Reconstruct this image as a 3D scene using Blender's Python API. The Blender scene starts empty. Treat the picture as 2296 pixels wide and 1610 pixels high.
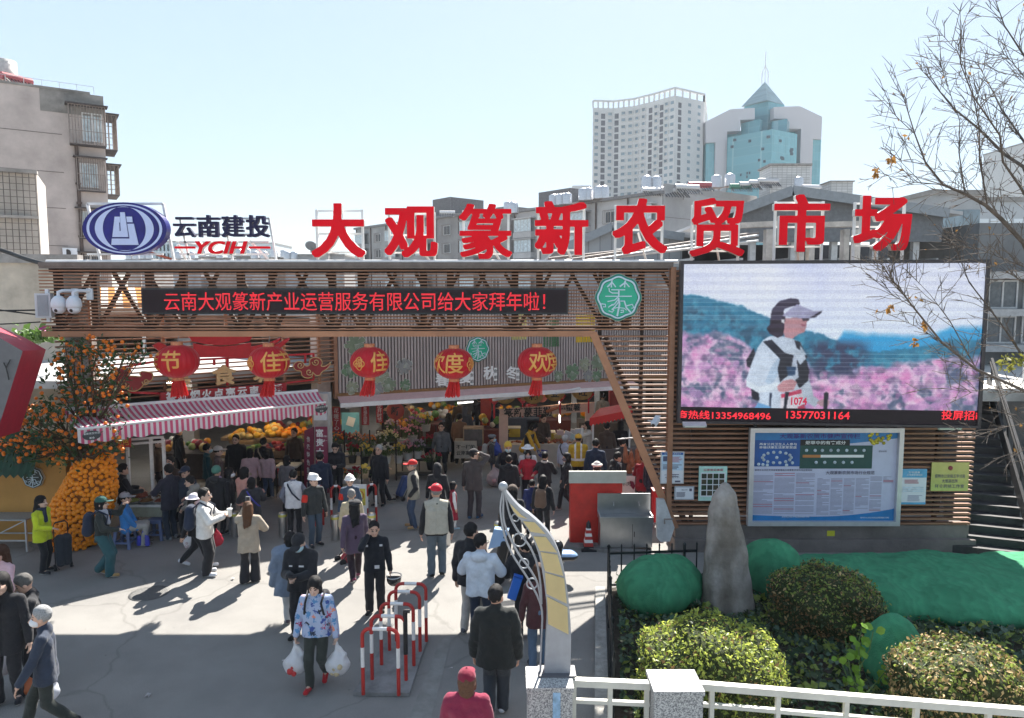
import bpy, math, random
import numpy as np
from mathutils import Vector, Matrix
random.seed(7);np.random.seed(7)
R=math.radians
S=bpy.context.scene
COL=S.collection
W, H, F, CAMZ, PITCH=2296.0, 1610.0, 1592.0, 5.7, R(5.2)
cd=bpy.data.cameras.new('camera');cam=bpy.data.objects.new('camera', cd);COL.objects.link(cam)
cam.location=(0, 0, CAMZ);cam.rotation_euler=(R(90)-PITCH, 0, 0)
cd.sensor_width=36;cd.lens=36*F/W;cd.clip_end=6000;cd.clip_start=.1
S.camera=cam
EXPO, SKYSAT, SKYG=1.93, 1.4, .36
SUN_EL, SUN_AZ=R(44.5), R(15)
S.view_settings.view_transform='Standard';S.view_settings.look='None'
S.view_settings.exposure=EXPO;S.view_settings.gamma=1
wd=bpy.data.worlds.new('World');S.world=wd;wd.use_nodes=True
nt=wd.node_tree;sky=nt.nodes.new('ShaderNodeTexSky');sky.sky_type='NISHITA'
sky.sun_disc=False;sky.sun_elevation=SUN_EL;sky.sun_rotation=SUN_AZ
sky.altitude=1900;sky.air_density=1.0;sky.dust_density=1.0;sky.ozone_density=1.0
bg=nt.nodes['Background'];bg.inputs[1].default_value=.148
hs=nt.nodes.new('ShaderNodeHueSaturation');hs.inputs['Saturation'].default_value=SKYSAT;hs.inputs['Hue'].default_value=.496
gm=nt.nodes.new('ShaderNodeGamma');gm.inputs[1].default_value=SKYG
nt.links.new(sky.outputs[0], gm.inputs[0]);nt.links.new(gm.outputs[0], hs.inputs['Color']);nt.links.new(hs.outputs[0], bg.inputs[0])
ld=bpy.data.lights.new('sun', 'SUN');sun=bpy.data.objects.new('sun', ld);COL.objects.link(sun)
ld.energy=4.3;ld.angle=R(.53);ld.color=(1, .95, .87)
sdir=Vector((math.sin(SUN_AZ)*math.cos(SUN_EL), math.cos(SUN_AZ)*math.cos(SUN_EL), math.sin(SUN_EL)))
sun.rotation_euler=sdir.to_track_quat('Z', 'Y').to_euler();sun.location=(6, 30, 40)
S.cycles.max_bounces=6;S.cycles.diffuse_bounces=3;S.cycles.glossy_bounces=3
S.cycles.transparent_max_bounces=6;S.cycles.sample_clamp_indirect=6
try:S.cycles.use_denoising=True
except Exception:pass
cp, sp=math.cos(PITCH), math.sin(PITCH)
def ray(px, py):
 cx=(px-W/2)/F;cy=-(py-H/2)/F
 return Vector((cx, cp+cy*sp, -sp+cy*cp))
def P(px, py, d):
 r=ray(px, py);return Vector((0, 0, CAMZ))+r*(d/r.y)
def G(px, py, z=0.0):
 r=ray(px, py);return Vector((0, 0, CAMZ))+r*((z-CAMZ)/r.z)
class VP:
 """vertical plane through two ground points: px() meets it with a photo ray, uz() gives a point at distance u along, height z, proud by o"""
 def __init__(s, ax, ay, bx, by):
  s.a=Vector((ax, ay, 0));s.u=Vector((bx-ax, by-ay, 0));s.len=s.u.length;s.u.normalize()
  s.n=Vector((s.u.y, -s.u.x, 0))
  if s.n.y>0:s.n=-s.n
  s.ang=math.atan2(s.u.y, s.u.x)
 def px(s, x, y, o=0.0):
  r=ray(x, y);c=Vector((0, 0, CAMZ));t=(s.a+s.n*o-c).dot(s.n)/r.dot(s.n);return c+r*t
 def uz(s, u, z, o=0.0):
  p=s.a+s.u*u+s.n*o;p.z=z;return p
 def U(s, p):return(p-s.a).dot(s.u)
MATS={}
def mat(name, col, rough=.7, metal=0.0, var=.12, sc=6.0, bump=0.0, bsc=40.0, spec=.4, emit=None, es=0.0, trans=0.0, coat=0.0, sheen=0.0):
 if name in MATS:return MATS[name]
 m=bpy.data.materials.new(name);m.use_nodes=True;n=m.node_tree.nodes;l=m.node_tree.links
 b=n['Principled BSDF'];b.inputs['Roughness'].default_value=rough;b.inputs['Metallic'].default_value=metal
 b.inputs['Specular IOR Level'].default_value=spec
 c4=(col[0], col[1], col[2], 1)
 b.inputs['Base Color'].default_value=c4
 if coat:b.inputs['Coat Weight'].default_value=coat
 if sheen:b.inputs['Sheen Weight'].default_value=sheen
 if trans:
  t=n.new('ShaderNodeBsdfTranslucent');t.inputs[0].default_value=c4
  mx=n.new('ShaderNodeMixShader');mx.inputs[0].default_value=trans
  l.new(b.outputs[0], mx.inputs[1]);l.new(t.outputs[0], mx.inputs[2]);l.new(mx.outputs[0], n['Material Output'].inputs[0])
 if emit is not None:
  b.inputs['Emission Color'].default_value=(*emit, 1);b.inputs['Emission Strength'].default_value=es
 if var>0 or bump>0:
  tc=n.new('ShaderNodeTexCoord')
 if var>0:
  nz=n.new('ShaderNodeTexNoise');nz.inputs['Scale'].default_value=sc;nz.inputs['Detail'].default_value=5
  nz.inputs['Roughness'].default_value=.65
  l.new(tc.outputs['Object'], nz.inputs['Vector'])
  cr=n.new('ShaderNodeValToRGB');cr.color_ramp.elements[0].position=.3;cr.color_ramp.elements[1].position=.7
  cr.color_ramp.elements[0].color=tuple(max(0, c*(1-var))for c in col)+(1, )
  cr.color_ramp.elements[1].color=tuple(min(1, c*(1+var))for c in col)+(1, )
  l.new(nz.outputs[0], cr.inputs[0]);l.new(cr.outputs[0], b.inputs['Base Color'])
 if bump>0:
  n2=n.new('ShaderNodeTexNoise');n2.inputs['Scale'].default_value=bsc;n2.inputs['Detail'].default_value=4
  l.new(tc.outputs['Object'], n2.inputs['Vector'])
  bp=n.new('ShaderNodeBump');bp.inputs['Strength'].default_value=bump;bp.inputs['Distance'].default_value=.02
  l.new(n2.outputs[0], bp.inputs['Height']);l.new(bp.outputs[0], b.inputs['Normal'])
 MATS[name]=m;return m
def glow(name, col, es):
 """a lamp / LED surface; strength is divided by the exposure so that es=1 shows the colour itself"""
 if name in MATS:return MATS[name]
 m=mat(name, tuple(c*.2 for c in col), .5, var=0, emit=col, es=es/2**EXPO);return m
def wet(name, col, **k):return mat(name, col, **k)
def dyed(c):
 """cloth material, one per colour"""
 nm='cloth_%02x%02x%02x'%tuple(int(min(1, v)*255)for v in c)
 return mat(nm, c, .85, var=.16, sc=7, bump=.55, bsc=22, spec=.2, sheen=.15)
def thing(name, label, cat, loc=(0, 0, 0), group=None, kind=None):
 o=bpy.data.objects.new(name, None);COL.objects.link(o);o.location=loc;o.empty_display_size=.2
 o['label']=label;o['category']=cat
 if group:o['group']=group
 if kind:o['kind']=kind
 return o
def tag(o, label, cat, group=None, kind=None):
 if label:o['label']=label
 if cat:o['category']=cat
 if group:o['group']=group
 if kind:o['kind']=kind
 return o
def base_of(o):
 v=Vector((0, 0, 0))
 while o is not None:v+=o.location;o=o.parent
 return v
def link_mesh(name, me, parent=None, loc=None):
 o=bpy.data.objects.new(name, me);COL.objects.link(o)
 if parent is not None:o.parent=parent
 if loc is not None:o.location=loc
 return o
class MB:
 def __init__(s):s.v=[];s.f=[];s.m=[];s.sm=[]
 def add(s, vs, fs, m=0, sm=False):
  k=len(s.v);s.v.extend([tuple(p)for p in vs])
  for f in fs:s.f.append([i+k for i in f]);s.m.append(m);s.sm.append(sm)
  return s
 def box(s, c, size, rz=0.0, m=0, M=None):
  x, y, z=size[0]/2, size[1]/2, size[2]/2
  vs=[Vector(p)for p in((-x, -y, -z), (x, -y, -z), (x, y, -z), (-x, y, -z), (-x, -y, z), (x, -y, z), (x, y, z), (-x, y, z))]
  if M is None:M=Matrix.Rotation(rz, 3, 'Z')
  return s.add([M@v+Vector(c)for v in vs], [(3, 2, 1, 0), (4, 5, 6, 7), (0, 1, 5, 4), (1, 2, 6, 5), (2, 3, 7, 6), (3, 0, 4, 7)], m)
 def bar(s, p, q, w, h=None, m=0, up=(0, 0, 1)):
  """box section beam from p to q, w across, h along up"""
  p=Vector(p);q=Vector(q);h=h or w;d=(q-p);L=d.length
  if L<1e-6:return s
  d/=L;u=Vector(up)
  if abs(d.dot(u))>.98:u=Vector((0, 1, 0))
  a=d.cross(u).normalized();u=a.cross(d).normalized()
  M=Matrix((a, d, u)).transposed()
  return s.box((p+q)/2, (w, L, h), M=M, m=m)
 def tube(s, pts, r, n=8, m=0, cap=True, sm=True):
  pts=[Vector(p)for p in pts];N=len(pts)
  rr=r if hasattr(r, '__len__')else[r]*N
  vs=[];prev=None
  for i, p in enumerate(pts):
   t=(pts[min(i+1, N-1)]-pts[max(i-1, 0)])
   if t.length<1e-9:t=Vector((0, 0, 1))
   t.normalize()
   if prev is None:
    a=t.cross(Vector((0, 0, 1)));
    if a.length<.05:a=t.cross(Vector((0, 1, 0)))
   else:a=prev-t*prev.dot(t)
   a.normalize();prev=a;b=t.cross(a)
   for k in range(n):
    an=2*math.pi*k/n;vs.append(p+(a*math.cos(an)+b*math.sin(an))*rr[i])
  fs=[]
  for i in range(N-1):
   for k in range(n):
    k2=(k+1)%n;fs.append((i*n+k, i*n+k2, (i+1)*n+k2, (i+1)*n+k))
  s.add(vs, fs, m, sm)
  if cap:
   s.add(vs[:n], [tuple(range(n))[::-1]], m);s.add(vs[-n:], [tuple(range(n))], m)
  return s
 def lathe(s, c, prof, n=20, m=0, sm=True, axis=None, cap=True):
  c=Vector(c);vs=[]
  for r, z in prof:
   for k in range(n):
    an=2*math.pi*k/n;v=Vector((r*math.cos(an), r*math.sin(an), z))
    if axis is not None:v=axis@v
    vs.append(c+v)
  fs=[]
  for i in range(len(prof)-1):
   for k in range(n):
    k2=(k+1)%n;fs.append((i*n+k, i*n+k2, (i+1)*n+k2, (i+1)*n+k))
  s.add(vs, fs, m, sm)
  if cap:
   s.add(vs[:n], [tuple(range(n))[::-1]], m);s.add(vs[-n:], [tuple(range(n))], m)
  return s
 def ball(s, c, r, n=10, m=0, k=6):
  rr=r if hasattr(r, '__len__')else(r, r, r)
  vs=[];c=Vector(c)
  for i in range(k+1):
   ph=math.pi*i/k-math.pi/2
   for j in range(n):
    th=2*math.pi*j/n
    vs.append(c+Vector((rr[0]*math.cos(ph)*math.cos(th), rr[1]*math.cos(ph)*math.sin(th), rr[2]*math.sin(ph))))
  fs=[(i*n+j, i*n+(j+1)%n, (i+1)*n+(j+1)%n, (i+1)*n+j)for i in range(k)for j in range(n)]
  return s.add(vs, fs, m, True)
 def prism(s, pts, off, m=0, side=None):
  """polygon (3-D points) pulled along off"""
  pts=[Vector(p)for p in pts];off=Vector(off);n=len(pts)
  s.add(pts+[p+off for p in pts], [tuple(range(n)), tuple(range(2*n-1, n-1, -1))], m)
  s.add(pts+[p+off for p in pts], [(i, i+n, (i+1)%n+n, (i+1)%n)for i in range(n)], m if side is None else side)
  return s
 def quad(s, a, b, c, d, m=0):return s.add([a, b, c, d], [(0, 1, 2, 3)], m)
 def build(s, name, mats, parent=None, origin=None, local=False, recalc=True):
  if not isinstance(mats, (list, tuple)):mats=[mats]
  o=Vector((0, 0, 0))
  if not local:
   if parent is not None:o=base_of(parent)+(Vector(origin)if origin is not None else Vector((0, 0, 0)))
   elif origin is not None:o=Vector(origin)
  me=bpy.data.meshes.new(name)
  V=np.array(s.v, dtype=np.float64).reshape(-1, 3)-np.array(o)
  me.from_pydata(V.tolist(), [], s.f)
  for x in mats:me.materials.append(x)
  if s.f:
   me.polygons.foreach_set('material_index', s.m);me.polygons.foreach_set('use_smooth', s.sm)
  me.update()
  if recalc and len(s.f)<60000:
   import bmesh
   bm=bmesh.new();bm.from_mesh(me);bmesh.ops.recalc_face_normals(bm, faces=bm.faces);bm.to_mesh(me);bm.free()
  ob=link_mesh(name, me, parent)
  if parent is None and origin is not None and not local:ob.location=o
  elif origin is not None and parent is not None and not local:ob.location=origin
  return ob
def np_mesh(name, V, Fq, mats, parent=None, origin=None, smooth=True, midx=None):
 """mesh from numpy arrays (quads)"""
 me=bpy.data.meshes.new(name);V=np.asarray(V, dtype=np.float32)
 if origin is not None:V=V-np.array(origin, dtype=np.float32)
 k=Fq.shape[1]
 me.vertices.add(len(V));me.vertices.foreach_set('co', V.ravel())
 me.loops.add(Fq.size);me.loops.foreach_set('vertex_index', Fq.astype(np.int32).ravel())
 me.polygons.add(len(Fq));me.polygons.foreach_set('loop_start', np.arange(0, Fq.size, k, dtype=np.int32))
 me.polygons.foreach_set('loop_total', np.full(len(Fq), k, dtype=np.int32))
 for x in(mats if isinstance(mats, (list, tuple))else[mats]):me.materials.append(x)
 me.polygons.foreach_set('use_smooth', np.full(len(Fq), smooth, dtype=bool))
 if midx is not None:me.polygons.foreach_set('material_index', midx.astype(np.int32))
 me.update(calc_edges=True);me.validate()
 ob=link_mesh(name, me, parent)
 if parent is None and origin is not None:ob.location=origin
 return ob
def glyphs(text, offset=0.0, extrude=0.0, spacing=1.0, shear=0.0, res=3, align='CENTER'):
 cu=bpy.data.curves.new('glyphs', 'FONT');cu.body=text;cu.size=1;cu.offset=offset;cu.extrude=extrude
 cu.align_x=align;cu.align_y='CENTER';cu.space_character=spacing;cu.shear=shear;cu.resolution_u=res
 cu.fill_mode='BOTH' if extrude else 'FRONT'
 ob=bpy.data.objects.new('glyphs', cu);COL.objects.link(ob)
 dg=bpy.context.evaluated_depsgraph_get();me=bpy.data.meshes.new_from_object(ob.evaluated_get(dg))
 bpy.data.objects.remove(ob);bpy.data.curves.remove(cu)
 return me
def text(name, s, c, h, m, parent=None, u=Vector((1, 0, 0)), v=Vector((0, 0, 1)), width=None, fit=None, **k):
 """lettering centred at c, drawn along u with up v; h = glyph box height, width = full width if stretched; fit=(w,h) fits the ink box exactly"""
 ex=k.pop('depth', 0.0)
 me=glyphs(s, extrude=(ex/2/h if ex else 0), **k)
 n=len(me.vertices)
 co=np.empty(n*3, dtype=np.float32);me.vertices.foreach_get('co', co);co=co.reshape(-1, 3)
 lo, hi=co.min(0), co.max(0);w0=hi[0]-lo[0]
 co[:, 0]-=(lo[0]+hi[0])/2;co[:, 1]-=(lo[1]+hi[1])/2
 sy=h;sx=h
 if width:sx=width/w0
 if fit:sx=fit[0]/w0;sy=fit[1]/(hi[1]-lo[1])
 u=Vector(u).normalized();v=Vector(v).normalized();nn=u.cross(v)
 A=np.array([list(u*sx), list(v*sy), list(nn*h)], dtype=np.float32)
 o=Vector(c)-(base_of(parent)if parent else Vector((0, 0, 0)))
 if parent is not None:co=co@A+np.array(o, dtype=np.float32)
 else:co=co@A
 me.vertices.foreach_set('co', co.ravel());me.materials.clear()
 for x in(m if isinstance(m, (list, tuple))else[m]):me.materials.append(x)
 me.update();ob=link_mesh(name, me, parent)
 if parent is None:ob.location=c
 return ob
class SDF:
 def __init__(s, lo, hi, h):
  s.h=h;s.lo=np.array(lo, dtype=np.float32)-3*h;hi=np.array(hi)+3*h
  s.n=np.maximum(4, np.ceil((hi-s.lo)/h).astype(int))
  s.ax=[s.lo[i]+np.arange(s.n[i], dtype=np.float32)*h for i in range(3)]
  s.d=np.full(s.n, 9.0, dtype=np.float32)
 def _sl(s, lo, hi):
  i0=np.clip(((np.array(lo)-s.lo)/s.h).astype(int), 0, s.n);i1=np.clip(((np.array(hi)-s.lo)/s.h).astype(int)+2, 0, s.n)
  sl=tuple(slice(a, b)for a, b in zip(i0, i1))
  X=s.ax[0][sl[0]][:, None, None];Y=s.ax[1][sl[1]][None, :, None];Z=s.ax[2][sl[2]][None, None, :]
  return sl, X, Y, Z
 def _mix(s, sl, d, k, op='u'):
  a=s.d[sl]
  if op=='u':
   hh=np.maximum(k-np.abs(a-d), 0)/k;s.d[sl]=np.minimum(a, d)-hh*hh*k*.25
  else:s.d[sl]=np.maximum(a, -d)
 def cone(s, a, b, ra, rb=None, k=.02):
  rb=ra if rb is None else rb
  a=np.array(a, dtype=np.float32);b=np.array(b, dtype=np.float32);m=max(ra, rb)+k+2*s.h
  sl, X, Y, Z=s._sl(np.minimum(a, b)-m, np.maximum(a, b)+m)
  if 0 in s.d[sl].shape:return s
  ab=b-a;L2=float(ab@ab)+1e-9
  t=np.clip(((X-a[0])*ab[0]+(Y-a[1])*ab[1]+(Z-a[2])*ab[2])/L2, 0, 1)
  dx=X-a[0]-t*ab[0];dy=Y-a[1]-t*ab[1];dz=Z-a[2]-t*ab[2]
  s._mix(sl, np.sqrt(dx*dx+dy*dy+dz*dz)-(ra+(rb-ra)*t), k);return s
 def ell(s, c, r, M=None, k=.02, op='u'):
  c=np.array(c, dtype=np.float32);m=max(r)+k+2*s.h
  sl, X, Y, Z=s._sl(c-m, c+m)
  if 0 in s.d[sl].shape:return s
  X=X-c[0];Y=Y-c[1];Z=Z-c[2]
  if M is not None:
   M=np.array(M, dtype=np.float32)
   X, Y, Z=(M[0, i]*X+M[1, i]*Y+M[2, i]*Z for i in range(3))
  q=np.sqrt((X/r[0])**2+(Y/r[1])**2+(Z/r[2])**2)
  g=np.sqrt((X/r[0]**2)**2+(Y/r[1]**2)**2+(Z/r[2]**2)**2)+1e-6
  s._mix(sl, q*(q-1)/g, k, op);return s
 def plane(s, n, c):
  """keep the side where n.p < c"""
  n=np.array(n, dtype=np.float32)
  v=n[0]*s.ax[0][:, None, None]+n[1]*s.ax[1][None, :, None]+n[2]*s.ax[2][None, None, :]-c
  s.d=np.maximum(s.d, v.astype(np.float32));return s
 def grid(s):return s.ax[0][:, None, None], s.ax[1][None, :, None], s.ax[2][None, None, :]
 def folds(s, amp, f=30.0, ph=0.0):
  X, Y, Z=s.grid()
  s.d=s.d+amp*(np.sin(f*X+1.3*np.sin(f*.7*Z+ph))*np.sin(f*.6*Y+ph*2+1)*.6+np.sin(f*.8*Z+2.0*np.sin(f*.4*X+ph)+f*.5*Y)*.6).astype(np.float32)
  return s
 def mesh(s):
  d=s.d;n=s.n;ins=d<0
  c=np.zeros(n-1, dtype=np.int8);N1, N2, N3=n-1
  off=[(i, j, k)for i in(0, 1)for j in(0, 1)for k in(0, 1)]
  for i, j, k in off:c+=ins[i:i+N1, j:j+N2, k:k+N3]
  act=np.argwhere((c>0)&(c<8))
  if len(act)==0:return np.zeros((0, 3)), np.zeros((0, 4), int)
  idx=np.full(n-1, -1, dtype=np.int32);idx[act[:, 0], act[:, 1], act[:, 2]]=np.arange(len(act))
  acc=np.zeros((len(act), 3), dtype=np.float32);cnt=np.zeros(len(act), dtype=np.float32)
  val={o:d[act[:, 0]+o[0], act[:, 1]+o[1], act[:, 2]+o[2]]for o in off}
  for a in range(3):
   for o in off:
    if o[a]:continue
    o2=list(o);o2[a]=1;o2=tuple(o2);va, vb=val[o], val[o2]
    mk=(va<0)!=(vb<0);t=va[mk]/(va[mk]-vb[mk])
    p=np.tile(np.array(o, dtype=np.float32), (mk.sum(), 1));p[:, a]=t
    acc[mk]+=p;cnt[mk]+=1
  V=(act+acc/cnt[:, None])*s.h+s.lo
  Q=[]
  for a in range(3):
   b, e=(a+1)%3, (a+2)%3
   s0=[slice(None)]*3;s1=[slice(None)]*3;s0[a]=slice(0, -1);s1[a]=slice(1, None)
   x=np.argwhere(ins[tuple(s0)]!=ins[tuple(s1)])
   x=x[(x[:, b]>0)&(x[:, e]>0)&(x[:, b]<n[b]-1)&(x[:, e]<n[e]-1)]
   if not len(x):continue
   q=[]
   for db, de in((1, 1), (0, 1), (0, 0), (1, 0)):
    y=x.copy();y[:, b]-=db;y[:, e]-=de;q.append(idx[y[:, 0], y[:, 1], y[:, 2]])
   q=np.stack(q, 1);flip=~ins[x[:, 0], x[:, 1], x[:, 2]]
   q[flip]=q[flip][:, ::-1];Q.append(q)
  Q=np.concatenate(Q);return V, Q[(Q>=0).all(1)]
 def build(s, name, mats, parent=None, colour=None, origin=None):
  V, Q=s.mesh()
  mi=None
  if colour is not None and len(Q):mi=colour(V[Q].mean(1))
  return np_mesh(name, V, Q, mats, parent, origin=origin, midx=mi)
def bold_plate(name, s, c, w, hgt, dep, bold, mats, parent, u=Vector((1, 0, 0)), N=150, shear=0):
 """thick-stroked letter cut from a plate: the outline is widened by bold (share of its height) and grown as one solid"""
 me=glyphs(s, res=4, shear=shear);me.calc_loop_triangles();co=np.array([v.co[:2]for v in me.vertices]);tr=[tuple(t.vertices)for t in me.loop_triangles]
 lo, hi=co.min(0), co.max(0);gh=hi[1]-lo[1];px=gh/N;pad=int(bold*N)+5
 nx, ny=int((hi[0]-lo[0])/px)+2*pad, N+2*pad;occ=np.zeros((nx, ny), bool)
 for a, b, c_ in tr:
  t=(co[[a, b, c_]]-lo)/px+pad;i0=np.floor(t.min(0)).astype(int);i1=np.ceil(t.max(0)).astype(int)+1
  gx, gy=np.meshgrid(np.arange(i0[0], i1[0]), np.arange(i0[1], i1[1]), indexing='ij');s_=[]
  for q in range(3):
   p0, p1=t[q], t[(q+1)%3];s_.append((p1[0]-p0[0])*(gy-p0[1])-(p1[1]-p0[1])*(gx-p0[0]))
  s_=np.array(s_);occ[i0[0]:i1[0], i0[1]:i1[1]]|=(s_>=-1e-9).all(0)|(s_<=1e-9).all(0)
 bpy.data.meshes.remove(me);r=max(1, int(round(bold*N)))
 o2=occ.copy()
 for k in range(1, r+1):o2[k:]|=occ[:-k];o2[:-k]|=occ[k:]
 o3=o2.copy();rv=max(1, int(r*.8))
 for k in range(1, rv+1):o3[:, k:]|=o2[:, :-k];o3[:, :-k]|=o2[:, k:]
 f=o3.astype(np.float32)
 for _ in range(2):f[1:-1]=(f[:-2]+2*f[1:-1]+f[2:])/4;f[:, 1:-1]=(f[:, :-2]+2*f[:, 1:-1]+f[:, 2:])/4
 ix=np.where(f.max(1)>.5)[0];iz=np.where(f.max(0)>.5)[0];sx=w/(ix[-1]-ix[0]);sz=hgt/(iz[-1]-iz[0])
 D=SDF((0, 0, 0), (1, 1, 1), 1.0);D.h=1.0;D.lo=np.zeros(3, dtype=np.float32);D.n=np.array([nx, 4, ny]);D.ax=[np.arange(k, dtype=np.float32)for k in D.n]
 D.d=np.maximum((.5-f)[:, None, :]*np.ones((1, 4, 1)), np.array([.5, -.5, -.5, .5])[None, :, None]).astype(np.float32)
 V, Q=D.mesh();x=(V[:, 0]-(ix[0]+ix[-1])/2)*sx;z=(V[:, 2]-(iz[0]+iz[-1])/2)*sz;yy=(V[:, 1]-1.5)
 yy=np.where(yy<0, -dep/2, dep/2);ua=np.array(u);nn=np.array([-u[1], u[0], 0]);o=np.array(Vector(c)-base_of(parent))
 V=o+x[:, None]*ua+yy[:, None]*nn+z[:, None]*np.array([0, 0, 1])
 ys=yy[Q];mi=np.where((ys<0).all(1), 0, 1)
 return np_mesh(name, V, Q, mats, parent, smooth=False, midx=mi)
 # ================================================================ people
SKIN=mat('skin', (.56, .34, .25), .55, var=.06, sc=20, spec=.4)
SKIN2=mat('skin_pale', (.60, .40, .31), .55, var=.06, sc=20, spec=.4)
EYE=mat('eye_dark', (.03, .02, .018), .35, var=0)
LIP=mat('lip', (.40, .16, .14), .5, var=0)
def hairm(c):return mat('hair_%02x%02x%02x'%tuple(int(v*255)for v in c), c, .6, var=.4, sc=60, bump=.5, bsc=120, spec=.22)
BLK=(.012, .011, .012);GREYH=(.22, .21, .20);BRN=(.055, .025, .014)
def lin(r, g, b):return tuple(((v/255)/12.92 if v<11 else((v/255+.055)/1.055)**2.4)for v in(r, g, b))
def ik(a, c, l1, l2, hint):
 d=c-a;L=d.length;mx=(l1+l2)*.997
 if L>mx:c=a+d*(mx/L);L=mx;d=c-a
 d=d/L;x=(l1*l1-l2*l2+L*L)/(2*L);h=math.sqrt(max(0, l1*l1-x*x))
 n=hint-d*hint.dot(d);n.normalize()
 return a+d*x+n*h, c
ARM=dict(down=(.170, .03, .455), swf=(.15, .15, .50), swb=(.16, -.11, .49), bend=(.12, .2, .63), look=(.035, .185, .655), ear=(.072, .075, .875), photo=(.055, .24, .88), pocket=(.13, .05, .52), carry=(.185, .03, .45), head=(.08, .03, .95), mouth=(.01, .12, .87), low=(.05, .17, .585), lap=(.05, .26, .30), push=(.12, .22, .57), behind=(.15, -.10, .46), cup=(.05, .21, .69), reach=(.10, .27, .56), cart=(.16, -.08, .47))
PEOPLE={}
def person(label, x, yh, yf=None, H=None, face=0, legs='stand', arms=('down', 'down'), top=(.02, .02, .025), hem=.47, bulk=.010, hood=None, collar=True, vest=None, vhem=.46, bottom=(.02, .02, .025), flare=0.0, wide=0.0, skirt=None, shoes=(.02, .02, .02), sole=(.6, .6, .58), hair='short', hc=BLK, hat=None, hatc=None, mask=None, nod=0.0, turn=0.0, lean=0.0, skin=None, scarf=None, strap=None, armband=None, pack=None, stride=.13, z0=0.0, group=None, key=None, sleeve=1.0, topm=None, stripe=None, fat=0.0, hoodup=None, glasses=False, pose_dx=0.0, apron=None, badge=None, print_=None):
 if yf is not None:
  b=G(x, yf, z0)
  if H is None:H=min(1.86, max(1.5, P(x, yh, b.y).z-z0))
 else:
  b=G(x, yh, z0+H);b.z=z0
 d=b.y;sit=legs=='sit'
 h=.0095 if d<13.2 else.0125 if d<16.5 else.017 if d<20 else.021
 sk=skin or(SKIN if(hash_s(label)%3)else SKIN2)
 o=thing('person', label, 'person', b, group=group);o.rotation_euler=(0, 0, -R(face))
 V=lambda*p:Vector(p)*H
 ca, sa=math.cos(R(lean)), math.sin(R(lean));hipz=.27 if sit else(.52 if legs=='walk' else.53)
 def T(p):
  q=p-V(0, 0, hipz);off=V(0, 0, .0)
  return Vector((q.x, q.y*ca+q.z*sa, -q.y*sa+q.z*ca))+V(0, 0, hipz)
 dz=hipz-.53
 U=lambda x_, y_, z_:T(V(x_, y_, z_+dz))
 hips, knees, ank, toes={}, {}, {}, {}
 for s in(-1, 1):
  hips[s]=V(s*.052, 0, hipz)
  if sit:a=V(s*.07, .21, .05);toe=Vector((s*.15, 1, 0))
  elif legs=='walk':
   f=s*stride;a=V(s*.045, f, .05+(.05 if f<0 else 0));toe=Vector((s*.1, 1, -.55 if f<0 else.0))
  elif legs=='kick':
   a=V(s*.045, -.19 if s>0 else.05, .16 if s>0 else.05);toe=Vector((0, 1, -1.4 if s>0 else 0))
  else:a=V(s*.06, .02*s, .05);toe=Vector((s*.22, 1, 0))
  knees[s], ank[s]=ik(hips[s], a, .25*H, .24*H, Vector((s*.05, 1, 0)))
  toes[s]=toe.normalized()
 sh, el, wr, hd={}, {}, {}, {}
 for s, nm in zip((-1, 1), arms):
  sh[s]=U(s*(.108+fat*.35), 0, .797)
  p=ARM[nm]if isinstance(nm, str)else nm
  hint=Vector((s*.8, -1, -.3))if p[2]<.8 else Vector((s*.55, .35, -1))
  el[s], wr[s]=ik(sh[s], U(s*p[0], p[1], p[2]), .172*H, .150*H, hint)
  hd[s]=(wr[s]-el[s]).normalized()
 hc0=U(0, .012, .862)
 Mh=Matrix.Rotation(-R(turn), 3, 'Z')@Matrix.Rotation(-R(nod+lean*.5), 3, 'X')
 HS=1.12;HH=H*HS
 Hd=lambda x_, y_, z_:hc0+Mh@V(x_*HS, y_*HS, (z_-.862)*HS)
 Mn=np.array(Mh)
 allp=[*knees.values(), *ank.values(), *el.values(), *wr.values(), hc0+V(0, 0, .14), V(0, 0, 0)]
 lo=np.min([list(p)for p in allp], 0)-.2;hi=np.max([list(p)for p in allp], 0)+.2;lo[2]=max(lo[2], -.03)
 B=SDF(lo, hi, h);k=.018
 B.ell(Hd(0, -.004, .940), (.0455*HH, .056*HH, .058*HH), Mh, k)
 B.ell(Hd(0, .016, .906), (.039*HH, .041*HH, .046*HH), Mh, k)
 B.cone(Hd(-.012, .044, .877), Hd(.012, .044, .877), .011*HH, None, k)
 B.cone(Hd(0, .055, .925), Hd(0, .069, .906), .006*HH, .0085*HH, .008)
 for s in(-1, 1):B.ell(Hd(s*.046, -.004, .916), (.008*HH, .014*HH, .02*HH), Mh, .008)
 B.cone(U(0, -.006, .81), Hd(0, -.004, .89), .034*H, .031*H, .02)
 for s in(-1, 1):
  B.cone(U(s*.03, 0, .60), U(s*.032, 0, .73), .042*H, .038*H, k);B.cone(U(0, 0, .79), sh[s], .024*H, .022*H, k)
  B.cone(sh[s], el[s], .024*H, .02*H, k);B.cone(el[s], wr[s], .02*H, .0145*H, k)
  B.cone(V(0, 0, hipz+.02), hips[s], .045*H, .042*H, k)
  B.cone(hips[s], knees[s], .042*H, .028*H, k);B.cone(knees[s], ank[s], .027*H, .019*H, k);B.cone(ank[s], ank[s]+toes[s]*.09*H-V(0, 0, .02), .018*H, .014*H, k)
  f=hd[s];side=f.cross(Vector((0, 0, 1)));
  if side.length<.3:side=Vector((0, 1, 0))-f*f.y
  side.normalize();nrm=side.cross(f)*(1 if(side.cross(f)).dot(Vector((-s, .0, -.6)))>0 else-1)
  fr=max(.0052*H, h*.55);c=wr[s]+f*.030*H
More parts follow.
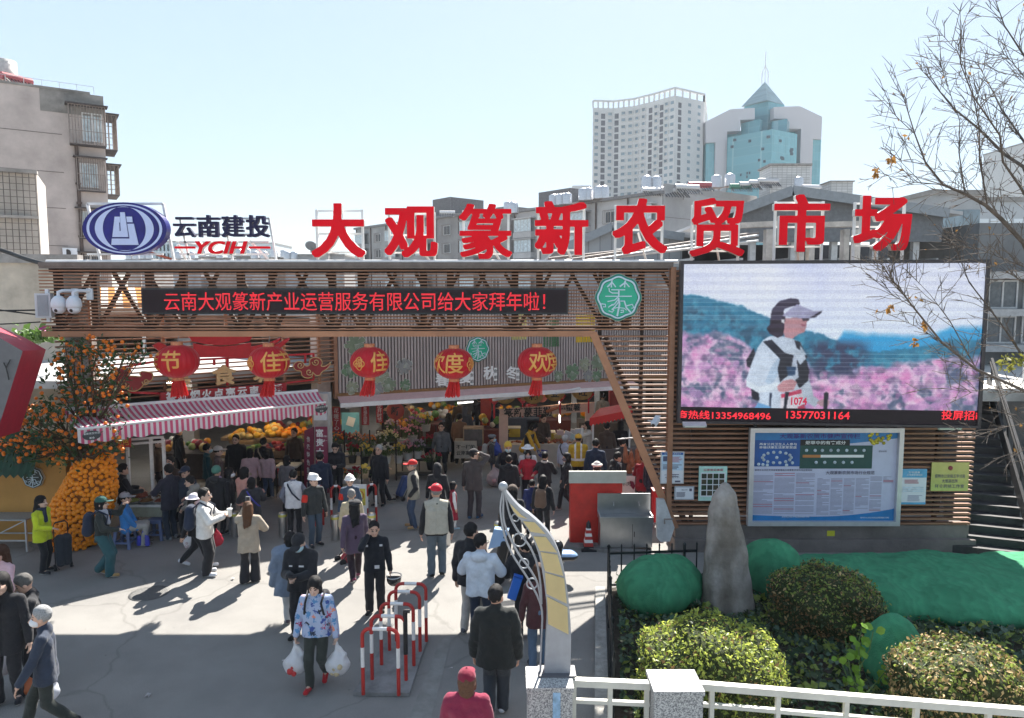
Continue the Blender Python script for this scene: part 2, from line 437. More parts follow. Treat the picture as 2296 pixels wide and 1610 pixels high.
  B.cone(wr[s], c, .013*H, .016*H, .012);B.cone(c-side*.013*H, c+side*.013*H, .0115*H, None, .01)
  b0=wr[s]+f*.050*H;curl=1.15 if arms[(s+1)//2]in('carry', 'look', 'cup', 'ear', 'photo', 'cart', 'push', 'low')else.55
  for q, ln in zip((-1.5, -.5, .5, 1.5), (.026, .031, .029, .022)):
   r0=b0+side*q*.0125*H;r1=r0+(f*math.cos(curl*.5)+nrm*math.sin(curl*.5))*ln*H
   r2=r1+(f*math.cos(curl*1.5)+nrm*math.sin(curl*1.5))*ln*.85*H
   B.cone(r0-f*.012*H, r1, fr, fr*.95, .004);B.cone(r1, r2, fr*.95, fr*.8, .003)
  tq=-1 if side.dot(Vector((s*-1, .6, 0)))<0 else 1
  t0=wr[s]+f*.018*H+side*tq*.014*H;t1=t0+(f*.6+side*tq*.7+nrm*.4)*.024*H
  B.cone(t0, t1, fr*1.15, fr, .006);B.cone(t1, t1+(f*.9+nrm*.45)*.02*H, fr, fr*.85, .003)
 Mi=np.array(Mh.inverted());c0=np.array(hc0)
 def facecol(C):
  q=(C-c0)@Mi.T/H/HS;q[:, 2]+=.862;m=np.zeros(len(C), dtype=int)
  fr=q[:, 1]>.03;ax=np.abs(q[:, 0])
  m[fr&((((ax-.0195)/.0100)**2+((q[:, 2]-.928)/.0062)**2)<1)]=1
  m[fr&(np.abs(ax-.0200)<.0125)&(np.abs(q[:, 2]-.9435)<.0038)]=1
  m[fr&((((q[:, 0])/.0155)**2+((q[:, 2]-.8935)/.0052)**2)<1)]=2
  return m
 B.build('body', [sk, EYE, LIP], o, facecol)
 def torso(D, hm, bl, kk=.03):
  w=.043+fat*.4;r=.056+bl+fat*.5
  for s in(-1, 1):
   D.cone(U(s*w*.92, .004, .63), U(s*w*1.1, .004, .735), (r-.002)*H, (r+.003)*H, kk)
   if hm<.63:D.cone(U(s*w, .0, hm-.02)if not sit else V(s*w, .02, hipz-.01), U(s*w*.95, .004, .66), (r+.009+max(0, .5-hm)*.09)*H, (r-.002)*H, kk)
   D.cone(U(s*.02, -.006, .800), sh[s]+V(0, 0, -.002), (.036+bl)*H, (.027+bl)*H, kk)
   D.cone(U(0, -.008, .835), U(s*.075, -.006, .805), (.030+bl*.5)*H, (.022+bl)*H, .02)
 def sleeves(D, bl, ln=1.0, kk=.014):
  for s in(-1, 1):
   D.cone(sh[s], el[s], (.030+bl)*H, (.026+bl)*H, kk)
   D.cone(el[s], el[s]+(wr[s]-el[s])*min(1.02, ln), (.026+bl)*H, (.021+bl*.8)*H, kk)
 def collar_(D, bl):
  D.cone(U(0, -.010, .822), U(0, -.002, .848), (.045+bl*.5)*H, (.041+bl*.4)*H, .012)
 tm=topm or dyed(top);ph=(hash_s(label)%100)*.3
 lo2=lo;hi2=hi
 D=SDF(lo2, hi2, h)
 torso(D, hem, bulk)
 if not sit and lean<8:D.plane((0, -sa, -ca), -T(V(0, 0, hem+dz)).z)
 sleeves(D, bulk, sleeve)
 if collar:collar_(D, bulk)
 if hood:D.ell(U(0, -.062, .835), (.072*H, .045*H, .05*H), None, .02);D.ell(U(0, -.03, .85), (.062*H, .06*H, .03*H), None, .02)
 if hoodup:
  D.ell(Hd(0, -.012, .935), (.066*H, .074*H, .078*H), Mh, .02);D.cone(U(0, -.02, .82), Hd(0, -.02, .90), .06*H, .06*H, .02)
  D.ell(Hd(0, .075, .915), (.048*HH, .07*HH, .066*HH), Mh, .01, op='s')
 D.folds(.0045+bulk*.16, 27, ph);D.folds(.0022, 63, ph+2)
 cf=None;mats_=[tm]
 if stripe:
  mats_.append(dyed(stripe))
  cf=lambda C:((np.abs(C[:, 2]-.60*H)<.022*H)|((np.abs(np.abs(C[:, 0])-.05*H)<.014*H)&(C[:, 2]>.6*H)&(np.abs(C[:, 0])<.1*H))).astype(int)
 D.build('coat' if hem<.44 else 'jacket' if bulk>.006 else 'shirt', mats_, o, cf)
 if vest:
  D=SDF(lo2, hi2, h);torso(D, vhem, bulk+.009);D.plane((0, 0, -1), -(vhem+dz)*H);collar_(D, bulk)
  for s in(-1, 1):D.ell(sh[s]+V(s*.045, 0, -.03), (.040*H, .07*H, .085*H), None, .01, op='s')
  D.folds(.003, 26, ph);D.build('vest', dyed(vest), o)
 if apron:
  D=SDF(lo2, hi2, h);torso(D, .40, bulk+.007);D.plane((0, 0, -1), -.36*H);D.plane((0, -1, 0), -.02*H);D.plane((0, 0, 1), .75*H);D.build('apron', dyed(apron), o)
 D=SDF(lo2, hi2, h)
 if skirt:
  for s in(-1, 1):D.cone(V(s*.045, 0, skirt), V(s*.045, 0, .62), .105*H, .06*H, .04)
  D.plane((0, 0, -1), -skirt*H);D.folds(.006, 40, ph);D.build('skirt', dyed(bottom), o)
  D=SDF(lo2, hi2, h)
  for s in(-1, 1):D.cone(hips[s], knees[s], .04*H, .03*H, .01);D.cone(knees[s], ank[s], .029*H, .021*H, .01)
  D.build('tights', dyed((.75, .73, .72)if skirt>.2 else BLK), o)
 else:
  for s in(-1, 1):
   D.cone(V(0, -.004, hipz+.03), hips[s], (.058+fat*.4)*H, (.058+fat*.4)*H, .03)
   D.cone(hips[s], knees[s], (.055+wide+fat*.3)*H, (.044+wide)*H, .02)
   D.cone(knees[s], ank[s]+V(0, 0, -.012), (.044+wide)*H, (.037+wide+flare)*H, .012)
  D.plane((0, 0, -1), -.018*H);D.folds(.005, 30, ph+1);D.build('trousers', dyed(bottom), o)
 for s in(-1, 1):
  t=toes[s];a=ank[s]-V(0, 0, .022);up=Vector((0, 0, 1));e=a+t*.095*H
  if e.z<.026*H:e.z=.026*H
  D=SDF(np.minimum(a, e)-.12, np.maximum(a, e)+.12, min(h, .011))
  D.cone(a-t*.025*H, e, .026*H, .023*H, .01);D.cone(a, a+V(0, 0, .02), .026*H, .024*H, .01)
  nb=(t.cross(Vector((0, 0, 1))).cross(t));sl=(a-nb*.026*H)
  D.plane(-nb, -float(nb.dot(a)-.024*H))
  lim=float(nb.dot(a)-.012*H);nn=np.array(nb)
  D.build('shoe', [dyed(shoes), dyed(sole)], o, lambda C:((C@nn)<lim).astype(int))
 hh=min(h, .012);hl=np.array(Hd(0, 0, .93))
 def headbox(dn=.2):return SDF(hl-(.19, .19, dn), hl+(.19, .19, .16), hh)
 fy=np.array(Mh@Vector((0, 1, 0)));fz=np.array(Mh@Vector((0, 0, 1)))
 def facecut(D, a=1.0, y0=.012, z0_=.938):
  n=fy*1.0-fz*a;n=n/np.linalg.norm(n);p=np.array(Hd(0, y0, z0_));D.plane(n, float(n@p))
 if hair and not hoodup:
  if hair in('short', 'grey'):
   D=headbox();D.ell(Hd(0, -.006, .949), (.051*HH, .061*HH, .062*HH), Mh, .01);facecut(D, .55, .030, .953);D.plane(-fz, float(-fz@np.array(Hd(0, 0, .893))));D.folds(.004, 48, ph+3)
  elif hair=='bob':
   D=headbox(.3);D.ell(Hd(0, -.008, .944), (.054*HH, .062*HH, .063*HH), Mh, .01);D.cone(Hd(0, -.022, .93), Hd(0, -.022, .875), .050*HH, .047*HH, .02)
   for s in(-1, 1):D.cone(Hd(s*.042, .01, .93), Hd(s*.043, .008, .875), .016*HH, .014*HH, .012)
   D.ell(Hd(0, .066, .905), (.036*HH, .052*HH, .054*HH), Mh, .005, op='s')
  elif hair in('long', 'wavy'):
   D=SDF(hl-(.2, .2, .55), hl+(.2, .2, .16), hh);D.ell(Hd(0, -.007, .945), (.053*HH, .062*HH, .062*HH), Mh, .01)
   D.cone(Hd(0, -.022, .93), Hd(0, -.034, .86), .054*H, .056*H, .02)
   for q_ in(-1, 0, 1):D.cone(Hd(q_*.026, -.03, .88), U(q_*.030, -.085, (.73 if hair=='long' else.77)+.015*q_), .034*H, .014*H, .02)
   for s in(-1, 1):D.cone(Hd(s*.042, .0, .93), U(s*.05, -.03, .80), .017*H, .014*H, .015)
   D.ell(Hd(0, .070, .905), (.037*HH, .056*HH, .056*HH), Mh, .005, op='s')
   D.folds(.004, 60, ph)
  elif hair=='tail':
   D=SDF(hl-(.2, .25, .4), hl+(.2, .2, .16), hh);D.ell(Hd(0, -.007, .947), (.050*HH, .060*HH, .060*HH), Mh, .01);facecut(D, .9, .014, .945);D.plane(-fz, float(-fz@np.array(Hd(0, 0, .893))))
   D.cone(Hd(0, -.055, .94), Hd(0, -.085, .85), .02*HH, .014*HH, .012)
  D.folds(.0035, 75, ph);D.build('hair', hairm(hc), o)
 if hat:
  hm_=dyed(hatc)if hat!='helmet' else mat('helmet_white', (.80, .80, .80), .35, var=.04)
  D=SDF(hl-(.27, .27, .2), hl+(.27, .27, .2), hh)
  if hat=='cap':
   D.ell(Hd(0, -.004, .955), (.056*HH, .065*HH, .056*HH), Mh, .01);D.plane(-fz, float(-fz@np.array(Hd(0, 0, .948))));D.ell(Hd(0, .078, .951), (.044*HH, .046*HH, max(.006*HH, hh*.8)), Mh, .006)
   D.cone(Hd(0, -.004, 1.010), Hd(0, -.004, 1.014), .006*HH, None, .003)
  elif hat=='helmet':
   D.ell(Hd(0, -.004, .952), (.066*HH, .078*HH, .070*HH), Mh, .01);D.plane(-fz, float(-fz@np.array(Hd(0, 0, .952))));D.ell(Hd(0, .012, .953), (.078*HH, .100*HH, max(.006*HH, hh*.8)), Mh, .008)
   D.cone(Hd(0, -.06, 1.0), Hd(0, .06, 1.0), .022*HH, None, .02)
  elif hat in('sun', 'bucket'):
   D.ell(Hd(0, -.004, .955), (.056*HH, .064*HH, .055*HH), Mh, .01);D.plane(-fz, float(-fz@np.array(Hd(0, 0, .95))));rr=.10 if hat=='sun' else.08
   D.ell(Hd(0, .004, .951), (rr*HH, (rr+.01)*HH, max(.007*HH, hh*.8)), Mh, .012)
  elif hat=='beret':
   D.ell(Hd(.006, -.008, .972), (.066*HH, .072*HH, .034*HH), Mh, .01)
  elif hat=='beanie':
   D.ell(Hd(0, -.008, .952), (.056*HH, .066*HH, .064*HH), Mh, .01);facecut(D, .8, .03, .945);D.plane(-fz, float(-fz@np.array(Hd(0, 0, .915))))
  elif hat=='peaked':
   D.ell(Hd(0, 0, .988), (.075*HH, .075*HH, .024*HH), Mh, .01);D.cone(Hd(0, 0, .955), Hd(0, 0, .985), .054*HH, None, .01);D.plane(-fz, float(-fz@np.array(Hd(0, 0, .948))));D.ell(Hd(0, .062, .953), (.045*HH, .035*HH, .008*HH), Mh, .005)
  elif hat=='band':
   D.cone(Hd(-.05, -.0, .955), Hd(0, .0, 1.003), .009*HH, None, .005);D.cone(Hd(.05, -.0, .955), Hd(0, .0, 1.003), .009*HH, None, .005)
  nmh={'helmet':'helmet', 'band':'headband', 'beret':'beret'}.get(hat, 'hat');D.build(nmh, hm_, o)
 if mask:
  D=SDF(hl-(.14, .14, .16), hl+(.14, .14, .1), min(hh, .010));D.ell(Hd(0, .024, .900), (.043*HH, .047*HH, .034*HH), Mh, .01);D.plane(-fy, float(-fy@np.array(Hd(0, .012, .9))))
  D.build('face_mask', mat('mask_%02x%02x%02x'%tuple(int(v*255)for v in mask), mask, .8, var=.05), o)
 if glasses:
  m=MB()
  for s in(-1, 1):
   pts=[Hd(s*.02+.014*math.cos(a), .062, .928+.011*math.sin(a))for a in np.linspace(0, 2*math.pi, 13)]
   m.tube(pts, .0022*H, 5);m.tube([Hd(s*.034, .062, .93), Hd(s*.046, .0, .93)], .0018*H, 5)
  m.tube([Hd(-.006, .064, .93), Hd(.006, .064, .93)], .002*H, 5);m.build('glasses', mat('wire', (.25, .25, .26), .3, .8, var=0), o, local=True)
 if scarf:
  D=SDF(np.array(U(0, 0, .84))-.25, np.array(U(0, 0, .84))+.25, hh)
  for i in range(8):
   a0, a1=i*math.pi/4, (i+1)*math.pi/4
   D.cone(U(.045*math.sin(a0), .045*math.cos(a0), .848), U(.045*math.sin(a1), .045*math.cos(a1), .848), .02*H, None, .01)
  D.cone(U(.02, .06, .84), U(.035, .085, .70), .022*H, .026*H, .015);D.folds(.003, 50, ph);D.build('scarf', dyed(scarf), o)
 if strap:
  m=MB();r=.072+bulk+fat
  pts=[U(-.085, .0, .845), U(-.06, -r*.95, .80), U(0, -r-.022, .70), U(.085, -r*.8, .59), U(.115, 0, .555)]
  m.tube(pts, .012*H, 6);m.tube([U(-.085, .0, .845), U(-.05, r, .78), U(.02, r+.022, .68), U(.085, r*.9, .59), U(.115, 0, .555)], .012*H, 6)
  m.build('strap', dyed(strap), o, local=True)
 if armband:
  D=SDF(np.array(sh[1])-.3, np.array(sh[1])+.3, hh);a=sh[1];e=el[1]
  D.cone(a+(e-a)*.4, a+(e-a)*.75, (.034+bulk)*H, None, .005);D.build('armband', dyed(armband), o)
 if badge:
  m=MB()
  for(bx, bz, w_, h_)in badge:m.box(U(bx, .078+bulk+.02+fat, bz), (w_*H, .012, h_*H))
  m.build('badge', mat('badge', (.6, .6, .62), .5, var=0), o, local=True)
 Rz=Matrix.Rotation(-R(face), 3, 'Z')
 wp=lambda p:b+Rz@p
 info=dict(o=o, H=H, b=b, hand={s:wp(wr[s]+hd[s]*.055*H)for s in(-1, 1)}, U=lambda*a:wp(U(*a)), Hd=lambda*a:wp(Hd(*a)), Rz=Rz, h=h, bulk=bulk, fat=fat)
 if key:PEOPLE[key]=info
 if pack:
  pc, pl=pack;bk=thing('backpack', pl, 'backpack', wp(U(0, -.13, .62)))
  D=SDF((-.3, -.4, -.4), (.3, .35, .45), hh);r=.075+bulk
  zz=lambda p:p-U(0, -.13, .62)
  D.cone(zz(U(-.035, -r-.062, .60)), zz(U(-.03, -r-.05, .78)), .062*H, .052*H, .03);D.cone(zz(U(.035, -r-.062, .60)), zz(U(.03, -r-.05, .78)), .062*H, .052*H, .03)
  D.folds(.003, 40, ph);q=D.build('pouch', dyed(pc), bk)
  m=MB()
  for s in(-1, 1):m.tube([zz(U(s*.05, -r-.01, .80)), zz(U(s*.075, -.02, .862+bulk*.7)), zz(U(s*.07, r+.008, .80)), zz(U(s*.085, r-.01, .70)), zz(U(s*.09, -.02, .62))], .010*H, 6)
  m.build('strap', dyed(pc), bk, local=True);bk.rotation_euler=o.rotation_euler
 return info
def hash_s(t):
 v=7
 for ch in t:v=(v*131+ord(ch))%1000003
 return v
BAGM={}
def bag(label, at, size=.36, col=(.78, .78, .80), cont=None, cat='bag', kind='plastic', tall=1.2):
 """carrier bag hanging from a hand"""
 at=Vector(at);w=size*.5
 if at.z-size*tall<.02:tall=max(.6, (at.z-.03)/size)
 o=thing({'plastic':'plastic_bag', 'tote':'tote_bag'}[kind], label, cat, at-Vector((0, 0, size*tall)))
 L=size*tall
 D=SDF((-w, -w, -.03), (w, w, L+.03), .011 if at.y<13.5 else.016)
 if kind=='plastic':
  D.ell((0, 0, L*.30), (w*.85, w*.62, L*.30), None, .05);D.cone((0, 0, L*.45), (0, 0, L*.80), w*.5, w*.14, .08);D.cone((0, 0, L*.75), (0, 0, L), w*.14, .014, .03)
  D.cone((w*.2, 0, L*.8), (w*.45, 0, L*.62), .02, .04, .03)
  D.folds(.008, 45, hash_s(label)%50)
 else:
  for sx in(-1, 1):D.cone((sx*w*.55, 0, L*.08), (sx*w*.5, 0, L*.62), w*.33, w*.26, .06)
  D.plane((0, 0, 1), L*.7);D.plane((0, 0, -1), 0)
  for sx in(-1, 1):D.cone((sx*w*.35, 0, L*.68), (0, 0, L), .012, .012, .01)
  D.folds(.004, 30, 2)
 nm='carrier_%02x%02x%02x'%tuple(int(v*255)for v in col)
 D.build('bag_body', mat(nm, col, .35, var=.08, sc=14, trans=.35 if kind=='plastic' else 0), o)
 if cont:
  m=MB()
  for i in range(6):m.ball((random.uniform(-.3, .3)*w, random.uniform(-.25, .25)*w+(-.33*w), L*random.uniform(.12, .4)), random.uniform(.03, .05)*size/.36, 8, k=5)
  m.build('contents', dyed(cont), o, local=True)
 return o
 # ================================================================ ground
def asphalt():
 m=mat('asphalt', (.29, .28, .265), .9, var=.05, sc=.8, bump=.5, bsc=160, spec=.25)
 n=m.node_tree.nodes;l=m.node_tree.links;b=n['Principled BSDF']
 old=b.inputs['Base Color'].links[0].from_socket
 tc=n.new('ShaderNodeTexCoord')
 nz=n.new('ShaderNodeTexNoise');nz.inputs['Scale'].default_value=90;nz.inputs['Detail'].default_value=3;l.new(tc.outputs['Object'], nz.inputs['Vector'])
 r1=n.new('ShaderNodeValToRGB');r1.color_ramp.elements[0].position=.35;r1.color_ramp.elements[1].position=.7
 r1.color_ramp.elements[0].color=(.72, .72, .73, 1);r1.color_ramp.elements[1].color=(1.2, 1.19, 1.16, 1)
 l.new(nz.outputs[0], r1.inputs[0])
 mx=n.new('ShaderNodeMixRGB');mx.blend_type='MULTIPLY';mx.inputs[0].default_value=1;l.new(old, mx.inputs[1]);l.new(r1.outputs[0], mx.inputs[2])
 n3=n.new('ShaderNodeTexNoise');n3.inputs['Scale'].default_value=.55;n3.inputs['Detail'].default_value=8;n3.inputs['Roughness'].default_value=.7;l.new(tc.outputs['Object'], n3.inputs['Vector'])
 r2=n.new('ShaderNodeValToRGB');r2.color_ramp.elements[0].position=.42;r2.color_ramp.elements[1].position=.60
 r2.color_ramp.elements[0].color=(.84, .84, .85, 1);r2.color_ramp.elements[1].color=(1, 1, 1, 1);l.new(n3.outputs[0], r2.inputs[0])
 m2=n.new('ShaderNodeMixRGB');m2.blend_type='MULTIPLY';m2.inputs[0].default_value=.8;l.new(mx.outputs[0], m2.inputs[1]);l.new(r2.outputs[0], m2.inputs[2])
 v=n.new('ShaderNodeTexVoronoi');v.inputs['Scale'].default_value=2.3;l.new(tc.outputs['Object'], v.inputs['Vector'])
 r3=n.new('ShaderNodeValToRGB');r3.color_ramp.elements[0].position=.03;r3.color_ramp.elements[1].position=.045
 r3.color_ramp.elements[0].color=(.55, .55, .55, 1);r3.color_ramp.elements[1].color=(1, 1, 1, 1);l.new(v.outputs['Distance'], r3.inputs[0])
 m3=n.new('ShaderNodeMixRGB');m3.blend_type='MULTIPLY';m3.inputs[0].default_value=.7;l.new(m2.outputs[0], m3.inputs[1]);l.new(r3.outputs[0], m3.inputs[2])
 v2=n.new('ShaderNodeTexVoronoi');v2.feature='DISTANCE_TO_EDGE';v2.inputs['Scale'].default_value=.42;n4=n.new('ShaderNodeTexNoise');n4.inputs['Scale'].default_value=1.6;n4.inputs['Detail'].default_value=6;l.new(tc.outputs['Object'], n4.inputs['Vector'])
 mv_=n.new('ShaderNodeMixRGB');mv_.inputs[0].default_value=.35;l.new(tc.outputs['Object'], mv_.inputs[1]);l.new(n4.outputs[1], mv_.inputs[2]);l.new(mv_.outputs[0], v2.inputs['Vector'])
 r4=n.new('ShaderNodeValToRGB');r4.color_ramp.elements[0].position=.002;r4.color_ramp.elements[1].position=.009;r4.color_ramp.elements[0].color=(.45, .44, .43, 1);r4.color_ramp.elements[1].color=(1, 1, 1, 1);l.new(v2.outputs['Distance'], r4.inputs[0])
 m4=n.new('ShaderNodeMixRGB');m4.blend_type='MULTIPLY';m4.inputs[0].default_value=.32;l.new(m3.outputs[0], m4.inputs[1]);l.new(r4.outputs[0], m4.inputs[2])
 l.new(m4.outputs[0], b.inputs['Base Color'])
 return m
ASPH=asphalt()
m=MB();m.quad((-900, -60, 0), (900, -60, 0), (900, 1500, 0), (-900, 1500, 0));tag(m.build('ground', ASPH), 'worn grey asphalt of the market forecourt', 'ground', kind='structure')
PATCH=mat('asphalt_patch', (.115, .112, .108), .9, var=.2, sc=3, bump=.5, bsc=150, spec=.2)
m=MB();m.quad(*[G(*p, z=.004)for p in((905, 1640), (985, 1440), (1010, 1440), (960, 1640))])
m.quad(*[G(*p, z=.004)for p in((985, 1440), (1040, 1398), (1046, 1408), (1010, 1440))])
tag(m.build('pavement_strip', mat('gutter', (.24, .235, .22), .9, var=.2, sc=4, bump=.4)), 'pale concrete gutter strip beside the hoop barrier', 'pavement', kind='structure')
m=MB();m.lathe(G(335, 1330, .004), [(.02, 0), (.34, 0), (.36, .0), (.36, .001), (.30, .001)], 28, cap=False);m.lathe(G(335, 1330, .005), [(.001, 0), (.29, 0)], 28, cap=False)
tag(m.build('manhole_cover', mat('iron_cover', (.14, .138, .134), .7, .3, var=.3, sc=30, bump=.8, bsc=60)), 'round dark iron manhole cover in the shaded asphalt', 'manhole cover')
m=MB();d0=G(1041, 1400, .004)
for i in range(8):m.box(d0+Vector((0, .04*i, 0)), (.13, .02, .012))
tag(m.build('drain_grate', mat('grate', (.3, .3, .3), .6, .5)), 'small white slotted drain grate in the sunlit asphalt', 'drain')
# ================================================================ market gate
GY=15.4
g=lambda x, y, o=0.0:P(x, y, GY+o)
BROWN=mat('slat_brown', (.29, .145, .085), .6, var=.22, sc=2.5, bump=.15, bsc=25)
DARKST=mat('truss_steel', (.035, .025, .022), .6, .2, var=.3)
TAN=mat('beam_tan', (.42, .20, .11), .55, var=.18, sc=1.6, bump=.1)
GALV=mat('galvanised', (.48, .49, .50), .45, .3, var=.15)
WHITEST=mat('white_steel', (.72, .72, .72), .5, var=.12, sc=3)
CONC=mat('concrete', (.28, .265, .25), .9, var=.25, sc=1.4, bump=.5, bsc=30)
gate=thing('market_gate', 'long brown slatted market gate with truss beam and slatted right wing', 'gate', (0, GY, 0))
xl=g(90, 680).x;xm=g(1512, 680).x;xr=g(2192, 900).x
zt=g(0, 602).z;zb=g(0, 741).z;zs=g(0, 1178).z
m=MB();n=19
for i in range(n):
 z=zb+(zt-zb)*(i+.35)/n
 m.box(((xl+xm)/2, GY+.055, z), (xm-xl, .11, .029))
m.build('slat_screen', BROWN, gate)
m=MB();e0=g(1333, 757);e1=g(1517, 1180);z=zb-.13;k=0
while z>zs+.03:
 t=(e0.z-z)/(e0.z-e1.z);x=e0.x+(e1.x-e0.x)*t
 m.box(((x+xr)/2, GY+.055, z), (xr-x, .11, .038));z-=.107
zz=zb
while zz<zt:
 m.box(((xm+xr)/2, GY+.055, zz), (xr-xm, .11, .038));zz+=.107
m.build('slat_wing', BROWN, gate)
m=MB();m.bar(e0+Vector((-.03, .02, .1)), e1+Vector((-.03, .02, -.05)), .09, .16);m.build('raking_edge', TAN, gate)
m=MB();m.box((g(1507, 700).x, GY+.02, (zs+zt)/2), (.11, .2, zt-zs+.06));m.build('post', BROWN, gate)
m=MB();m.box(((xl+xm)/2, GY+.40, zt+.09), (xm-xl-.1, .95, .08));m.box(((xl+xm)/2, GY-.03, zt+.05), (xm-xl-.1, .05, .10));m.build('top_fascia', mat('fascia', (.16, .13, .115), .6, var=.2), gate)
m=MB();m.tube([(xl+.2, GY-.02, zt+.15), (xm+.05, GY-.02, zt+.15)], .035, 8);m.build('cap_rail', WHITEST, gate)
m=MB();m.box(((xl+e0.x)/2, GY+.10, zb-.075), (e0.x-xl, .22, .12));m.box(((xl+e0.x)/2, GY+.68, zb-.075), (e0.x-xl, .22, .12));m.build('bottom_beam', TAN, gate)
m=MB();m.box(((xl+e0.x)/2, GY+.40, zb-.02), (e0.x-xl-.2, .5, .02));m.build('soffit', DARKST, gate)
for off, sh in((.24, 0), (.66, .55)):
 m=MB();y=GY+off
 for z in(zt-.03, zb+.04):m.box(((xl+xm)/2, y, z), (xm-xl-.2, .1, .09))
 x=g(118, 680).x+sh
 while x<xm:
  m.box((x, y, (zb+zt)/2), (.15, .12, zt-zb))
  x2=x+2.0
  if x2<xm+.6:
   xc=(x+x2)/2
   m.bar((x+.08, y, zb+.08), (xc-.22, y, zt-.08), .08, .07, up=(0, 1, 0));m.bar((xc+.22, y, zt-.08), (x2-.08, y, zb+.08), .08, .07, up=(0, 1, 0))
  x=x2
 m.build('truss', DARKST, gate)
m=MB()
for px in(1345, 1440, 1560, 1700, 1840, 1980, 2120):
 x=g(px, 900).x;t=max(0, min(1, (x-e0.x)/(e1.x-e0.x)));zl=(e0.z+(e1.z-e0.z)*t)if x<e1.x else zs
 m.box((x, GY+.19, (zl+zt)/2), (.07, .1, zt-zl))
m.bar(e0+Vector((.25, .25, 0)), e1+Vector((.25, .25, 0)), .16, .12);m.build('stud', DARKST, gate)
m=MB();m.box((g(130, 800).x, GY+.85, zt/2), (.46, .46, zt));m.build('column', CONC, gate)
m=MB();xp=g(1515, 1200).x
m.box(((xp+xr)/2, GY+.35, zs/2+.12), (xr-xp, .62, zs-.26));m.box(((xp+xr)/2+.02, GY+.30, .14), (xr-xp+.12, .82, .28));m.build('plinth', mat('plinth', (.20, .17, .155), .95, var=.3, sc=1.2, bump=.6, bsc=20), gate)
m=MB();m.box(((xp+xr)/2, GY+1.0, (zs+zt)/2), (xr-xp-.2, .05, zt-zs));m.build('dark_backing', mat('interior_shade', (.06, .045, .035), .9, var=.4), gate)  # dark sheet added behind the slats, stands in for the unlit interior
def led_panel(name, label, cat, a, b, z0, z1, dep=.14):
 pass
t=thing('ticker_sign', 'long black ticker sign with scrolling red characters on the gate beam', 'LED sign', (g(800, 675).x, GY-.1, g(0, 703).z))
x0, x1=g(328, 675).x, g(1272, 675).x;z0, z1=g(0, 704).z, g(0, 646).z
m=MB();m.box(((x0+x1)/2, GY-.1, (z0+z1)/2), (x1-x0, .2, z1-z0));m.build('housing', mat('led_housing', (.025, .032, .036), .5, var=.2), t)
m=MB();m.box(((x0+x1)/2, GY-.205, (z0+z1)/2), (x1-x0-.06, .012, z1-z0-.07));m.build('display', mat('led_black', (.018, .008, .012), .6, var=.2), t)
LEDR=glow('led_red', (1.0, .03, .05), 1.15)
text('characters', '云南大观篆新产业运营服务有限公司给大家拜年啦！', ((g(787, 0).x), GY-.217, (z0+z1)/2-.005), .4, LEDR, t, fit=(g(1225, 0).x-g(350, 0).x, .40), offset=.004, spacing=1.0)
m=MB();zz=z0+.09
while zz<z1-.06:m.box(((x0+x1)/2, GY-.2195, zz), (x1-x0-.08, .003, .008));zz+=.024
m.build('pixel_grid', mat('led_black2', (.02, .008, .012), .6, var=0), t)
RED=mat('sign_red', (.86, .006, .018), .5, var=.10, sc=1.2, spec=.12)
SIDE=mat('sign_side', (.62, .60, .58), .5, var=.1)
NAVY=mat('sign_navy', (.012, .010, .05), .35, var=.35, sc=3, spec=.3)
def letter(ch, box, y, red, side, label, group, off, legs=True, cat='sign letter', dep=.12, shear=0):
 (xa, xb, ya, yb)=box;c0=P(xa, yb, y);c1=P(xb, ya, y)
 o=thing('sign_letter', label, cat, ((c0.x+c1.x)/2, y, zt+.12), group=group)
 bold_plate('letter_face', ch, ((c0.x+c1.x)/2, y, (c0.z+c1.z)/2), c1.x-c0.x, c1.z-c0.z, dep, off, [red, side], o, shear=shear)
 if legs:
  m=MB();yb_=y+dep/2+.05;w=c1.x-c0.x;hgt=c1.z-c0.z
  L=c0.x+w*.07;Rr=c1.x-w*.07
  for x in(L, Rr):m.box((x, yb_, (zt+.13+c1.z-.1*hgt)/2), (.05, .05, c1.z-.1*hgt-zt-.13))
  for z in(c1.z-.12*hgt, c0.z+.45*hgt, c0.z+.1*hgt):m.box(((L+Rr)/2, yb_+.05, z), (Rr-L, .04, .04))
  m.bar(((L+Rr)/2, yb_+.05, c0.z+.4*hgt), ((L+Rr)/2+.35, yb_+.8, zt+.13), .04)
  m.build('frame', WHITEST, o)
 return o
BIG=[('大', (701, 818, 456.6, 577), 'leftmost big red letter, shaped like a striding figure with arms out'), ('观', (863.7, 981, 463.6, 577), 'big red letter second from left, beside the striding-figure letter'), ('篆', (1030.5, 1148, 458, 581), 'densest big red letter with many slanting strokes, third from left'), ('新', (1199, 1319, 452, 572), 'big red two-part letter fourth from left, before grey gable roof'), ('农', (1372, 1497, 446, 570), 'big red letter with roof-like top stroke and splayed legs, below white tower'), ('贸', (1544.5, 1670, 445, 575), 'big red letter above the left corner of the video screen'), ('市', (1730.6, 1860, 437, 565), 'big red symmetrical letter with a central downstroke, above the video screen'), ('场', (1909, 2044, 439.5, 562.5), 'rightmost big red letter, next to the bare branches')]
for ch, bx, lb in BIG:letter(ch, bx, GY+.12, RED, SIDE, lb, 'big red characters on top of the gate', .028 if ch in '篆贸' else.042)
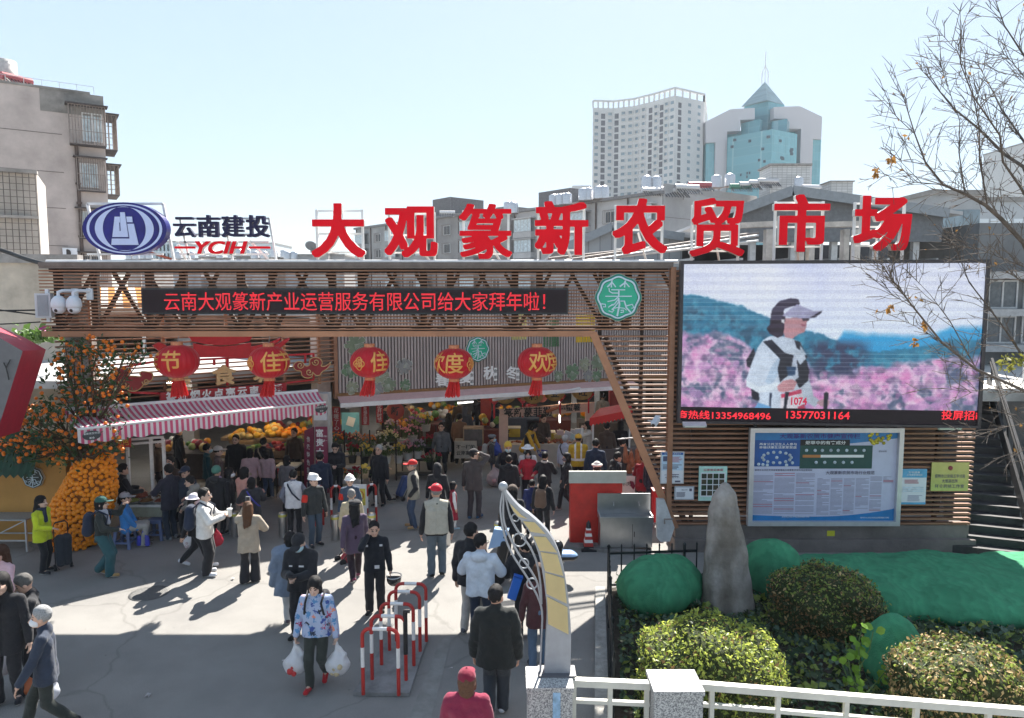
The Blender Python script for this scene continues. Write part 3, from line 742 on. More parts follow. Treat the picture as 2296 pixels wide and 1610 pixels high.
for ch, bx, lb in(('云', (391, 438, 487, 532), 'dark blue letter nearest the blue oval logo'), ('南', (444.6, 492, 482.6, 532), 'dark blue boxed letter second right of the oval logo'), ('建', (499, 547, 482.6, 532), 'dark blue dense letter with a sweeping foot, third of four'), ('投', (553.7, 603, 482.6, 532), 'dark blue letter farthest from the oval logo')):
 letter(ch, bx, GY+.12, NAVY, NAVY, lb, 'small dark blue characters beside the oval logo', .028, legs=False, dep=.1)
o=letter('YCIH', (440.6, 556.7, 541, 569.5), GY+.12, RED, SIDE, 'slanted red YCIH lettering between two red bars', None, .05, legs=False, cat='sign lettering', dep=.1, shear=.25);o.name='company_lettering'
for xa, xb in((393, 437), (559, 605)):a=P(xa, 555, GY+.12);b=P(xb, 555, GY+.12);m=MB();m.bar(a, b, .08, .045);m.build('bar', RED, o)
m=MB();y=GY+.22;q=lambda x, yy:P(x, yy, y)
for x in(403, 502, 603):m.bar(q(x, 488), Vector((q(x, 0).x, y, zt+.13)), .04)
for yy in(490, 526, 543, 570):m.bar(q(403, yy), q(603, yy), .04)
m.bar(q(400, 548), Vector((q(382, 0).x, y+.3, zt+.13)), .045);m.bar(q(560, 540), Vector((q(582, 0).x, y+.3, zt+.13)), .045)
m.build('frame', WHITEST, o)
lg=thing('oval_logo_sign', 'dark blue oval logo sign with pale building emblem on a white frame', 'logo sign', (P(281, 590, GY).x, GY+.1, zt+.12))
LOGOB=mat('logo_blue', (.016, .014, .17), .3, var=.4, sc=2.2, spec=.3);LOGOL=mat('logo_pale', (.52, .60, .86), .4, var=.05)
c=P(279, 513, GY+.05);pxm=GY/F;rx, ry=93.5*pxm, 58*pxm
def oval(ax, ay, y, n=56, fy=None):return[c+Vector((ax*math.cos(t), y, ay*math.sin(t)))for t in np.linspace(0, 2*math.pi, n, endpoint=False)]
m=MB();m.prism(oval(rx, ry, 0), (0, .2, 0));m.build('board', LOGOB, lg)
m=MB()
def ring(m, a0, b0, a1, b1, y):
 A=oval(a0, b0, y);B=oval(a1, b1, y);n=len(A);m.add(A+B, [(i, (i+1)%n, (i+1)%n+n, i+n)for i in range(n)])
ring(m, rx*.90, ry*.93, rx*.835, ry*.88, -.004);ring(m, rx*.70, ry*.82, rx*.51, ry*.84, -.006);m.build('ring', LOGOL, lg)
lz=lambda pts:[c+Vector(((x-553)*.1984*pxm, -.01, -(y-433)*.1984*pxm))for x, y in pts]
m=MB()
for pl in([(455, 300), (515, 300), (515, 365), (503, 365), (503, 458), (515, 458), (515, 365.1), (518, 365.1), (518, 252), (570, 252), (598, 525), (418, 525)], [(585, 300), (648, 300), (654, 362), (590, 362)], [(592, 378), (665, 378), (708, 612), (402, 612), (412, 542), (610, 542)]):
 m.prism(lz(pl), (0, -.01, 0))
m.build('emblem', LOGOL, lg)
m=MB();y=GY+.3;q=lambda x, yy:P(x, yy, y)
m.bar(q(196, 457), q(366, 457), .05)
for x in(196, 366):m.bar(q(x, 457), Vector((q(x, 0).x, y, zt+.13)), .05)
m.bar(q(196, 570), q(366, 570), .04)
m.build('frame', WHITEST, lg);m=MB();m.bar(q(333, 565), Vector((q(370, 0).x, y+.5, zt+.13)), .05);m.build('brace', mat('rust', (.30, .09, .06), .8, var=.3), lg)
BLKP=mat('plaque_dark', (.02, .035, .035), .5, var=.2);GRN=mat('emblem_green', (.03, .42, .26), .4, var=.1, sc=2);GRN2=mat('emblem_dark', (.015, .20, .16), .4, var=.1);EMW=mat('emblem_pale', (.60, .74, .82), .5, var=.05)
STROKES=[([(285, 425), (335, 375), (345, 340)], 12), ([(335, 375), (335, 430)], 10), ([(345, 370), (390, 425)], 10), ([(440, 420), (500, 375), (510, 345)], 12), ([(505, 375), (500, 430)], 10), ([(510, 370), (560, 425)], 10), ([(305, 440), (312, 480), (350, 500), (430, 500)], 9), ([(335, 460), (508, 460)], 9), ([(430, 460), (430, 540)], 11), ([(262, 540), (592, 540)], 9), ([(425, 545), (380, 588), (290, 606)], 9), ([(425, 575), (380, 635), (305, 670)], 9), ([(435, 600), (400, 650), (345, 712)], 9), ([(425, 560), (440, 640), (412, 790)], 14), ([(450, 600), (500, 600), (525, 680), (580, 740)], 12), ([(212, 635), (262, 640), (268, 672), (235, 672)], 9), ([(300, 680), (350, 640), (365, 655)], 8), ([(305, 720), (350, 740), (372, 712), (345, 696)], 9), ([(455, 742), (492, 738), (490, 712), (455, 715)], 9), ([(530, 660), (600, 640), (622, 682), (590, 690)], 9), ([(372, 690), (420, 680), (500, 690), (530, 715)], 7)]
def emblem(vp, px, py, r, label, o_=0.0, dark=False):
 c=vp.px(px, py, o_);o=thing('market_emblem', label, 'emblem sign', c)
 u, n=vp.u, vp.n
 def outl(R0):return[(R0*(1+.035*math.cos(8*t+math.pi*.0))*math.cos(t+math.pi/8*0), R0*(1+.035*math.cos(8*t))*math.sin(t))for t in np.linspace(0, 2*math.pi, 96, endpoint=False)]
 W3=lambda a, b, o2:c+u*a+Vector((0, 0, b))+n*o2
 m=MB();m.prism([W3(a, b, .05)for a, b in outl(r)], -n*.08);m.build('rim', [mat('emblem_edge', (.5, .46, .36), .5, var=.1)], o)
 m=MB();m.prism([W3(a, b, .056)for a, b in outl(r*.985)], -n*.005);m.build('board', BLKP if dark else GRN2, o)
 m=MB();m.prism([W3(a, b, .061)for a, b in outl(r*.80)], -n*.004);m.build('field', BLKP if dark else GRN, o)
 m=MB();s=r/287.0;rr=[W3(a, b, .066)for a, b in outl(r*.865)];m.tube(rr+[rr[0], rr[1]], 12*s, 6)
 for pts, w in STROKES:m.tube([W3((x-425)*s, -(y-555)*s, .066)for x, y in pts], w*s*.9, 6)
 m.build('mark', EMW, o)
VG=VP(-10, GY-.02, 10, GY-.02)
emblem(VG, 1385.5, 667, 51*pxm, 'large round green tree-emblem sign on the brown gate slats')
CAMW=mat('camera_white', (.66, .69, .74), .35, var=.05)
for px, lb in((132, 'white dome camera next to the grey column speaker'), (166, 'white dome camera farther from the speaker, lens facing out')):
 c=g(px, 685, -.32);o=thing('dome_camera', lb, 'security camera', c+Vector((.12, .3, .25)), group='dome cameras on the gate end')
 m=MB();m.lathe(c, [(.02, .21), (.07, .20), (.13, .13), (.15, .03), (.15, -.03), (.13, -.05)], 20);m.build('hood', CAMW, o)
 m=MB();m.lathe(c, [(.125, -.05), (.125, -.09), (.10, -.14), (.05, -.17), (.005, -.175)], 20);m.ball(c+Vector((.0, -.1, -.1)), .04, 10, 1);m.build('dome', [CAMW, EYE], o)
 m=MB();m.tube([c+Vector((0, 0, .2)), c+Vector((0, 0, .28)), c+Vector((.05, .06, .31)), c+Vector((.17, .28, .31))], .035, 10);m.build('arm', CAMW, o)
 m=MB();m.box(c+Vector((.17, .30, .24)), (.13, .04, .24));m.build('bracket', CAMW, o)
o=thing('column_speaker', 'pale grey column loudspeaker at the left end of the gate', 'loudspeaker', g(100, 712, -.1))
a=g(100, 685, -.12);m=MB();m.box(a, (.30, .2, .52), rz=.25);m.build('case', mat('speaker_grey', (.55, .57, .60), .5, var=.05), o)
m=MB();m.box(a+Vector((.03, -.105, 0)), (.2, .012, .44), rz=.25);m.build('grille', mat('speaker_grille', (.36, .38, .41), .7, var=.1, bump=.6, bsc=200), o)
for dz in(-.3, .3):m=MB();m.box(a+Vector((.06, .02, dz)), (.07, .05, .1));m.build('bracket', CAMW, o)
for px, py, lb in((1557, 952, 'flat floodlight under the left end of the video screen'), (2127, 957, 'flat floodlight under the right end of the video screen')):
 c=g(px, py, -.35);o=thing('floodlight', lb, 'floodlight', c, group='floodlights under the video screen')
 m=MB();M=Matrix.Rotation(R(35), 3, 'X');m.box(c, (.5, .13, .05), M=M);m.build('housing', GALV, o)
 m=MB();m.box(c+M@Vector((0, 0, -.028)), (.44, .1, .008), M=M);m.box(c+M@Vector((0, -.068, 0)), (.44, .006, .035), M=M);m.build('lens', mat('frosted', (.75, .78, .74), .3, var=.05), o)
 for s_ in(-.2, .2):m=MB();m.bar(c+Vector((s_, 0, 0)), c+Vector((s_, .36, .05)), .03);m.build('bracket', GALV, o)
c=g(1470, 946, -.3);o=thing('bullet_camera', 'white bullet camera on the slats left of the screen', 'security camera', c)
m=MB();M=Matrix.Rotation(R(-35), 3, 'Z')@Matrix.Rotation(R(25), 3, 'X');m.box(c, (.10, .26, .09), M=M);m.box(c+Vector((0, 0, .055)), (.12, .30, .015), M=M);m.build('case', CAMW, o)
m=MB();m.lathe(c+M@Vector((0, -.14, 0)), [(.038, -.01), (.038, .012), (.02, .013)], 14, axis=M@Matrix.Rotation(R(90), 3, 'X'));m.build('lens', EYE, o)
m=MB();m.bar(c, c+Vector((-.1, .3, -.02)), .03);m.build('bracket', CAMW, o)
A=P(1518, 950, 15.22);Bq=P(2197, 950, 14.62);VS=VP(A.x, A.y, Bq.x, Bq.y);sl=VS.len
zs0=VS.px(1518, 948).z;zs1=VS.px(1522, 585).z
scr=thing('video_screen', 'huge video screen showing a runner among pink flowers, red phone numbers below', 'screen', VS.uz(sl/2, zs0))
m=MB()
def vbox(m, vp, u0, u1, z0, z1, o0, o1, mi=0):
 p=[vp.uz(u, z, o)for u in(u0, u1)for z in(z0, z1)for o in(o0, o1)]
 return m.add(p, [(0, 1, 3, 2), (4, 6, 7, 5), (0, 2, 6, 4), (1, 5, 7, 3), (0, 4, 5, 1), (2, 3, 7, 6)], mi)
vbox(m, VS, 0, sl, zs0, zs1, -.02, -.22);m.build('cabinet', mat('screen_case', (.03, .03, .035), .5, .2, var=.2), scr)
m=MB();b=.07
for q in((0, b, zs0, zs1), (sl-b, sl, zs0, zs1), (b, sl-b, zs1-b, zs1), (b, sl-b, zs0, zs0+.05)):vbox(m, VS, *q, -.02, .05)
m.build('bezel', mat('screen_bezel', (.05, .045, .05), .4, .3, var=.2), scr)
zp0=VS.px(1800, 916).z;pw, ph_=sl-2*b, (zs1-b)-zp0
NX, NY=470, 236
uu, vv=np.meshgrid((np.arange(NX)+.5)/NX, 1-(np.arange(NY)+.5)/NY)
X=127+uu*(2040-127);Y=45+(1-vv)*925
def noise2(X, Y, f, seed=0, oct=4):
 r=np.zeros_like(X);a=1.0;rng=np.random.RandomState(seed)
 for k in range(oct):
  t=rng.rand(64, 64);x=X*f;y=Y*f;xi=np.floor(x).astype(int);yi=np.floor(y).astype(int);fx=x-xi;fy=y-yi
  fx=fx*fx*(3-2*fx);fy=fy*fy*(3-2*fy);q=lambda i, j:t[i%64, j%64]
  r+=a*((q(xi, yi)*(1-fx)+q(xi+1, yi)*fx)*(1-fy)+(q(xi, yi+1)*(1-fx)+q(xi+1, yi+1)*fx)*fy);a*=.55;f*=2.1
 return r/2.0
C=lambda*v:np.array([x/255 for x in v])
def mixc(I, mk, col):I[:]=I*(1-mk[..., None])+col*mk[..., None]
def soft(d, w):return np.clip(d/w+.5, 0, 1)
I=np.ones((NY, NX, 3))*C(230, 236, 250)
mixc(I, soft(noise2(X, Y, 1/300, 3)-.55, .5)*.6, C(196, 206, 246));mixc(I, soft(Y-330, 300)*.5, C(215, 235, 252))
far=np.interp(X, [127, 900, 1180, 1300, 1700, 1850, 2040], [900, 900, 480, 500, 510, 455, 455]);mixc(I, soft(Y-far+20*noise2(X, Y, 1/40, 5), 40), C(50, 158, 215))
hill=np.interp(X, [127, 210, 300, 400, 520, 600, 700, 800, 1000, 1040, 1150, 1300, 1400, 1700, 1850, 2040], [245, 240, 262, 290, 315, 352, 390, 440, 480, 490, 540, 590, 600, 560, 520, 525])
mixc(I, soft(Y-hill+26*(noise2(X, Y, 1/22, 1)-.5), 12), C(40, 114, 150));mixc(I, soft(Y-hill-60, 120)*soft(noise2(X, Y, 1/60, 2)-.5, .3), C(44, 84, 112))
mixc(I, soft(Y-hill-10, 60)*soft(noise2(X, Y, 1/35, 12)-.56, .2)*.7, C(70, 150, 180))
fl=np.interp(X, [127, 330, 480, 620, 900, 1000, 1250, 1400, 1600, 1900, 2040], [500, 485, 520, 600, 650, 740, 735, 700, 670, 640, 640])
fm=soft(Y-fl+70*(noise2(X, Y, 1/70, 4)-.5), 40);mixc(I, fm, C(200, 160, 206))
n1=noise2(X, Y, 1/46, 6);n2_=noise2(X, Y, 1/95, 7);n3_=noise2(X, Y, 1/20, 14)
mixc(I, fm*soft(n1-.56, .3)*.8, C(228, 204, 226));mixc(I, fm*soft(n2_-.60, .22)*.6, C(204, 110, 180));mixc(I, fm*soft(.44-n1, .25)*.7, C(96, 88, 124));mixc(I, fm*soft(.42-n2_, .1)*.8, C(60, 82, 112));mixc(I, fm*soft(n3_-.6, .2)*.3, C(244, 226, 240))
mixc(I, soft(Y-540, 60)*soft(760-Y, 60)*soft(X-980, 80)*soft(1320-X, 120)*soft(noise2(X, Y, 1/55, 9)-.42, .2), C(52, 60, 92))
def pin(pts):
 ins=np.zeros(X.shape, bool);n=len(pts)
 for i in range(n):
  (xa, ya), (xb, yb)=pts[i], pts[(i+1)%n]
  if ya==yb:continue
  ins^=((ya>Y)!=(yb>Y))&(X<(xb-xa)*(Y-ya)/(yb-ya)+xa)
 return ins.astype(float)
def blob(cx, cy, rx_, ry_):return soft(1-np.sqrt(((X-cx)/rx_)**2+((Y-cy)/ry_)**2), .06)
def dabs(seed, n, mk, col, r0, r1):
 rng=np.random.RandomState(seed);acc=np.zeros_like(X)
 for i in range(n):acc=np.maximum(acc, blob(rng.uniform(127, 2040), rng.uniform(480, 970), rng.uniform(r0, r1), rng.uniform(r0, r1)*.6))
 mixc(I, acc*mk, col)
dabs(31, 130, fm*.35, C(240, 200, 226), 14, 40);dabs(32, 70, fm*.3, C(214, 110, 178), 12, 34);dabs(33, 60, fm*.35, C(90, 76, 108), 14, 46);dabs(34, 60, fm*.6, C(190, 140, 196), 20, 50)
skin_=C(206, 150, 160);white_=C(206, 222, 242);blk_=C(28, 28, 44)
fig=[([(555, 660), (600, 580), (620, 640), (600, 720), (560, 700)], blk_), ([(590, 840), (668, 860), (665, 905), (635, 925), (600, 910)], blk_), ([(700, 505), (760, 500), (850, 520), (905, 545), (935, 620), (960, 760), (985, 830), (1000, 890), (1045, 920), (1010, 960), (960, 930), (930, 970), (620, 970), (650, 920), (640, 868), (560, 830), (556, 790), (590, 680), (625, 580), (660, 530)], white_), ([(720, 700), (780, 620), (800, 660), (760, 760), (720, 830), (680, 800)], C(182, 206, 232)), ([(560, 792), (640, 832), (770, 800), (770, 850), (640, 872), (560, 830)], C(222, 236, 250)), ([(660, 540), (715, 528), (800, 610), (870, 630), (905, 690), (950, 640), (900, 540), (862, 530), (880, 580), (930, 612), (965, 720), (960, 790), (905, 840), (880, 790), (850, 740), (780, 800), (760, 720), (775, 650)], blk_), ([(862, 610), (880, 640), (900, 770), (870, 790), (850, 700)], C(200, 214, 236)), ([(815, 700), (880, 700), (875, 755), (830, 760)], C(44, 74, 112)), ([(900, 560), (930, 600), (945, 625), (905, 620)], C(190, 210, 230)), ([(785, 390), (905, 385), (945, 400), (935, 425), (938, 440), (925, 480), (890, 490), (850, 520), (800, 510), (780, 450)], skin_), ([(900, 425), (938, 430), (925, 440), (905, 438)], C(170, 80, 100)), ([(705, 360), (760, 300), (800, 380), (795, 430), (790, 500), (755, 515), (700, 490), (680, 455), (700, 430)], C(36, 20, 40)), ([(712, 330), (760, 280), (830, 262), (880, 268), (890, 300), (790, 330), (775, 400), (705, 400)], C(50, 40, 66)), ([(775, 375), (870, 300), (985, 345), (1030, 342), (1020, 362), (960, 390), (880, 388)], C(176, 176, 214)), ([(950, 388), (1033, 340), (1030, 355), (990, 385)], C(40, 30, 52)), ([(905, 390), (955, 388), (950, 405), (915, 408)], C(40, 20, 34)), ([(775, 395), (795, 400), (795, 425), (775, 415)], C(232, 236, 246)), ([(760, 830), (800, 790), (860, 780), (890, 800), (870, 850), (800, 868), (770, 860)], skin_), ([(1020, 930), (1060, 905), (1105, 915), (1100, 950), (1050, 955)], C(220, 176, 192)), ([(788, 880), (918, 845), (935, 900), (945, 970), (788, 970)], C(232, 228, 240)), ([(788, 880), (918, 845), (922, 870), (790, 905)], C(206, 60, 100)), ([(900, 960), (945, 940), (948, 970), (900, 970)], C(206, 60, 100)), ([(808, 970), (815, 865), (840, 862), (826, 970)], blk_), ([(712, 970), (712, 870), (728, 872), (726, 970)], C(50, 60, 84)), ([(1066, 970), (1066, 870), (1078, 858), (1096, 868), (1090, 970)], blk_), ([(620, 970), (640, 935), (720, 960), (720, 970)], C(110, 170, 222))]
body=np.zeros_like(X)
for pts, col in fig:
 k_=pin(pts);mixc(I, k_, col);body=np.maximum(body, k_)
I*=1-(body*np.clip(.16*(noise2(X, Y, 1/34, 41)-.32)+.22*np.clip((X-700)/420, 0, 1)+.10*(noise2(X*.5+Y*.9, Y-X*.6, 1/16, 42)-.4), 0, .5))[..., None]
for _ in range(1):
 I[1:-1]=(I[:-2]+2*I[1:-1]+I[2:])/4;I[:, 1:-1]=(I[:, :-2]+2*I[:, 1:-1]+I[:, 2:])/4
I*=(1+.05*np.random.RandomState(1).normal(size=(NY, NX, 1)))
rows=np.floor(vv*34);mixc(I, ((rows%2)*soft(560-Y, 200)*.16), C(150, 160, 190));mixc(I, ((np.abs(vv*34-np.floor(vv*34)-.5)>.46)*.22), C(250, 252, 255))
I=np.where(I<.04045, I/12.92, ((np.clip(I, 0, 1)+.055)/1.055)**2.4)
gx=np.arange(NX+1)/NX;gz=np.arange(NY+1)/NY
gu, gv=np.meshgrid(gx, gz);P0=np.array(VS.uz(b, zs1-b, .0));du=np.array(VS.u)*pw;V=P0+gu[..., None]*du+gv[..., None]*np.array([0, 0, -ph_])
ii=np.arange(NY*(NX+1)).reshape(NY, NX+1)[:, :-1].ravel();Q=np.stack([ii, ii+NX+1, ii+NX+2, ii+1], 1)
LED=bpy.data.materials.new('led_picture');LED.use_nodes=True;nn=LED.node_tree.nodes;bs=nn['Principled BSDF'];va=nn.new('ShaderNodeVertexColor');va.layer_name='picture'
bs.inputs['Base Color'].default_value=(.02, .02, .02, 1);bs.inputs['Emission Strength'].default_value=.88/2**EXPO;bs.inputs['Roughness'].default_value=.6;LED.node_tree.links.new(va.outputs[0], bs.inputs['Emission Color'])
ob=np_mesh('picture', V.reshape(-1, 3), Q, LED, scr, origin=base_of(scr), smooth=False)
at=ob.data.attributes.new('picture', 'FLOAT_COLOR', 'CORNER');col4=np.ones((NY*NX, 4, 4), dtype=np.float32);col4[:, :, :3]=I.reshape(-1, 1, 3);at.data.foreach_set('color', col4.ravel())
def led_text(s, px, fitw, h):
 c=VS.px(px, 931, .012);a=VS.px(px-fitw/2, 931).x;b_=VS.px(px+fitw/2, 931).x
 text('ticker_text', s, c, 1, LEDR, scr, u=VS.u, fit=((b_-a)/VS.u.x, h), offset=.012)
m=MB();vbox(m, VS, b, sl-b, zs0+.05, zp0, -.02, .005);m.build('ticker_strip', mat('led_black', (.018, .008, .012), .6), scr)
led_text('商热线13354968496', 1623, 209, .19);led_text('13577031164', 1834, 142, .165);led_text('投屏招i', 2151, 80, .20)
c=VS.px(1480.5+876*.3551, 569.4+930*.3551, .012);text('race_number', '1074', c, 1, glow('bib_red', lin(196, 40, 80), .9), scr, u=VS.u, fit=(.33, .17), offset=.03)
# ================================================================ far and near buildings behind the gate
def brickmat(name, col, mortar, w, h, rough=.6, metal=0, ms=.02, var=.1, off=0.0):
 if name in MATS:return MATS[name]
 m=bpy.data.materials.new(name);m.use_nodes=True;n=m.node_tree.nodes;l=m.node_tree.links;b=n['Principled BSDF']
 tc=n.new('ShaderNodeTexCoord');sx=n.new('ShaderNodeSeparateXYZ');l.new(tc.outputs['Object'], sx.inputs[0]);ad=n.new('ShaderNodeMath');l.new(sx.outputs[0], ad.inputs[0]);l.new(sx.outputs[1], ad.inputs[1])
 cb=n.new('ShaderNodeCombineXYZ');l.new(ad.outputs[0], cb.inputs[0]);l.new(sx.outputs[2], cb.inputs[1])
 br=n.new('ShaderNodeTexBrick');br.offset=off;br.inputs['Scale'].default_value=1;br.inputs['Brick Width'].default_value=w;br.inputs['Row Height'].default_value=h;br.inputs['Mortar Size'].default_value=ms
 br.inputs['Color1'].default_value=(*[c*(1-var)for c in col], 1);br.inputs['Color2'].default_value=(*[c*(1+var)for c in col], 1);br.inputs['Mortar'].default_value=(*mortar, 1)
 l.new(cb.outputs[0], br.inputs['Vector']);l.new(br.outputs[0], b.inputs['Base Color']);b.inputs['Roughness'].default_value=rough;b.inputs['Metallic'].default_value=metal;MATS[name]=m;return m
REND=mat('render_beige', (.46, .40, .375), .9, var=.22, sc=.5, bump=.2, bsc=10)
DKGLASS=mat('window_glass', (.05, .06, .075), .12, var=.3, sc=2, spec=.6)
PALEGL=mat('window_pale', (.52, .60, .64), .15, var=.35, sc=3, spec=.6)
RUST=mat('rusty_bars', (.26, .22, .20), .7, .2, var=.3)
GREYW=mat('grey_wall', (.30, .285, .28), .9, var=.25, sc=.4)
STEEL=mat('steel_tank', (.60, .60, .62), .35, .5, var=.15)
def vcage(vp, u0, u1, z0, z1, dep, parent, nv=9, nh=3, roof=True, bm=None, r=.03):
 m=MB();bm=bm or RUST
 for k in range(nv+1):
  u=u0+(u1-u0)*k/nv;m.bar(vp.uz(u, z0, dep), vp.uz(u, z1, dep), r)
 for k in range(nh+1):
  z=z0+(z1-z0)*k/nh;m.bar(vp.uz(u0, z, dep), vp.uz(u1, z, dep), r);m.bar(vp.uz(u0, z, 0), vp.uz(u0, z, dep), r);m.bar(vp.uz(u1, z, 0), vp.uz(u1, z, dep), r)
 for u in(u0, u1):
  for q in(.33, .66):m.bar(vp.uz(u, z0, dep*q), vp.uz(u, z1, dep*q), r)
 m.build('security_cage', bm, parent)
 if roof:
  m=MB();vbox(m, vp, u0-.15, u1+.15, z1+.03, z1+.08, .0, dep+.15);m.build('cage_roof', mat('tin_dark', (.07, .06, .06), .8, var=.3), parent)
  m=MB();vbox(m, vp, u0, u1, z0-.06, z0-.02, .0, dep);m.build('cage_floor', mat('tin_dark', (.07, .06, .06), .8), parent)
def vwin(vp, u0, u1, z0, z1, parent, glass=None, frame=None, o=0.0, fw=.06, nm=2, mull=True):
 m=MB();f=fw
 for q in((u0, u1, z0, z0+f), (u0, u1, z1-f, z1), (u0, u0+f, z0+f, z1-f), (u1-f, u1, z0+f, z1-f)):vbox(m, vp, *q, o, o+.06)
 for k in range(1, nm):u=u0+(u1-u0)*k/nm;vbox(m, vp, u-f/2, u+f/2, z0+f, z1-f, o, o+.05)
 w=m.build('window', frame or WHITEST, parent)
 m=MB();vbox(m, vp, u0+f, u1-f, z0+f, z1-f, o-.02, o+.02);m.build('pane', glass or DKGLASS, w);return w
Bc=P(236, 330, 40.0);Ac=P(0, 300, 37.4);VL=VP(Ac.x, Ac.y, Bc.x, Bc.y);uB=VL.len;zr=P(228, 216, 40).z
o=thing('apartment_building', 'beige apartment block with caged corner windows at the left edge', 'apartment building', VL.uz(uB-4, 0))
m=MB();vbox(m, VL, -14, uB, 0, zr, 0, -11);m.build('wall', REND, o)
m=MB();vbox(m, VL, uB-2.9, uB+.02, zr-1.15, zr, .02, .0);vbox(m, VL, -14, uB-.6, zr, zr+.12, .05, -.25);m.build('parapet', mat('old_cement', (.24, .225, .21), .9, var=.35, sc=1.2), o)
m=MB()
for z in(zr-2.3, zr-4.3, zr-6.2, zr-8.2, zr-10.1, zr-12):vbox(m, VL, -14, uB-2, z, z+.035, .012, 0)
m.build('joint_line', mat('joint', (.17, .15, .14), .9), o)
U_=lambda px, py:VL.U(VL.px(px, py));Z_=lambda px, py:VL.px(px, py).z
vwin(VL, U_(186, 330), U_(232, 330), Z_(200, 318), Z_(200, 254), o, PALEGL);vcage(VL, U_(157, 330), uB+.02, Z_(200, 328), Z_(200, 243), .6, o, 12, 3)
vwin(VL, U_(180, 400), U_(221, 400), Z_(200, 421), Z_(200, 367), o, PALEGL);vcage(VL, U_(173, 400), U_(235, 400), Z_(200, 428), Z_(200, 357), .35, o, 12, 2)
vwin(VL, U_(182, 500), U_(226, 500), Z_(200, 528), Z_(200, 474), o, PALEGL, o=.0);vcage(VL, U_(176, 500), U_(235, 500), Z_(200, 534), Z_(200, 470), .3, o, 12, 2, r=.025)
vwin(VL, U_(182, 590), U_(226, 590), Z_(200, 622), Z_(200, 572), o, DKGLASS);vcage(VL, U_(176, 500), U_(235, 500), Z_(200, 630), Z_(200, 568), .3, o, 12, 2, r=.025)
m=MB();m.tube([VL.uz(U_(171, 330), Z_(200, 330), .08), VL.uz(U_(171, 330), 0, .08)], .09, 8)
for yy in(352, 412, 455, 530):m.box(VL.uz(U_(171, 330), Z_(171, yy), .08), (.26, .22, .1), rz=VL.ang)
m.build('drain_pipe', mat('old_pipe', (.10, .07, .06), .7, var=.3), o)
n2=VL.u;VS2=VP(VL.uz(uB, 0).x, VL.uz(uB, 0).y, VL.uz(uB, 0, -8).x, VL.uz(uB, 0, -8).y);VS2.n=Vector((VL.u.x, VL.u.y, 0));VS2.u=-VL.n
for(ya, yb_, w)in((330, 252, .62), (432, 366, .62)):
 vcage(VS2, .3, 2.4, Z_(220, ya), Z_(220, yb_), w, o, 8, 3)
m=MB();vbox(m, VL, -2, uB-.4, zr+.45, zr+.47, -.1, -.12)
for k in range(9):u=-2+(uB+1.6)*k/8;m.bar(VL.uz(u, zr+.1, -.11), VL.uz(u, zr+.47, -.11), .02)
m.build('roof_rail', GALV, o)
o=thing('air_conditioner', 'white outdoor air conditioner under the beige block windows', 'air conditioner', VL.uz(U_(153, 566), Z_(153, 578), .3))
m=MB();vbox(m, VL, U_(140, 566), U_(173, 566), Z_(153, 577), Z_(153, 557), .05, .4);m.build('case', CAMW, o)
m=MB();cc=VL.px(152, 567, .42);m.lathe(cc, [(.02, 0), (.17, 0), (.19, .02)], 18, axis=Matrix.Rotation(R(90), 3, 'X'));m.build('fan', EYE, o)
def tank(px, py, d, r, h, label, grp='steel water tanks on roofs', mt=None, legs=True):
 c=P(px, py, d);o=thing('water_tank', label, 'water tank', c, group=grp)
 m=MB();m.lathe(c, [(r, 0), (r*1.02, h*.3), (r, h*.32), (r*1.02, h*.6), (r, h*.62), (r, h*.9), (r*.5, h*1.02), (.02, h*1.05)], 16);m.build('drum', mt or STEEL, o)
 if legs:
  m=MB()
  for a in range(4):m.bar(c+Vector((r*.7*math.cos(a*1.57+.7), r*.7*math.sin(a*1.57+.7), -h*.35)), c+Vector((r*.7*math.cos(a*1.57+.7), r*.7*math.sin(a*1.57+.7), 0)), .06)
  m.box(c+Vector((0, 0, -.05)), (r*2.1, r*2.1, .08));m.build('stand', RUST, o)
 return o
tank(4, 170, 39.5, .72, .85, 'weathered round water tank on the beige block roof corner', None, mat('tank_white', (.5, .48, .46), .6, var=.2))
def solar(px, py, d, L, col, label, rot=0.0, grp='solar water heaters on roofs'):
 c=P(px, py, d);o=thing('solar_heater', label, 'solar heater', c, group=grp);M=Matrix.Rotation(rot, 3, 'Z')
 m=MB();a=M@Vector((L/2, 0, .0));r=L*.13;m.tube([c-a, c+a], r, 14);m.build('drum', col, o)
 m=MB()
 for k in range(9):q=M@Vector((-L/2+L*(k+.5)/9, 0, 0));m.tube([c+q, c+q+M@Vector((0, -L*.45, -L*.30))], L*.02, 5)
 m.build('tubes', DKGLASS, o);m=MB()
 for s_ in(-1, 1):q=M@Vector((s_*L*.4, 0, 0));m.bar(c+q, c+q+Vector((0, 0, -L*.34)), .05);m.bar(c+q, c+q+M@Vector((0, -L*.45, -L*.32)), .05)
 m.build('stand', RUST, o);return o
solar(37, 177, 38.6, 1.5, mat('heater_red', (.42, .10, .11), .45), 'red solar water heater drum on the beige block roof', R(62), None)
VT=VP(P(-60, 500, 28).x, 27.4, P(88, 500, 28.6).x, 28.6)
o=thing('tiled_extension', 'pale tiled house extension behind a rusty wall-high grille', 'building', VT.uz(VT.len-1, 0))
za=VT.px(60, 386).z;m=MB();vbox(m, VT, -4, VT.len, 0, za, 0, -4);m.build('wall', mat('pale_tile', (.46, .42, .38), .6, var=.2, sc=.8), o)
m=MB();u1=VT.len-.02;zlo=VT.px(50, 575).z
for k in range(22):u=u1-k*.21;m.bar(VT.uz(u, zlo, .3), VT.uz(u, za, .3), .022)
for k in range(14):z=za-k*(za-zlo)/13;m.bar(VT.uz(u1-4.5, z, .32), VT.uz(u1, z, .32), .022)
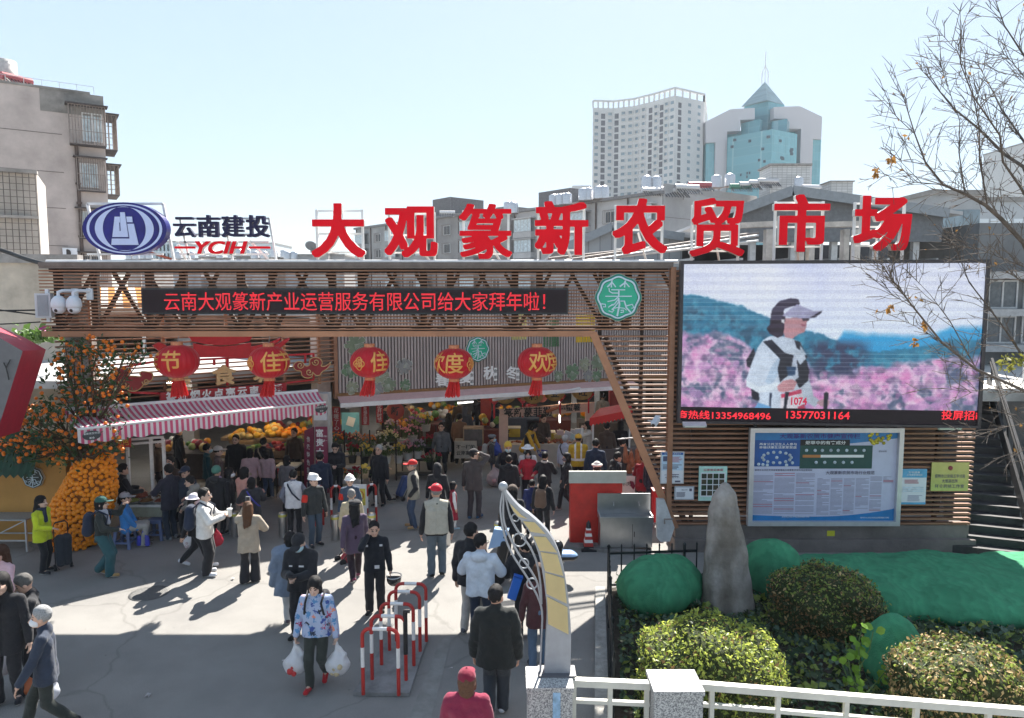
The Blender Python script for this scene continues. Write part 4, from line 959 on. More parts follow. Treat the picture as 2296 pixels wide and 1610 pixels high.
m.build('grille', mat('grille_bars', (.15, .13, .12), .7, .3, var=.3), o)
m=MB();vbox(m, VT, -4, VT.len+.05, za-.08, za+.05, .36, -.1);zz=VT.px(50, 488).z;vbox(m, VT, -4, VT.len+.02, zz-.05, zz+.05, .34, 0);m.build('ledge', CONC, o)
VW=VP(P(-80, 650, 21).x, 20.8, P(176, 650, 21.5).x, 21.5)
o=thing('courtyard_wall', 'stained beige courtyard wall with grey coping left of the gate', 'wall', VW.uz(VW.len-2, 0));za=VW.px(100, 590).z
m=MB();vbox(m, VW, -3, VW.len-.03, 0, za, 0, -.35);m.build('wall_face', mat('stained_render', (.50, .43, .35), .9, var=.35, sc=.7, bump=.3, bsc=12), o)
m=MB();vbox(m, VW, -3, VW.len+.04, za, za+.26, .08, -.4);m.build('coping', mat('coping', (.30, .28, .265), .9, var=.35, sc=1.5, bump=.4), o)
Lf=P(800, 560, 140.0);Rt=P(1482, 560, 85.0);VR=VP(Lf.x, Lf.y, Rt.x, Rt.y);LR=VR.len
BLK_=[(0, .30, 510, 838, 0.0, 'grey apartment block behind the first and second red letters', 'old_grey'), (.30, .64, 484, 1045, .9, 'grey apartment block behind the dense third red letter', 'old_grey2'), (.64, 1.0, 446, 1400, 0.0, 'pale grey apartment block with plain end wall under the towers', 'old_grey3')]
for(a, b_, yt, xt, oo, lb, mn)in BLK_:
 u0, u1=a*LR, b_*LR;zt_=VR.px(xt, yt).z
 o=thing('apartment_block', lb, 'apartment block', VR.uz((u0+u1)/2, 0), group='grey apartment blocks behind the gate')
 wm=mat(mn, {'old_grey':(.34, .335, .335), 'old_grey2':(.30, .285, .28), 'old_grey3':(.44, .43, .43)}[mn], .9, var=.25, sc=.25)
 m=MB();vbox(m, VR, u0, u1, 0, zt_, oo, -13);m.build('wall', wm, o)
 m=MB();vbox(m, VR, u0-.3, u1+.2, zt_, zt_+.35, oo+.5, -13.2);m.build('roof_slab', mat('roof_slab', (.22, .21, .21), .9, var=.3), o)
 nb=int((u1-u0)/5.2);bw=(u1-u0)/nb;fl=2.9
 for i in range(nb):
  for f in range(4):
   z0_=zt_-.55-fl*(f+1)+.55;z1_=z0_+1.7;uu=u0+bw*(i+.5)
   if i%2==0:
    m=MB();vbox(m, VR, uu-1.9, uu+1.9, z0_-.85, z0_-.05, oo, oo+1.0);vbox(m, VR, uu-2.0, uu+2.0, z1_+.12, z1_+.27, oo, oo+1.15);m.build('balcony', wm, o)
    vwin(VR, uu-1.8, uu+1.8, z0_, z1_+.1, o, PALEGL, GALV, oo+.85, .09, 5)
   else:
    vwin(VR, uu-.9, uu+.9, z0_+.1, z1_-.1, o, DKGLASS, WHITEST, oo, .09, 2)
    m=MB()
    for k in range(9):m.bar(VR.uz(uu-1.0+.25*k, z0_, oo+.4), VR.uz(uu-1.0+.25*k, z1_, oo+.4), .05)
    for z in(z0_, z1_):m.bar(VR.uz(uu-1, z, oo+.4), VR.uz(uu+1, z, oo+.4), .06)
    m.build('window_bars', RUST, o)
 m=MB()
 for i in range(nb):m.tube([VR.uz(u0+bw*i+.2, 0, oo+.15), VR.uz(u0+bw*i+.2, zt_, oo+.15)], .1, 6)
 m.build('drain_pipes', mat('old_pipe', (.10, .07, .06), .7), o)
 if mn!='old_grey':
  um=(u0+u1)/2-2 if mn=='old_grey2' else u0+7;hgt=3.4 if mn=='old_grey2' else 2.6
  m=MB();vbox(m, VR, um-6.5 if mn=='old_grey2' else um-3, um-1.5 if mn=='old_grey2' else um+3.2, zt_+.35, zt_+hgt, oo-1, -7);m.build('stair_house', mat('stair_house', (.15, .145, .15), .9, var=.3), o)
e=VR.uz(LR, 0);VE=VP(e.x, e.y, P(1690, 500, 96).x, 96);zt_=VR.px(1482, 430).z
o=thing('end_block', 'plain grey end block with a stepped roofline left of the glass tower', 'apartment block', VE.uz(VE.len/2, 0))
m=MB();vbox(m, VE, .1, VE.len, 0, zt_, .4, -14);m.build('wall', mat('end_wall', (.37, .36, .365), .9, var=.15, sc=.3), o)
m=MB();vbox(m, VE, .1, VE.len, zt_, zt_+.9, .4, .1);m.build('parapet', mat('end_parapet', (.33, .32, .32), .9, var=.15), o)
m=MB()
for z in(zt_-3, zt_-6):vbox(m, VE, .1, VE.len, z, z+.06, .42, .38)
m.build('joint_line', mat('joint', (.17, .15, .14), .9), o)
vwin(VE, 7.5, 10.5, zt_-4.6, zt_-3.3, o, PALEGL, GALV, .4, .1, 3)
o=thing('tiled_stair_house', 'white tiled roof hut in front of the glass tower', 'roof hut', P(1757, 425, 92));c=P(1757, 425, 92)
m=MB();m.box(c, (4.9, 4, 5.2));m.build('wall', brickmat('hut_tile', (.5, .5, .5), (.3, .3, .3), .6, .3, ms=.03), o)
m=MB();m.box(c+Vector((0, 0, 2.75)), (5.3, 4.4, .25));m.build('roof', CONC, o)
o=thing('roof_hut', 'square pale roof hut right of the glass tower', 'roof hut', P(1876, 440, 80));c=P(1876, 432, 80)
m=MB();m.box(c, (2.4, 2.4, 2.0));m.build('wall', brickmat('hut_tile', (.5, .5, .5), (.3, .3, .3), .6, .3), o);m=MB();m.box(c+Vector((0, 0, 1.05)), (2.7, 2.7, .12));m.build('roof', CONC, o)
NB=0
for(px, py, d, r)in((1140, 478, 100, .65), (1150, 477, 100, .65), (1152, 478, 98, .6), (1241, 461, 96, .6), (1249, 461, 96, .6), (1257, 460, 95, .6), (1264, 459, 95, .6), (1272, 458, 94, .6), (1308, 450, 93, .65), (1320, 449, 93, .65), (1342, 446, 92, .65), (1354, 445, 92, .65), (1450, 424, 88, .65), (1471, 425, 88, .65), (1606, 421, 92, .65), (1636, 418, 92, .65), (1790, 422, 88, .55)):
 NB+=1
 t=tank(px, py, d, r, r*2.4, 'steel water tank on the roof between the dense letter and white tower' if px<1300 else 'steel water tank on the pale roof under the white tower' if px<1480 else 'steel water tank on the roof under the glass tower' if px<1700 else 'small steel tank alone beside the white tiled roof hut')
WH_=mat('heater_white', (.62, .60, .60), .4, .3, var=.1);RDH=mat('heater_red', (.42, .10, .11), .45)
for px, py, d, L, c_, lb, rz in((1463, 430, 86, 2.6, WH_, 'white solar heater above the roof-like red letter', .15), (1510, 430, 86, 3.2, WH_, 'white solar heater on red stand, right of the white tower base', .2), (1540, 424, 86, 3.0, WH_, 'long white solar heater beside the red solar heater', .2), (1569, 418, 90, 2.9, RDH, 'red solar heater on the roof between the two towers', .1), (1660, 421, 90, 2.6, mat('heater_green', (.10, .26, .18), .5), 'green solar heater at the foot of the glass tower', 0), (1680, 417, 90, 2.6, WH_, 'white solar heater beside the green solar heater', .1), (1702, 413, 90, 2.6, WH_, 'middle white solar heater of the row before the glass tower', .1), (1722, 409, 90, 2.6, WH_, 'white solar heater next to the tiled roof hut', .1), (1822, 424, 84, 2.6, WH_, 'white solar heater on the dark gable roof right of the hut', .1), (945, 487, 118, 2.2, WH_, 'white solar heater on the farthest grey block roof', .1), (1003, 480, 112, 2.4, WH_, 'white solar heater on the grey roof above the second red letter', .1)):
 solar(px, py-3, d, L, c_, lb, rz)
def flat_tower(pts, y_ref, name, label, wallm):
 pass
TW=mat('tower_white', (.58, .57, .56), .8, var=.05, sc=.05)
pts=[(1327, 330), (1372, 331), (1418, 327), (1462, 319), (1508, 310), (1572, 320)]
q=[P(x, 500, d)for x, d in pts];q=[Vector((a.x, a.y, 0))for a in q];ztop=P(1508, 214, 310).z
o=thing('residential_tower', 'tall white residential tower with a bent front and open roof frame', 'tower', q[3])
back=[Vector((a.x+12, a.y+40, 0))for a in(q[5], q[0])];foot=q+back
m=MB();m.prism(foot, (0, 0, ztop));m.build('wall', TW, o)
m=MB()
for i in range(5):
 a, b_=q[i], q[i+1];m.bar(a+Vector((0, 0, ztop+3)), b_+Vector((0, 0, ztop+3)), 1, .8)
 for k in range(4):p=a.lerp(b_, k/4);m.bar(p+Vector((0, 0, ztop)), p+Vector((0, 0, ztop+3)), .7)
for a, b_ in((q[5], back[0]), (back[0], back[1])):
 m.bar(a+Vector((0, 0, ztop+3)), b_+Vector((0, 0, ztop+3)), 1, .8)
 for k in range(4):p=a.lerp(b_, k/4);m.bar(p+Vector((0, 0, ztop)), p+Vector((0, 0, ztop+3)), .7)
m.bar(q[5]+Vector((0, 0, ztop)), q[5]+Vector((0, 0, ztop+3.4)), .7);m.build('roof_frame', TW, o)
WINB=mat('tower_window', (.20, .26, .30), .2, var=.5, sc=.4, spec=.6);ACD=mat('tower_recess_shade', (.10, .095, .11), .8, var=.3, sc=.5)
cnt=0;rest=MB();restd=MB();bands=MB()
for i in range(5):
 vp=VP(q[i].x, q[i].y, q[i+1].x, q[i+1].y);ncol=(3, 3, 3, 4, 3)[i]
 for c_ in range(ncol):
  u=vp.len*(c_+.5)/ncol;dark=(i+c_)%3==1
  for f in range(17):
   z=ztop-2.6-3.0*f
   if dark:vbox(restd, vp, u-.95, u+.95, z-2.2, z+.1, .06, -.1);vbox(bands, vp, u-1.05, u+1.05, z+.1, z+.8, .1, 0)  # flat dark panel, the shade of a recess is put into its colour
   elif cnt<100 and f<13:
    cnt+=1;mm=MB();w_=1.15
    for s_ in((u-w_, u+w_, z-.95, z-.7), (u-w_, u+w_, z+.6, z+.85), (u-w_, u-w_+.28, z-.7, z+.6), (u+w_-.28, u+w_, z-.7, z+.6)):vbox(mm, vp, *s_, 0, .5)
    vbox(mm, vp, u-w_+.28, u+w_-.28, z-.7, z+.6, .02, .1, 1);mm.build('window', [TW, WINB], o)
   else:
    vbox(rest, vp, u-.85, u+.85, z-.7, z+.6, .0, .1)
tag(rest.build('lower_windows', WINB, o), None, None, kind='stuff');tag(restd.build('recess_shade_panels', ACD, o), None, None, kind='stuff');tag(bands.build('floor_bands', TW, o), None, None, kind='stuff')
o=thing('annex_tower', 'low pale annex at the left foot of the white tower', 'building', P(1305, 500, 320));c=P(1305, 416, 320)
m=MB();m.box((c.x, 325, c.z/2), (8.4, 10, c.z));m.build('wall', TW, o)
m=MB()
for f in range(4):
 for s_ in(-1, 1):m.box((c.x+s_*2.0, 319.9, c.z-4-3.2*f), (1.5, .3, 1.4))
m.build('windows', WINB, o)
GL=brickmat('tower_glass', (.14, .36, .41), (.24, .45, .48), 1.6, 3.4, .18, 0, .05, .08);GLD=brickmat('tower_glass_dark', (.10, .28, .33), (.2, .38, .42), 1.6, 3.4, .18, 0, .05, .12)
SH=mat('tower_shell', (.52, .50, .52), .85, var=.05, sc=.05)
zx=lambda x:1537.4+x*.2829
zy=lambda y:142.4+y*.2829
def zp(x, y, d):return P(zx(x), zy(y), d)
o=thing('glass_tower', 'teal glass office tower with pyramid roof and two grey shell wings', 'tower', Vector((zp(640, 900, 310).x, 310, 0)))
def wing(pl, d, th, mt, name):
 m=MB();p3=[zp(x, y, d)for x, y in pl];p3=[Vector((p.x, d, p.z if yy<970 else 0))for p, (_, yy)in zip(p3, pl)];m.prism(p3, (0, th, 0));m.build(name, mt, o)
wing([(160, 460), (355, 362), (548, 352), (548, 442), (433, 446), (433, 535), (330, 538), (322, 980), (235, 980), (237, 625), (160, 628)], 318, 14, SH, 'wing')
wing([(700, 345), (905, 338), (1082, 422), (1075, 600), (1010, 597), (1000, 980), (905, 980), (915, 517), (812, 517), (812, 437), (700, 437)], 318, 14, SH, 'wing')
wing([(162, 630), (239, 627), (234, 980), (157, 980)], 319.5, 11, GL, 'corner_glass');wing([(1008, 599), (1074, 602), (1064, 980), (998, 980)], 319.5, 11, GL, 'corner_glass')
def corner(xl_, xc, xr_, dl, dc, dr, ytop, mt, name, zb_=0):
 a, b_, c_=zp(xl_, 700, dl), zp(xc, 700, dc), zp(xr_, 700, dr);ht=zp(xc, ytop, dc).z
 f=[Vector((a.x, dl, zb_)), Vector((b_.x, dc, zb_)), Vector((c_.x, dr, zb_)), Vector((a.x+c_.x-b_.x, dl+dr-dc, zb_))]
 m=MB();m.prism(f, (0, 0, ht-zb_));m.build(name, mt, o);return ht
corner(330, 680, 880, 316, 300, 309, 520, GL, 'body');corner(433, 580, 600, 322, 314, 317, 440, GL, 'shoulder');corner(675, 795, 814, 316, 311, 317, 437, GLD, 'shoulder')
zs_=corner(455, 643, 770, 331, 322, 328, 300, GLD, 'shaft');wing([(330, 538), (433, 535), (812, 517), (915, 517), (905, 980), (325, 980)], 324, 3, GL, 'glass_back')
m=MB();ap=zp(622, 150, 332);ea=[Vector((zp(443, 300, 331).x, 331, zs_)), Vector((zp(643, 300, 320).x, 320, zs_)), Vector((zp(784, 300, 328).x, 328, zs_)), Vector((zp(584, 300, 341).x, 341, zs_))]
m.add(ea+[Vector((ap.x, 331, ap.z))], [(0, 1, 4), (1, 2, 4), (2, 3, 4), (3, 0, 4), (3, 2, 1, 0)]);m.build('pyramid_roof', brickmat('pyramid_tile', (.20, .30, .32), (.30, .40, .41), 2.2, 1.6, .4, 0, .06, .18, .5), o)
m=MB()
for s_ in(-1, 1):m.bar(Vector((ap.x+s_*1.4, 331, ap.z-1)), Vector((ap.x+s_*1.4, 331, ap.z+4)), .35);m.bar(Vector((ap.x+s_*1.4, 331, ap.z+4)), Vector((ap.x, 331, ap.z+7)), .35)
m.bar(Vector((ap.x, 331, ap.z)), Vector((ap.x, 331, ap.z+13)), .3);m.build('finial', WHITEST, o)
rng=random.Random(3);m=MB()
for k in range(26):
 x=rng.choice([rng.uniform(350, 660), rng.uniform(700, 860)]);y=rng.uniform(560, 900);
 dd=np.interp(x, [330, 680, 880], [316, 300, 309])-.15;p=zp(x, y, dd);m.box(p, (1.6, .4, 1.1), rz=-.28 if x<680 else.3)
m.build('open_vents', mat('vent_dark', (.03, .06, .08), .4), o)
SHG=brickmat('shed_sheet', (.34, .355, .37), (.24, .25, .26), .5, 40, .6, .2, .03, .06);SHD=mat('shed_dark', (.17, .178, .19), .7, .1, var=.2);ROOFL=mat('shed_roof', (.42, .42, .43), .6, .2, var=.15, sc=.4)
def shed(pl, d, dep, label, name='market_shed', wallm=SHG, eave=.35, hb=4.5):
 a, r_, b_=[P(x, y, d)for x, y in pl];o=thing(name, label, 'market shed', ((a.x+b_.x)/2, d, 0))
 m=MB();m.prism([Vector((a.x, d, hb)), a, r_, b_, Vector((b_.x, d, hb))], (0, .12, 0));m.build('gable_wall', wallm, o)
 m=MB();up=Vector((0, 0, .12));f=Vector((0, -eave, 0));bk=Vector((0, dep, 0))
 for p, q_ in((a, r_), (r_, b_)):
  dd=(q_-p).normalized();p2=p-dd*(.5 if p is a else 0);q2=q_+dd*(.5 if q_ is b_ else 0);m.prism([p2+f, q2+f, q2+bk, p2+bk], up)
 m.build('roof', ROOFL, o);m=MB();m.bar(a+f, r_+f, .06, .34);m.bar(r_+f, b_+f, .06, .34);m.build('barge_board', mat('barge', (.26, .28, .30), .5, .2), o)
 m=MB()
 for k in range(5):
  x=a.x+(b_.x-a.x)*(k+.5)/5;m.bar(Vector((x, d+.4, 0)), Vector((x, d+.4, hb+.3)), .22)
 m.build('column', GALV, o);return o
shed([(1265, 556), (1371, 509), (1530, 533)], 31, 14, 'pale grey gabled shed behind the fifth red letter')
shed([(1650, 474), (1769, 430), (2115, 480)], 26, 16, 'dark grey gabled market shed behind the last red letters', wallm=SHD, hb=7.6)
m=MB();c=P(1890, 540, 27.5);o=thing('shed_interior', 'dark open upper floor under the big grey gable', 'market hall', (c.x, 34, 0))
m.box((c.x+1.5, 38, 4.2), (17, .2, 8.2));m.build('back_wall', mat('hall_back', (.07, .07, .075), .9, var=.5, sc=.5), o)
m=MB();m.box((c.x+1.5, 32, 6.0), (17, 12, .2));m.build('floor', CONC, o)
m=MB()
for k in range(9):m.bar((c.x-6+1.8*k, 26.4, 7.0), (c.x-6+1.8*k, 37, 7.2), .08)
for k in range(3):m.bar((c.x-7, 27+k*3, 6.9), (c.x+9, 27+k*3, 6.9), .1)
m.build('rafters', GALV, o)
o=thing('concrete_frame', 'weathered off-white concrete frame behind the symmetrical red letter', 'frame', P(1800, 575, 21.5))
for x in(1726, 1795, 1818, 1895, 1920):a=P(x, 515, 21.5);m=MB();m.box((a.x, 21.5, a.z-1.5), (.28 if x<1760 else.16, .28, 3.0));m.build('post', mat('frame_paint', (.50, .46, .42), .8, var=.35, sc=2), o)
for xa, xb in((1660, 1742), (1790, 1935)):m=MB();m.bar(P(xa, 512, 21.5)+Vector((0, .0, .08)), P(xb, 508, 21.5)+Vector((0, 0, .08)), .26, .16);m.build('beam', mat('frame_paint', (.50, .46, .42), .8, var=.35, sc=2), o)
o=thing('pipe_bundle', 'bundle of grey and rusty pipes sloping behind the fifth and sixth letters', 'pipes', P(1450, 580, 19))
for k, (y0, y1)in enumerate(((588, 528), (584, 522), (592, 540), (580, 530))):
 m=MB();m.tube([P(1290-20*k, y0, 18.5+.2*k), P(1700, y1, 21+.2*k)], .035+.01*(k==1), 7);m.build('pipe', (GALV, RUST, WHITEST, RUST)[k], o)
def block(px0, px1, ytop, d, dep, label, wm, ncol, nfl, ww=1.4, wh=1.5, glass=None, name='office_block', fl=3.2):
 a, b_=P(px0, 600, d), P(px1, 600, d);zt2=P(px0, ytop, d).z;o=thing(name, label, 'building', ((a.x+b_.x)/2, d, 0));vp=VP(a.x, d, b_.x, d)
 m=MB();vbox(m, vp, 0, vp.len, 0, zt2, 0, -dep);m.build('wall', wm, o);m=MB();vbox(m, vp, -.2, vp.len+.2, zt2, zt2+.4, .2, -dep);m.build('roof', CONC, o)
 k=0;rest=MB()
 for i in range(ncol):
  for f in range(nfl):
   u=vp.len*(i+.5)/ncol;z=zt2-2-fl*f
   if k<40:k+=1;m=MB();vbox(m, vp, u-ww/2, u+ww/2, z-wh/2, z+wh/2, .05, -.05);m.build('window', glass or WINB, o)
   else:vbox(rest, vp, u-ww/2, u+ww/2, z-wh/2, z+wh/2, .05, -.05)
 if rest.f:tag(rest.build('lower_windows', glass or WINB, o), None, None, kind='stuff')
 return o
block(2078, 2190, 437, 62, 10, 'grey stepped block behind the bare branches', mat('pale_block', (.36, .37, .38), .85, var=.15, sc=.3), 3, 3)
block(2186, 2420, 452, 66, 10, 'pale block with square windows at the right edge', mat('pale_block2', (.46, .48, .50), .85, var=.08, sc=.3), 9, 3, .9, .9, mat('white_pane', (.7, .75, .78), .3, var=0))
block(2278, 2420, 322, 240, 20, 'hazy tall slab cut by the right picture edge', TW, 6, 14, 2.2, 1.6)
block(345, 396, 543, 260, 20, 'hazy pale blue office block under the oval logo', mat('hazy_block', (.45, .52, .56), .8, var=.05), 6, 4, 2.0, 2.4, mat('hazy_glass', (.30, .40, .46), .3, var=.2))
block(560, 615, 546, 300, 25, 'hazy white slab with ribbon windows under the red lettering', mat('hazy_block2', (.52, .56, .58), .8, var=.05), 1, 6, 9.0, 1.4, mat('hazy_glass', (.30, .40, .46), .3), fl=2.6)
block(668, 772, 574, 150, 12, 'low grey flat-roofed building left of the first red letter', mat('low_grey', (.33, .33, .34), .85, var=.15), 4, 2, 1.6, 1.4)
block(700, 737, 566, 148, 8, 'square roof storey with a satellite dish left of the first letter', mat('low_grey2', (.36, .35, .34), .85, var=.15), 2, 1, 1.4, 1.2)
c=P(697, 567, 146);o=thing('satellite_dish', 'grey satellite dish on the low flat roof', 'satellite dish', c)
m=MB();m.lathe(c+Vector((0, 0, 1.2)), [(.02, 0), (.7, .1), (1.2, .35)], 14, axis=Matrix.Rotation(R(-50), 3, 'X'));m.build('bowl', SHD, o);m=MB();m.bar(c, c+Vector((0, 0, 1.2)), .15);m.build('mast', SHD, o)
rng=random.Random(5);nroof=0
for k, (px, w_, yt, d)in enumerate(((330, 26, 583, 170), (300, 30, 584, 180), (420, 60, 583, 160), (470, 44, 578, 175), (510, 50, 582, 165), (548, 38, 577, 160), (585, 40, 583, 150), (630, 44, 580, 155), (655, 30, 584, 150))):
 block(px-w_/2, px+w_/2, yt, d, 10, ['low roof nearest the beige block in the distance', 'low pale roof under the oval logo in the distance', 'wide low roof between logo and blue letters in the distance', 'stepped low roof under the blue letters', 'low roof below the slanted red lettering', 'taller low roof right of the slanted red lettering', 'low roof below the hazy white slab', 'low roof right of the hazy white slab', 'lowest roof before the flat-roofed building'][k], mat('roofs%d'%(k%3), [(.34, .32, .32), (.40, .34, .31), (.30, .30, .32)][k%3], .9, var=.3, sc=.5), 3, 1, 1.2, 1.0)
 for j in range(2):tank(px-w_/3+j*w_*.5, yt-2.5, d, .8, 1.6, 'steel water tank on a low roof in the distant skyline')
 # ================================================================ market hall behind the gate
FA=VP(-4.94, 20.0, 3.3, 23.7);SW=VP(-9.9, 15.9, -4.94, 20.0)
PINK=mat('stripe_pink', (.66, .13, .25), .8, var=.1, trans=.4);WCL=mat('stripe_white', (.78, .76, .78), .8, var=.08, trans=.4)
hall=thing('market_hall', 'dark market hall with flat roof behind the corrugated shopfront', 'market hall', (0, 30, 0))
m=MB();ft=[(-4.9, 20.3), (9.5, 26.75), (14, 30), (14, 46), (-24, 46), (-24, 24), (-9, 24)]
m.prism([Vector((x, y, 5.0))for x, y in ft], (0, 0, .25));m.build('roof', mat('hall_roof', (.34, .33, .33), .8, var=.3, sc=.6), hall)
m=MB();m.prism([Vector((x, y, 3.55))for x, y in((-4.95, 20.05), (-9.85, 16.0), (-24, 18), (-24, 24.2), (-9, 24.2), (-4.9, 21.0))], (0, 0, .18));m.build('low_roof', mat('low_roof', (.42, .42, .42), .6, .1, var=.25, sc=.8), hall)
m=MB();m.box((-5, 45.5, 2.5), (38, .2, 5));m.box((13.8, 38, 2.5), (.2, 16, 5));m.box((-23.8, 32, 2.5), (.2, 28, 5));m.build('back_wall', mat('hall_wall', (.34, .27, .24), .9, var=.4, sc=.8), hall)
for x, y in((-1, 27), (4.2, 29), (-6, 27), (-11, 24), (1, 34), (7, 34), (-6, 34), (-14, 30)):m=MB();m.box((x, y, 2.5), (.4, .4, 5));m.build('column', mat('red_column', (.32, .05, .05), .6, var=.2)if x in(4.2, -1, 1)else CONC, hall)
BLKM_=mat('black_metal', (.03, .03, .032), .5, .3, var=.2);TUBE=glow('tube_lamp', (1, .96, .90), 6)
for k, (xa, ya, xb, yb_)in enumerate(((775, 916, 855, 904), (1027, 904, 1060, 901), (1105, 898, 1210, 884), (1247, 883, 1300, 872), (1255, 894, 1255, 948), (1397, 990, 1397, 1058))):
 d=21.4 if k<4 else 24;a, b_=P(xa, ya, d+.2), P(xb, yb_, d+.9 if k<4 else d);o=thing('tube_lamp', ['tube lamp under the white awning at the banners', 'short tube lamp under the middle of the white awning', 'long tube lamp above the sweet potato stall', 'tube lamp at the right end of the white awning', 'upright glowing tube beside the sweet potato stall', 'upright glowing tube above the red kiosk'][k], 'lamp', a)
 m=MB();m.tube([a, b_], .022, 8);m.build('tube', TUBE if k in(1, 4, 5)else mat('tube_off', (.55, .56, .58), .3, var=0), o);m=MB();m.bar(a+Vector((0, 0.03, .035)), b_+Vector((0, .03, .035)), .07, .03);m.build('batten', WHITEST, o)
WARM=glow('warm_bulb', (1, .74, .42), 330);COOL=glow('hall_fill_tube', (1, .95, .88), 190)  # bulbs over flowers and potatoes, and all hall tubes, added to brighten interior
for x, y, z, lb, w_ in((-7.6, 21.6, 2.75, 'warm pendant bulb over the golden melons', 1), (-4.6, 22.6, 2.8, 'added warm pendant bulb over the flower racks', 1), (1.6, 24.6, 2.6, 'added warm pendant bulb over the sweet potato counter', 1), (-1.5, 27.5, 3.2, 'added hall tube lamp deep over the passage', 0), (-11, 22.5, 2.9, 'added hall tube lamp behind the glass food cart', 0), (3.5, 29, 3.2, 'added hall tube lamp behind the gold lanterns', 0), (-6, 30, 3.2, 'added hall tube lamp far behind the flower stall', 0)):
 o=thing('pendant_lamp' if w_ else 'tube_lamp', lb, 'lamp', (x, y, z));m=MB()
 if w_:m.ball((x, y, z), .07, 12);m.build('bulb', WARM, o);m=MB();m.lathe((x, y, z+.03), [(.20, 0), (.05, .14), (.03, .15)], 16, cap=False);m.build('lamp_shade', BLKM_, o)
 else:m.tube([(x-.6, y, z), (x+.6, y, z)], .02, 8);m.build('tube', COOL, o);m=MB();m.box((x, y, z+.045), (1.3, .08, .04));m.build('batten', WHITEST, o)
 m=MB();m.tube([(x, y, z+.06), (x, y, 4.95)], .008, 4);m.build('cord', RUST, o)
sf=thing('corrugated_shopfront', 'ribbed grey-pink shopfront with leaf cut-outs and four season characters', 'shopfront', FA.uz(4.5, 2.8))
ul=0.0;ur=13.8;zb2=FA.px(755, 882).z;zt2=5.9
RIB=mat('rib_sheet', (.39, .345, .335), .6, var=.12, sc=2)
m=MB();vbox(m, FA, ul, ur, zb2, zt2, 0, -.06)
u=ul+.03
while u<ur-.05:vbox(m, FA, u, u+.052, zb2+.01, zt2-.01, .05, .001, 1);u+=.096
m.build('rib_panel', [mat('rib_groove_shade', (.17, .145, .15), .7, var=.1), RIB], sf)  # shade in the grooves is put into the darker base colour
m=MB();vbox(m, FA, ul-.05, ur, zb2-.16, zb2, .06, -.06);m.build('trim', mat('trim_ochre', (.24, .125, .05), .6, var=.15), sf)
m=MB();vbox(m, FA, ul-.1, ul, zb2-.16, zt2, .05, -.3);m.build('end_trim', BROWN, sf)
LEAF=[mat('leaf_panel%d'%i, c, .6, var=.2, sc=6)for i, c in enumerate(((.17, .22, .15), (.12, .20, .12), (.25, .28, .20), (.22, .23, .23)))];LEAFE=mat('leaf_edge', (.50, .54, .48), .6, var=.1)
def leafpanel(px, py, r, rot, mt, o2):
 c=FA.px(px, py, o2);out=[]
 for t in np.linspace(0, 2*math.pi, 60, endpoint=False):
  rr=1-.42*math.exp(-((t-math.pi)/.30)**2)-.05*math.cos(2*t)
  notch=max(0, math.sin(9*t))**4*.5 if 0.5<t<2.8 or 3.5<t<5.8 else 0
  rr*=(1-notch)*(1.12 if abs(t)<.25 or t>6.03 else 1);out.append((rr*math.cos(t), rr*math.sin(t)*.82))
 ca_, sa_=math.cos(rot), math.sin(rot)
 W3=lambda s, o3:[c+FA.u*(s*r*(x*ca_-y*sa_))+Vector((0, 0, s*r*(x*sa_+y*ca_)))+FA.n*o3 for x, y in out]
 m=MB();m.prism(W3(1.0, 0), FA.n*.012, 0);m.prism(W3(.95, .016), FA.n*-.003, 1)
 for k in range(-3, 4):
  a=.9*k/3.2;q=lambda x, y:c+FA.u*(r*(x*ca_-y*sa_))+Vector((0, 0, r*(x*sa_+y*ca_)))+FA.n*.018
  m.tube([q(.05*k*.5, 0.02*k), q(.6*math.cos(a), .55*math.sin(a))], .0045, 4)
 m.build('leaf_panel', [LEAFE, mt], sf)
for i, (px, py, r, rot)in enumerate(((797, 772, .36, -.6), (789, 828, .30, 3.4), (790, 868, .22, -1.9), (905, 822, .27, .4), (873, 862, .24, -2.2), (908, 862, .2, -1.2), (850, 845, .34, 1.0), (845, 872, .25, -1.6), (1252, 842, .20, -1.8), (1283, 832, .30, -1.5), (1310, 815, .24, -1.4), (1318, 842, .22, -1.2), (1342, 812, .34, 1.2), (1338, 842, .22, -1.5), (1360, 820, .22, -1.0))):
 leafpanel(px, py, r, rot, LEAF[i%4], .045+.006*(i%5))
LTW=mat('letter_white', (.78, .80, .80), .5, var=.03)
for ch, px, py, tg in(('春', 991, 850, '食花'), ('夏', 1045, 845, '食菌'), ('秋', 1098, 836, '食果'), ('冬', 1148, 836, '食根')):
 c=FA.px(px, py, .07);text('character', ch, c, .42, LTW, sf, u=FA.u, offset=.025, depth=.03)
 c2=FA.px(px+13, py+3, .08);m=MB();m.box(c2, (.11, .01, .40), rz=FA.ang);m.build('tag_plate', LTW, sf)
 for k in(0, 1):text('tag_text', tg[k], c2+FA.n*.012+Vector((0, 0, .1-.2*k)), .12, mat('ink', (.03, .03, .03), .6, var=0), sf, u=FA.u)
for xa, xb, y0, col, nm in((1148, 1181, 762, (.62, .56, .20), 'sign_fragment'), (1218, 1254, 778, (.06, .16, .07), 'sign_fragment'), (1292, 1333, 768, (.72, .48, .02), 'sign_fragment')):
 a, b_=FA.px(xa, y0, .05), FA.px(xb, y0, .05);m=MB();vbox(m, FA, FA.U(a), FA.U(b_), a.z, a.z+.9, .05, .01);m.build(nm, mat('frag_%d'%xa, col, .5), sf)
emblem(FA, 1070, 783, .385, 'small green tree-emblem sign on the ribbed shopfront', .06)
aw=thing('roller_awning', 'long rolled white awning under the ribbed shopfront', 'awning', FA.uz(4.5, zb2-.3, .4))
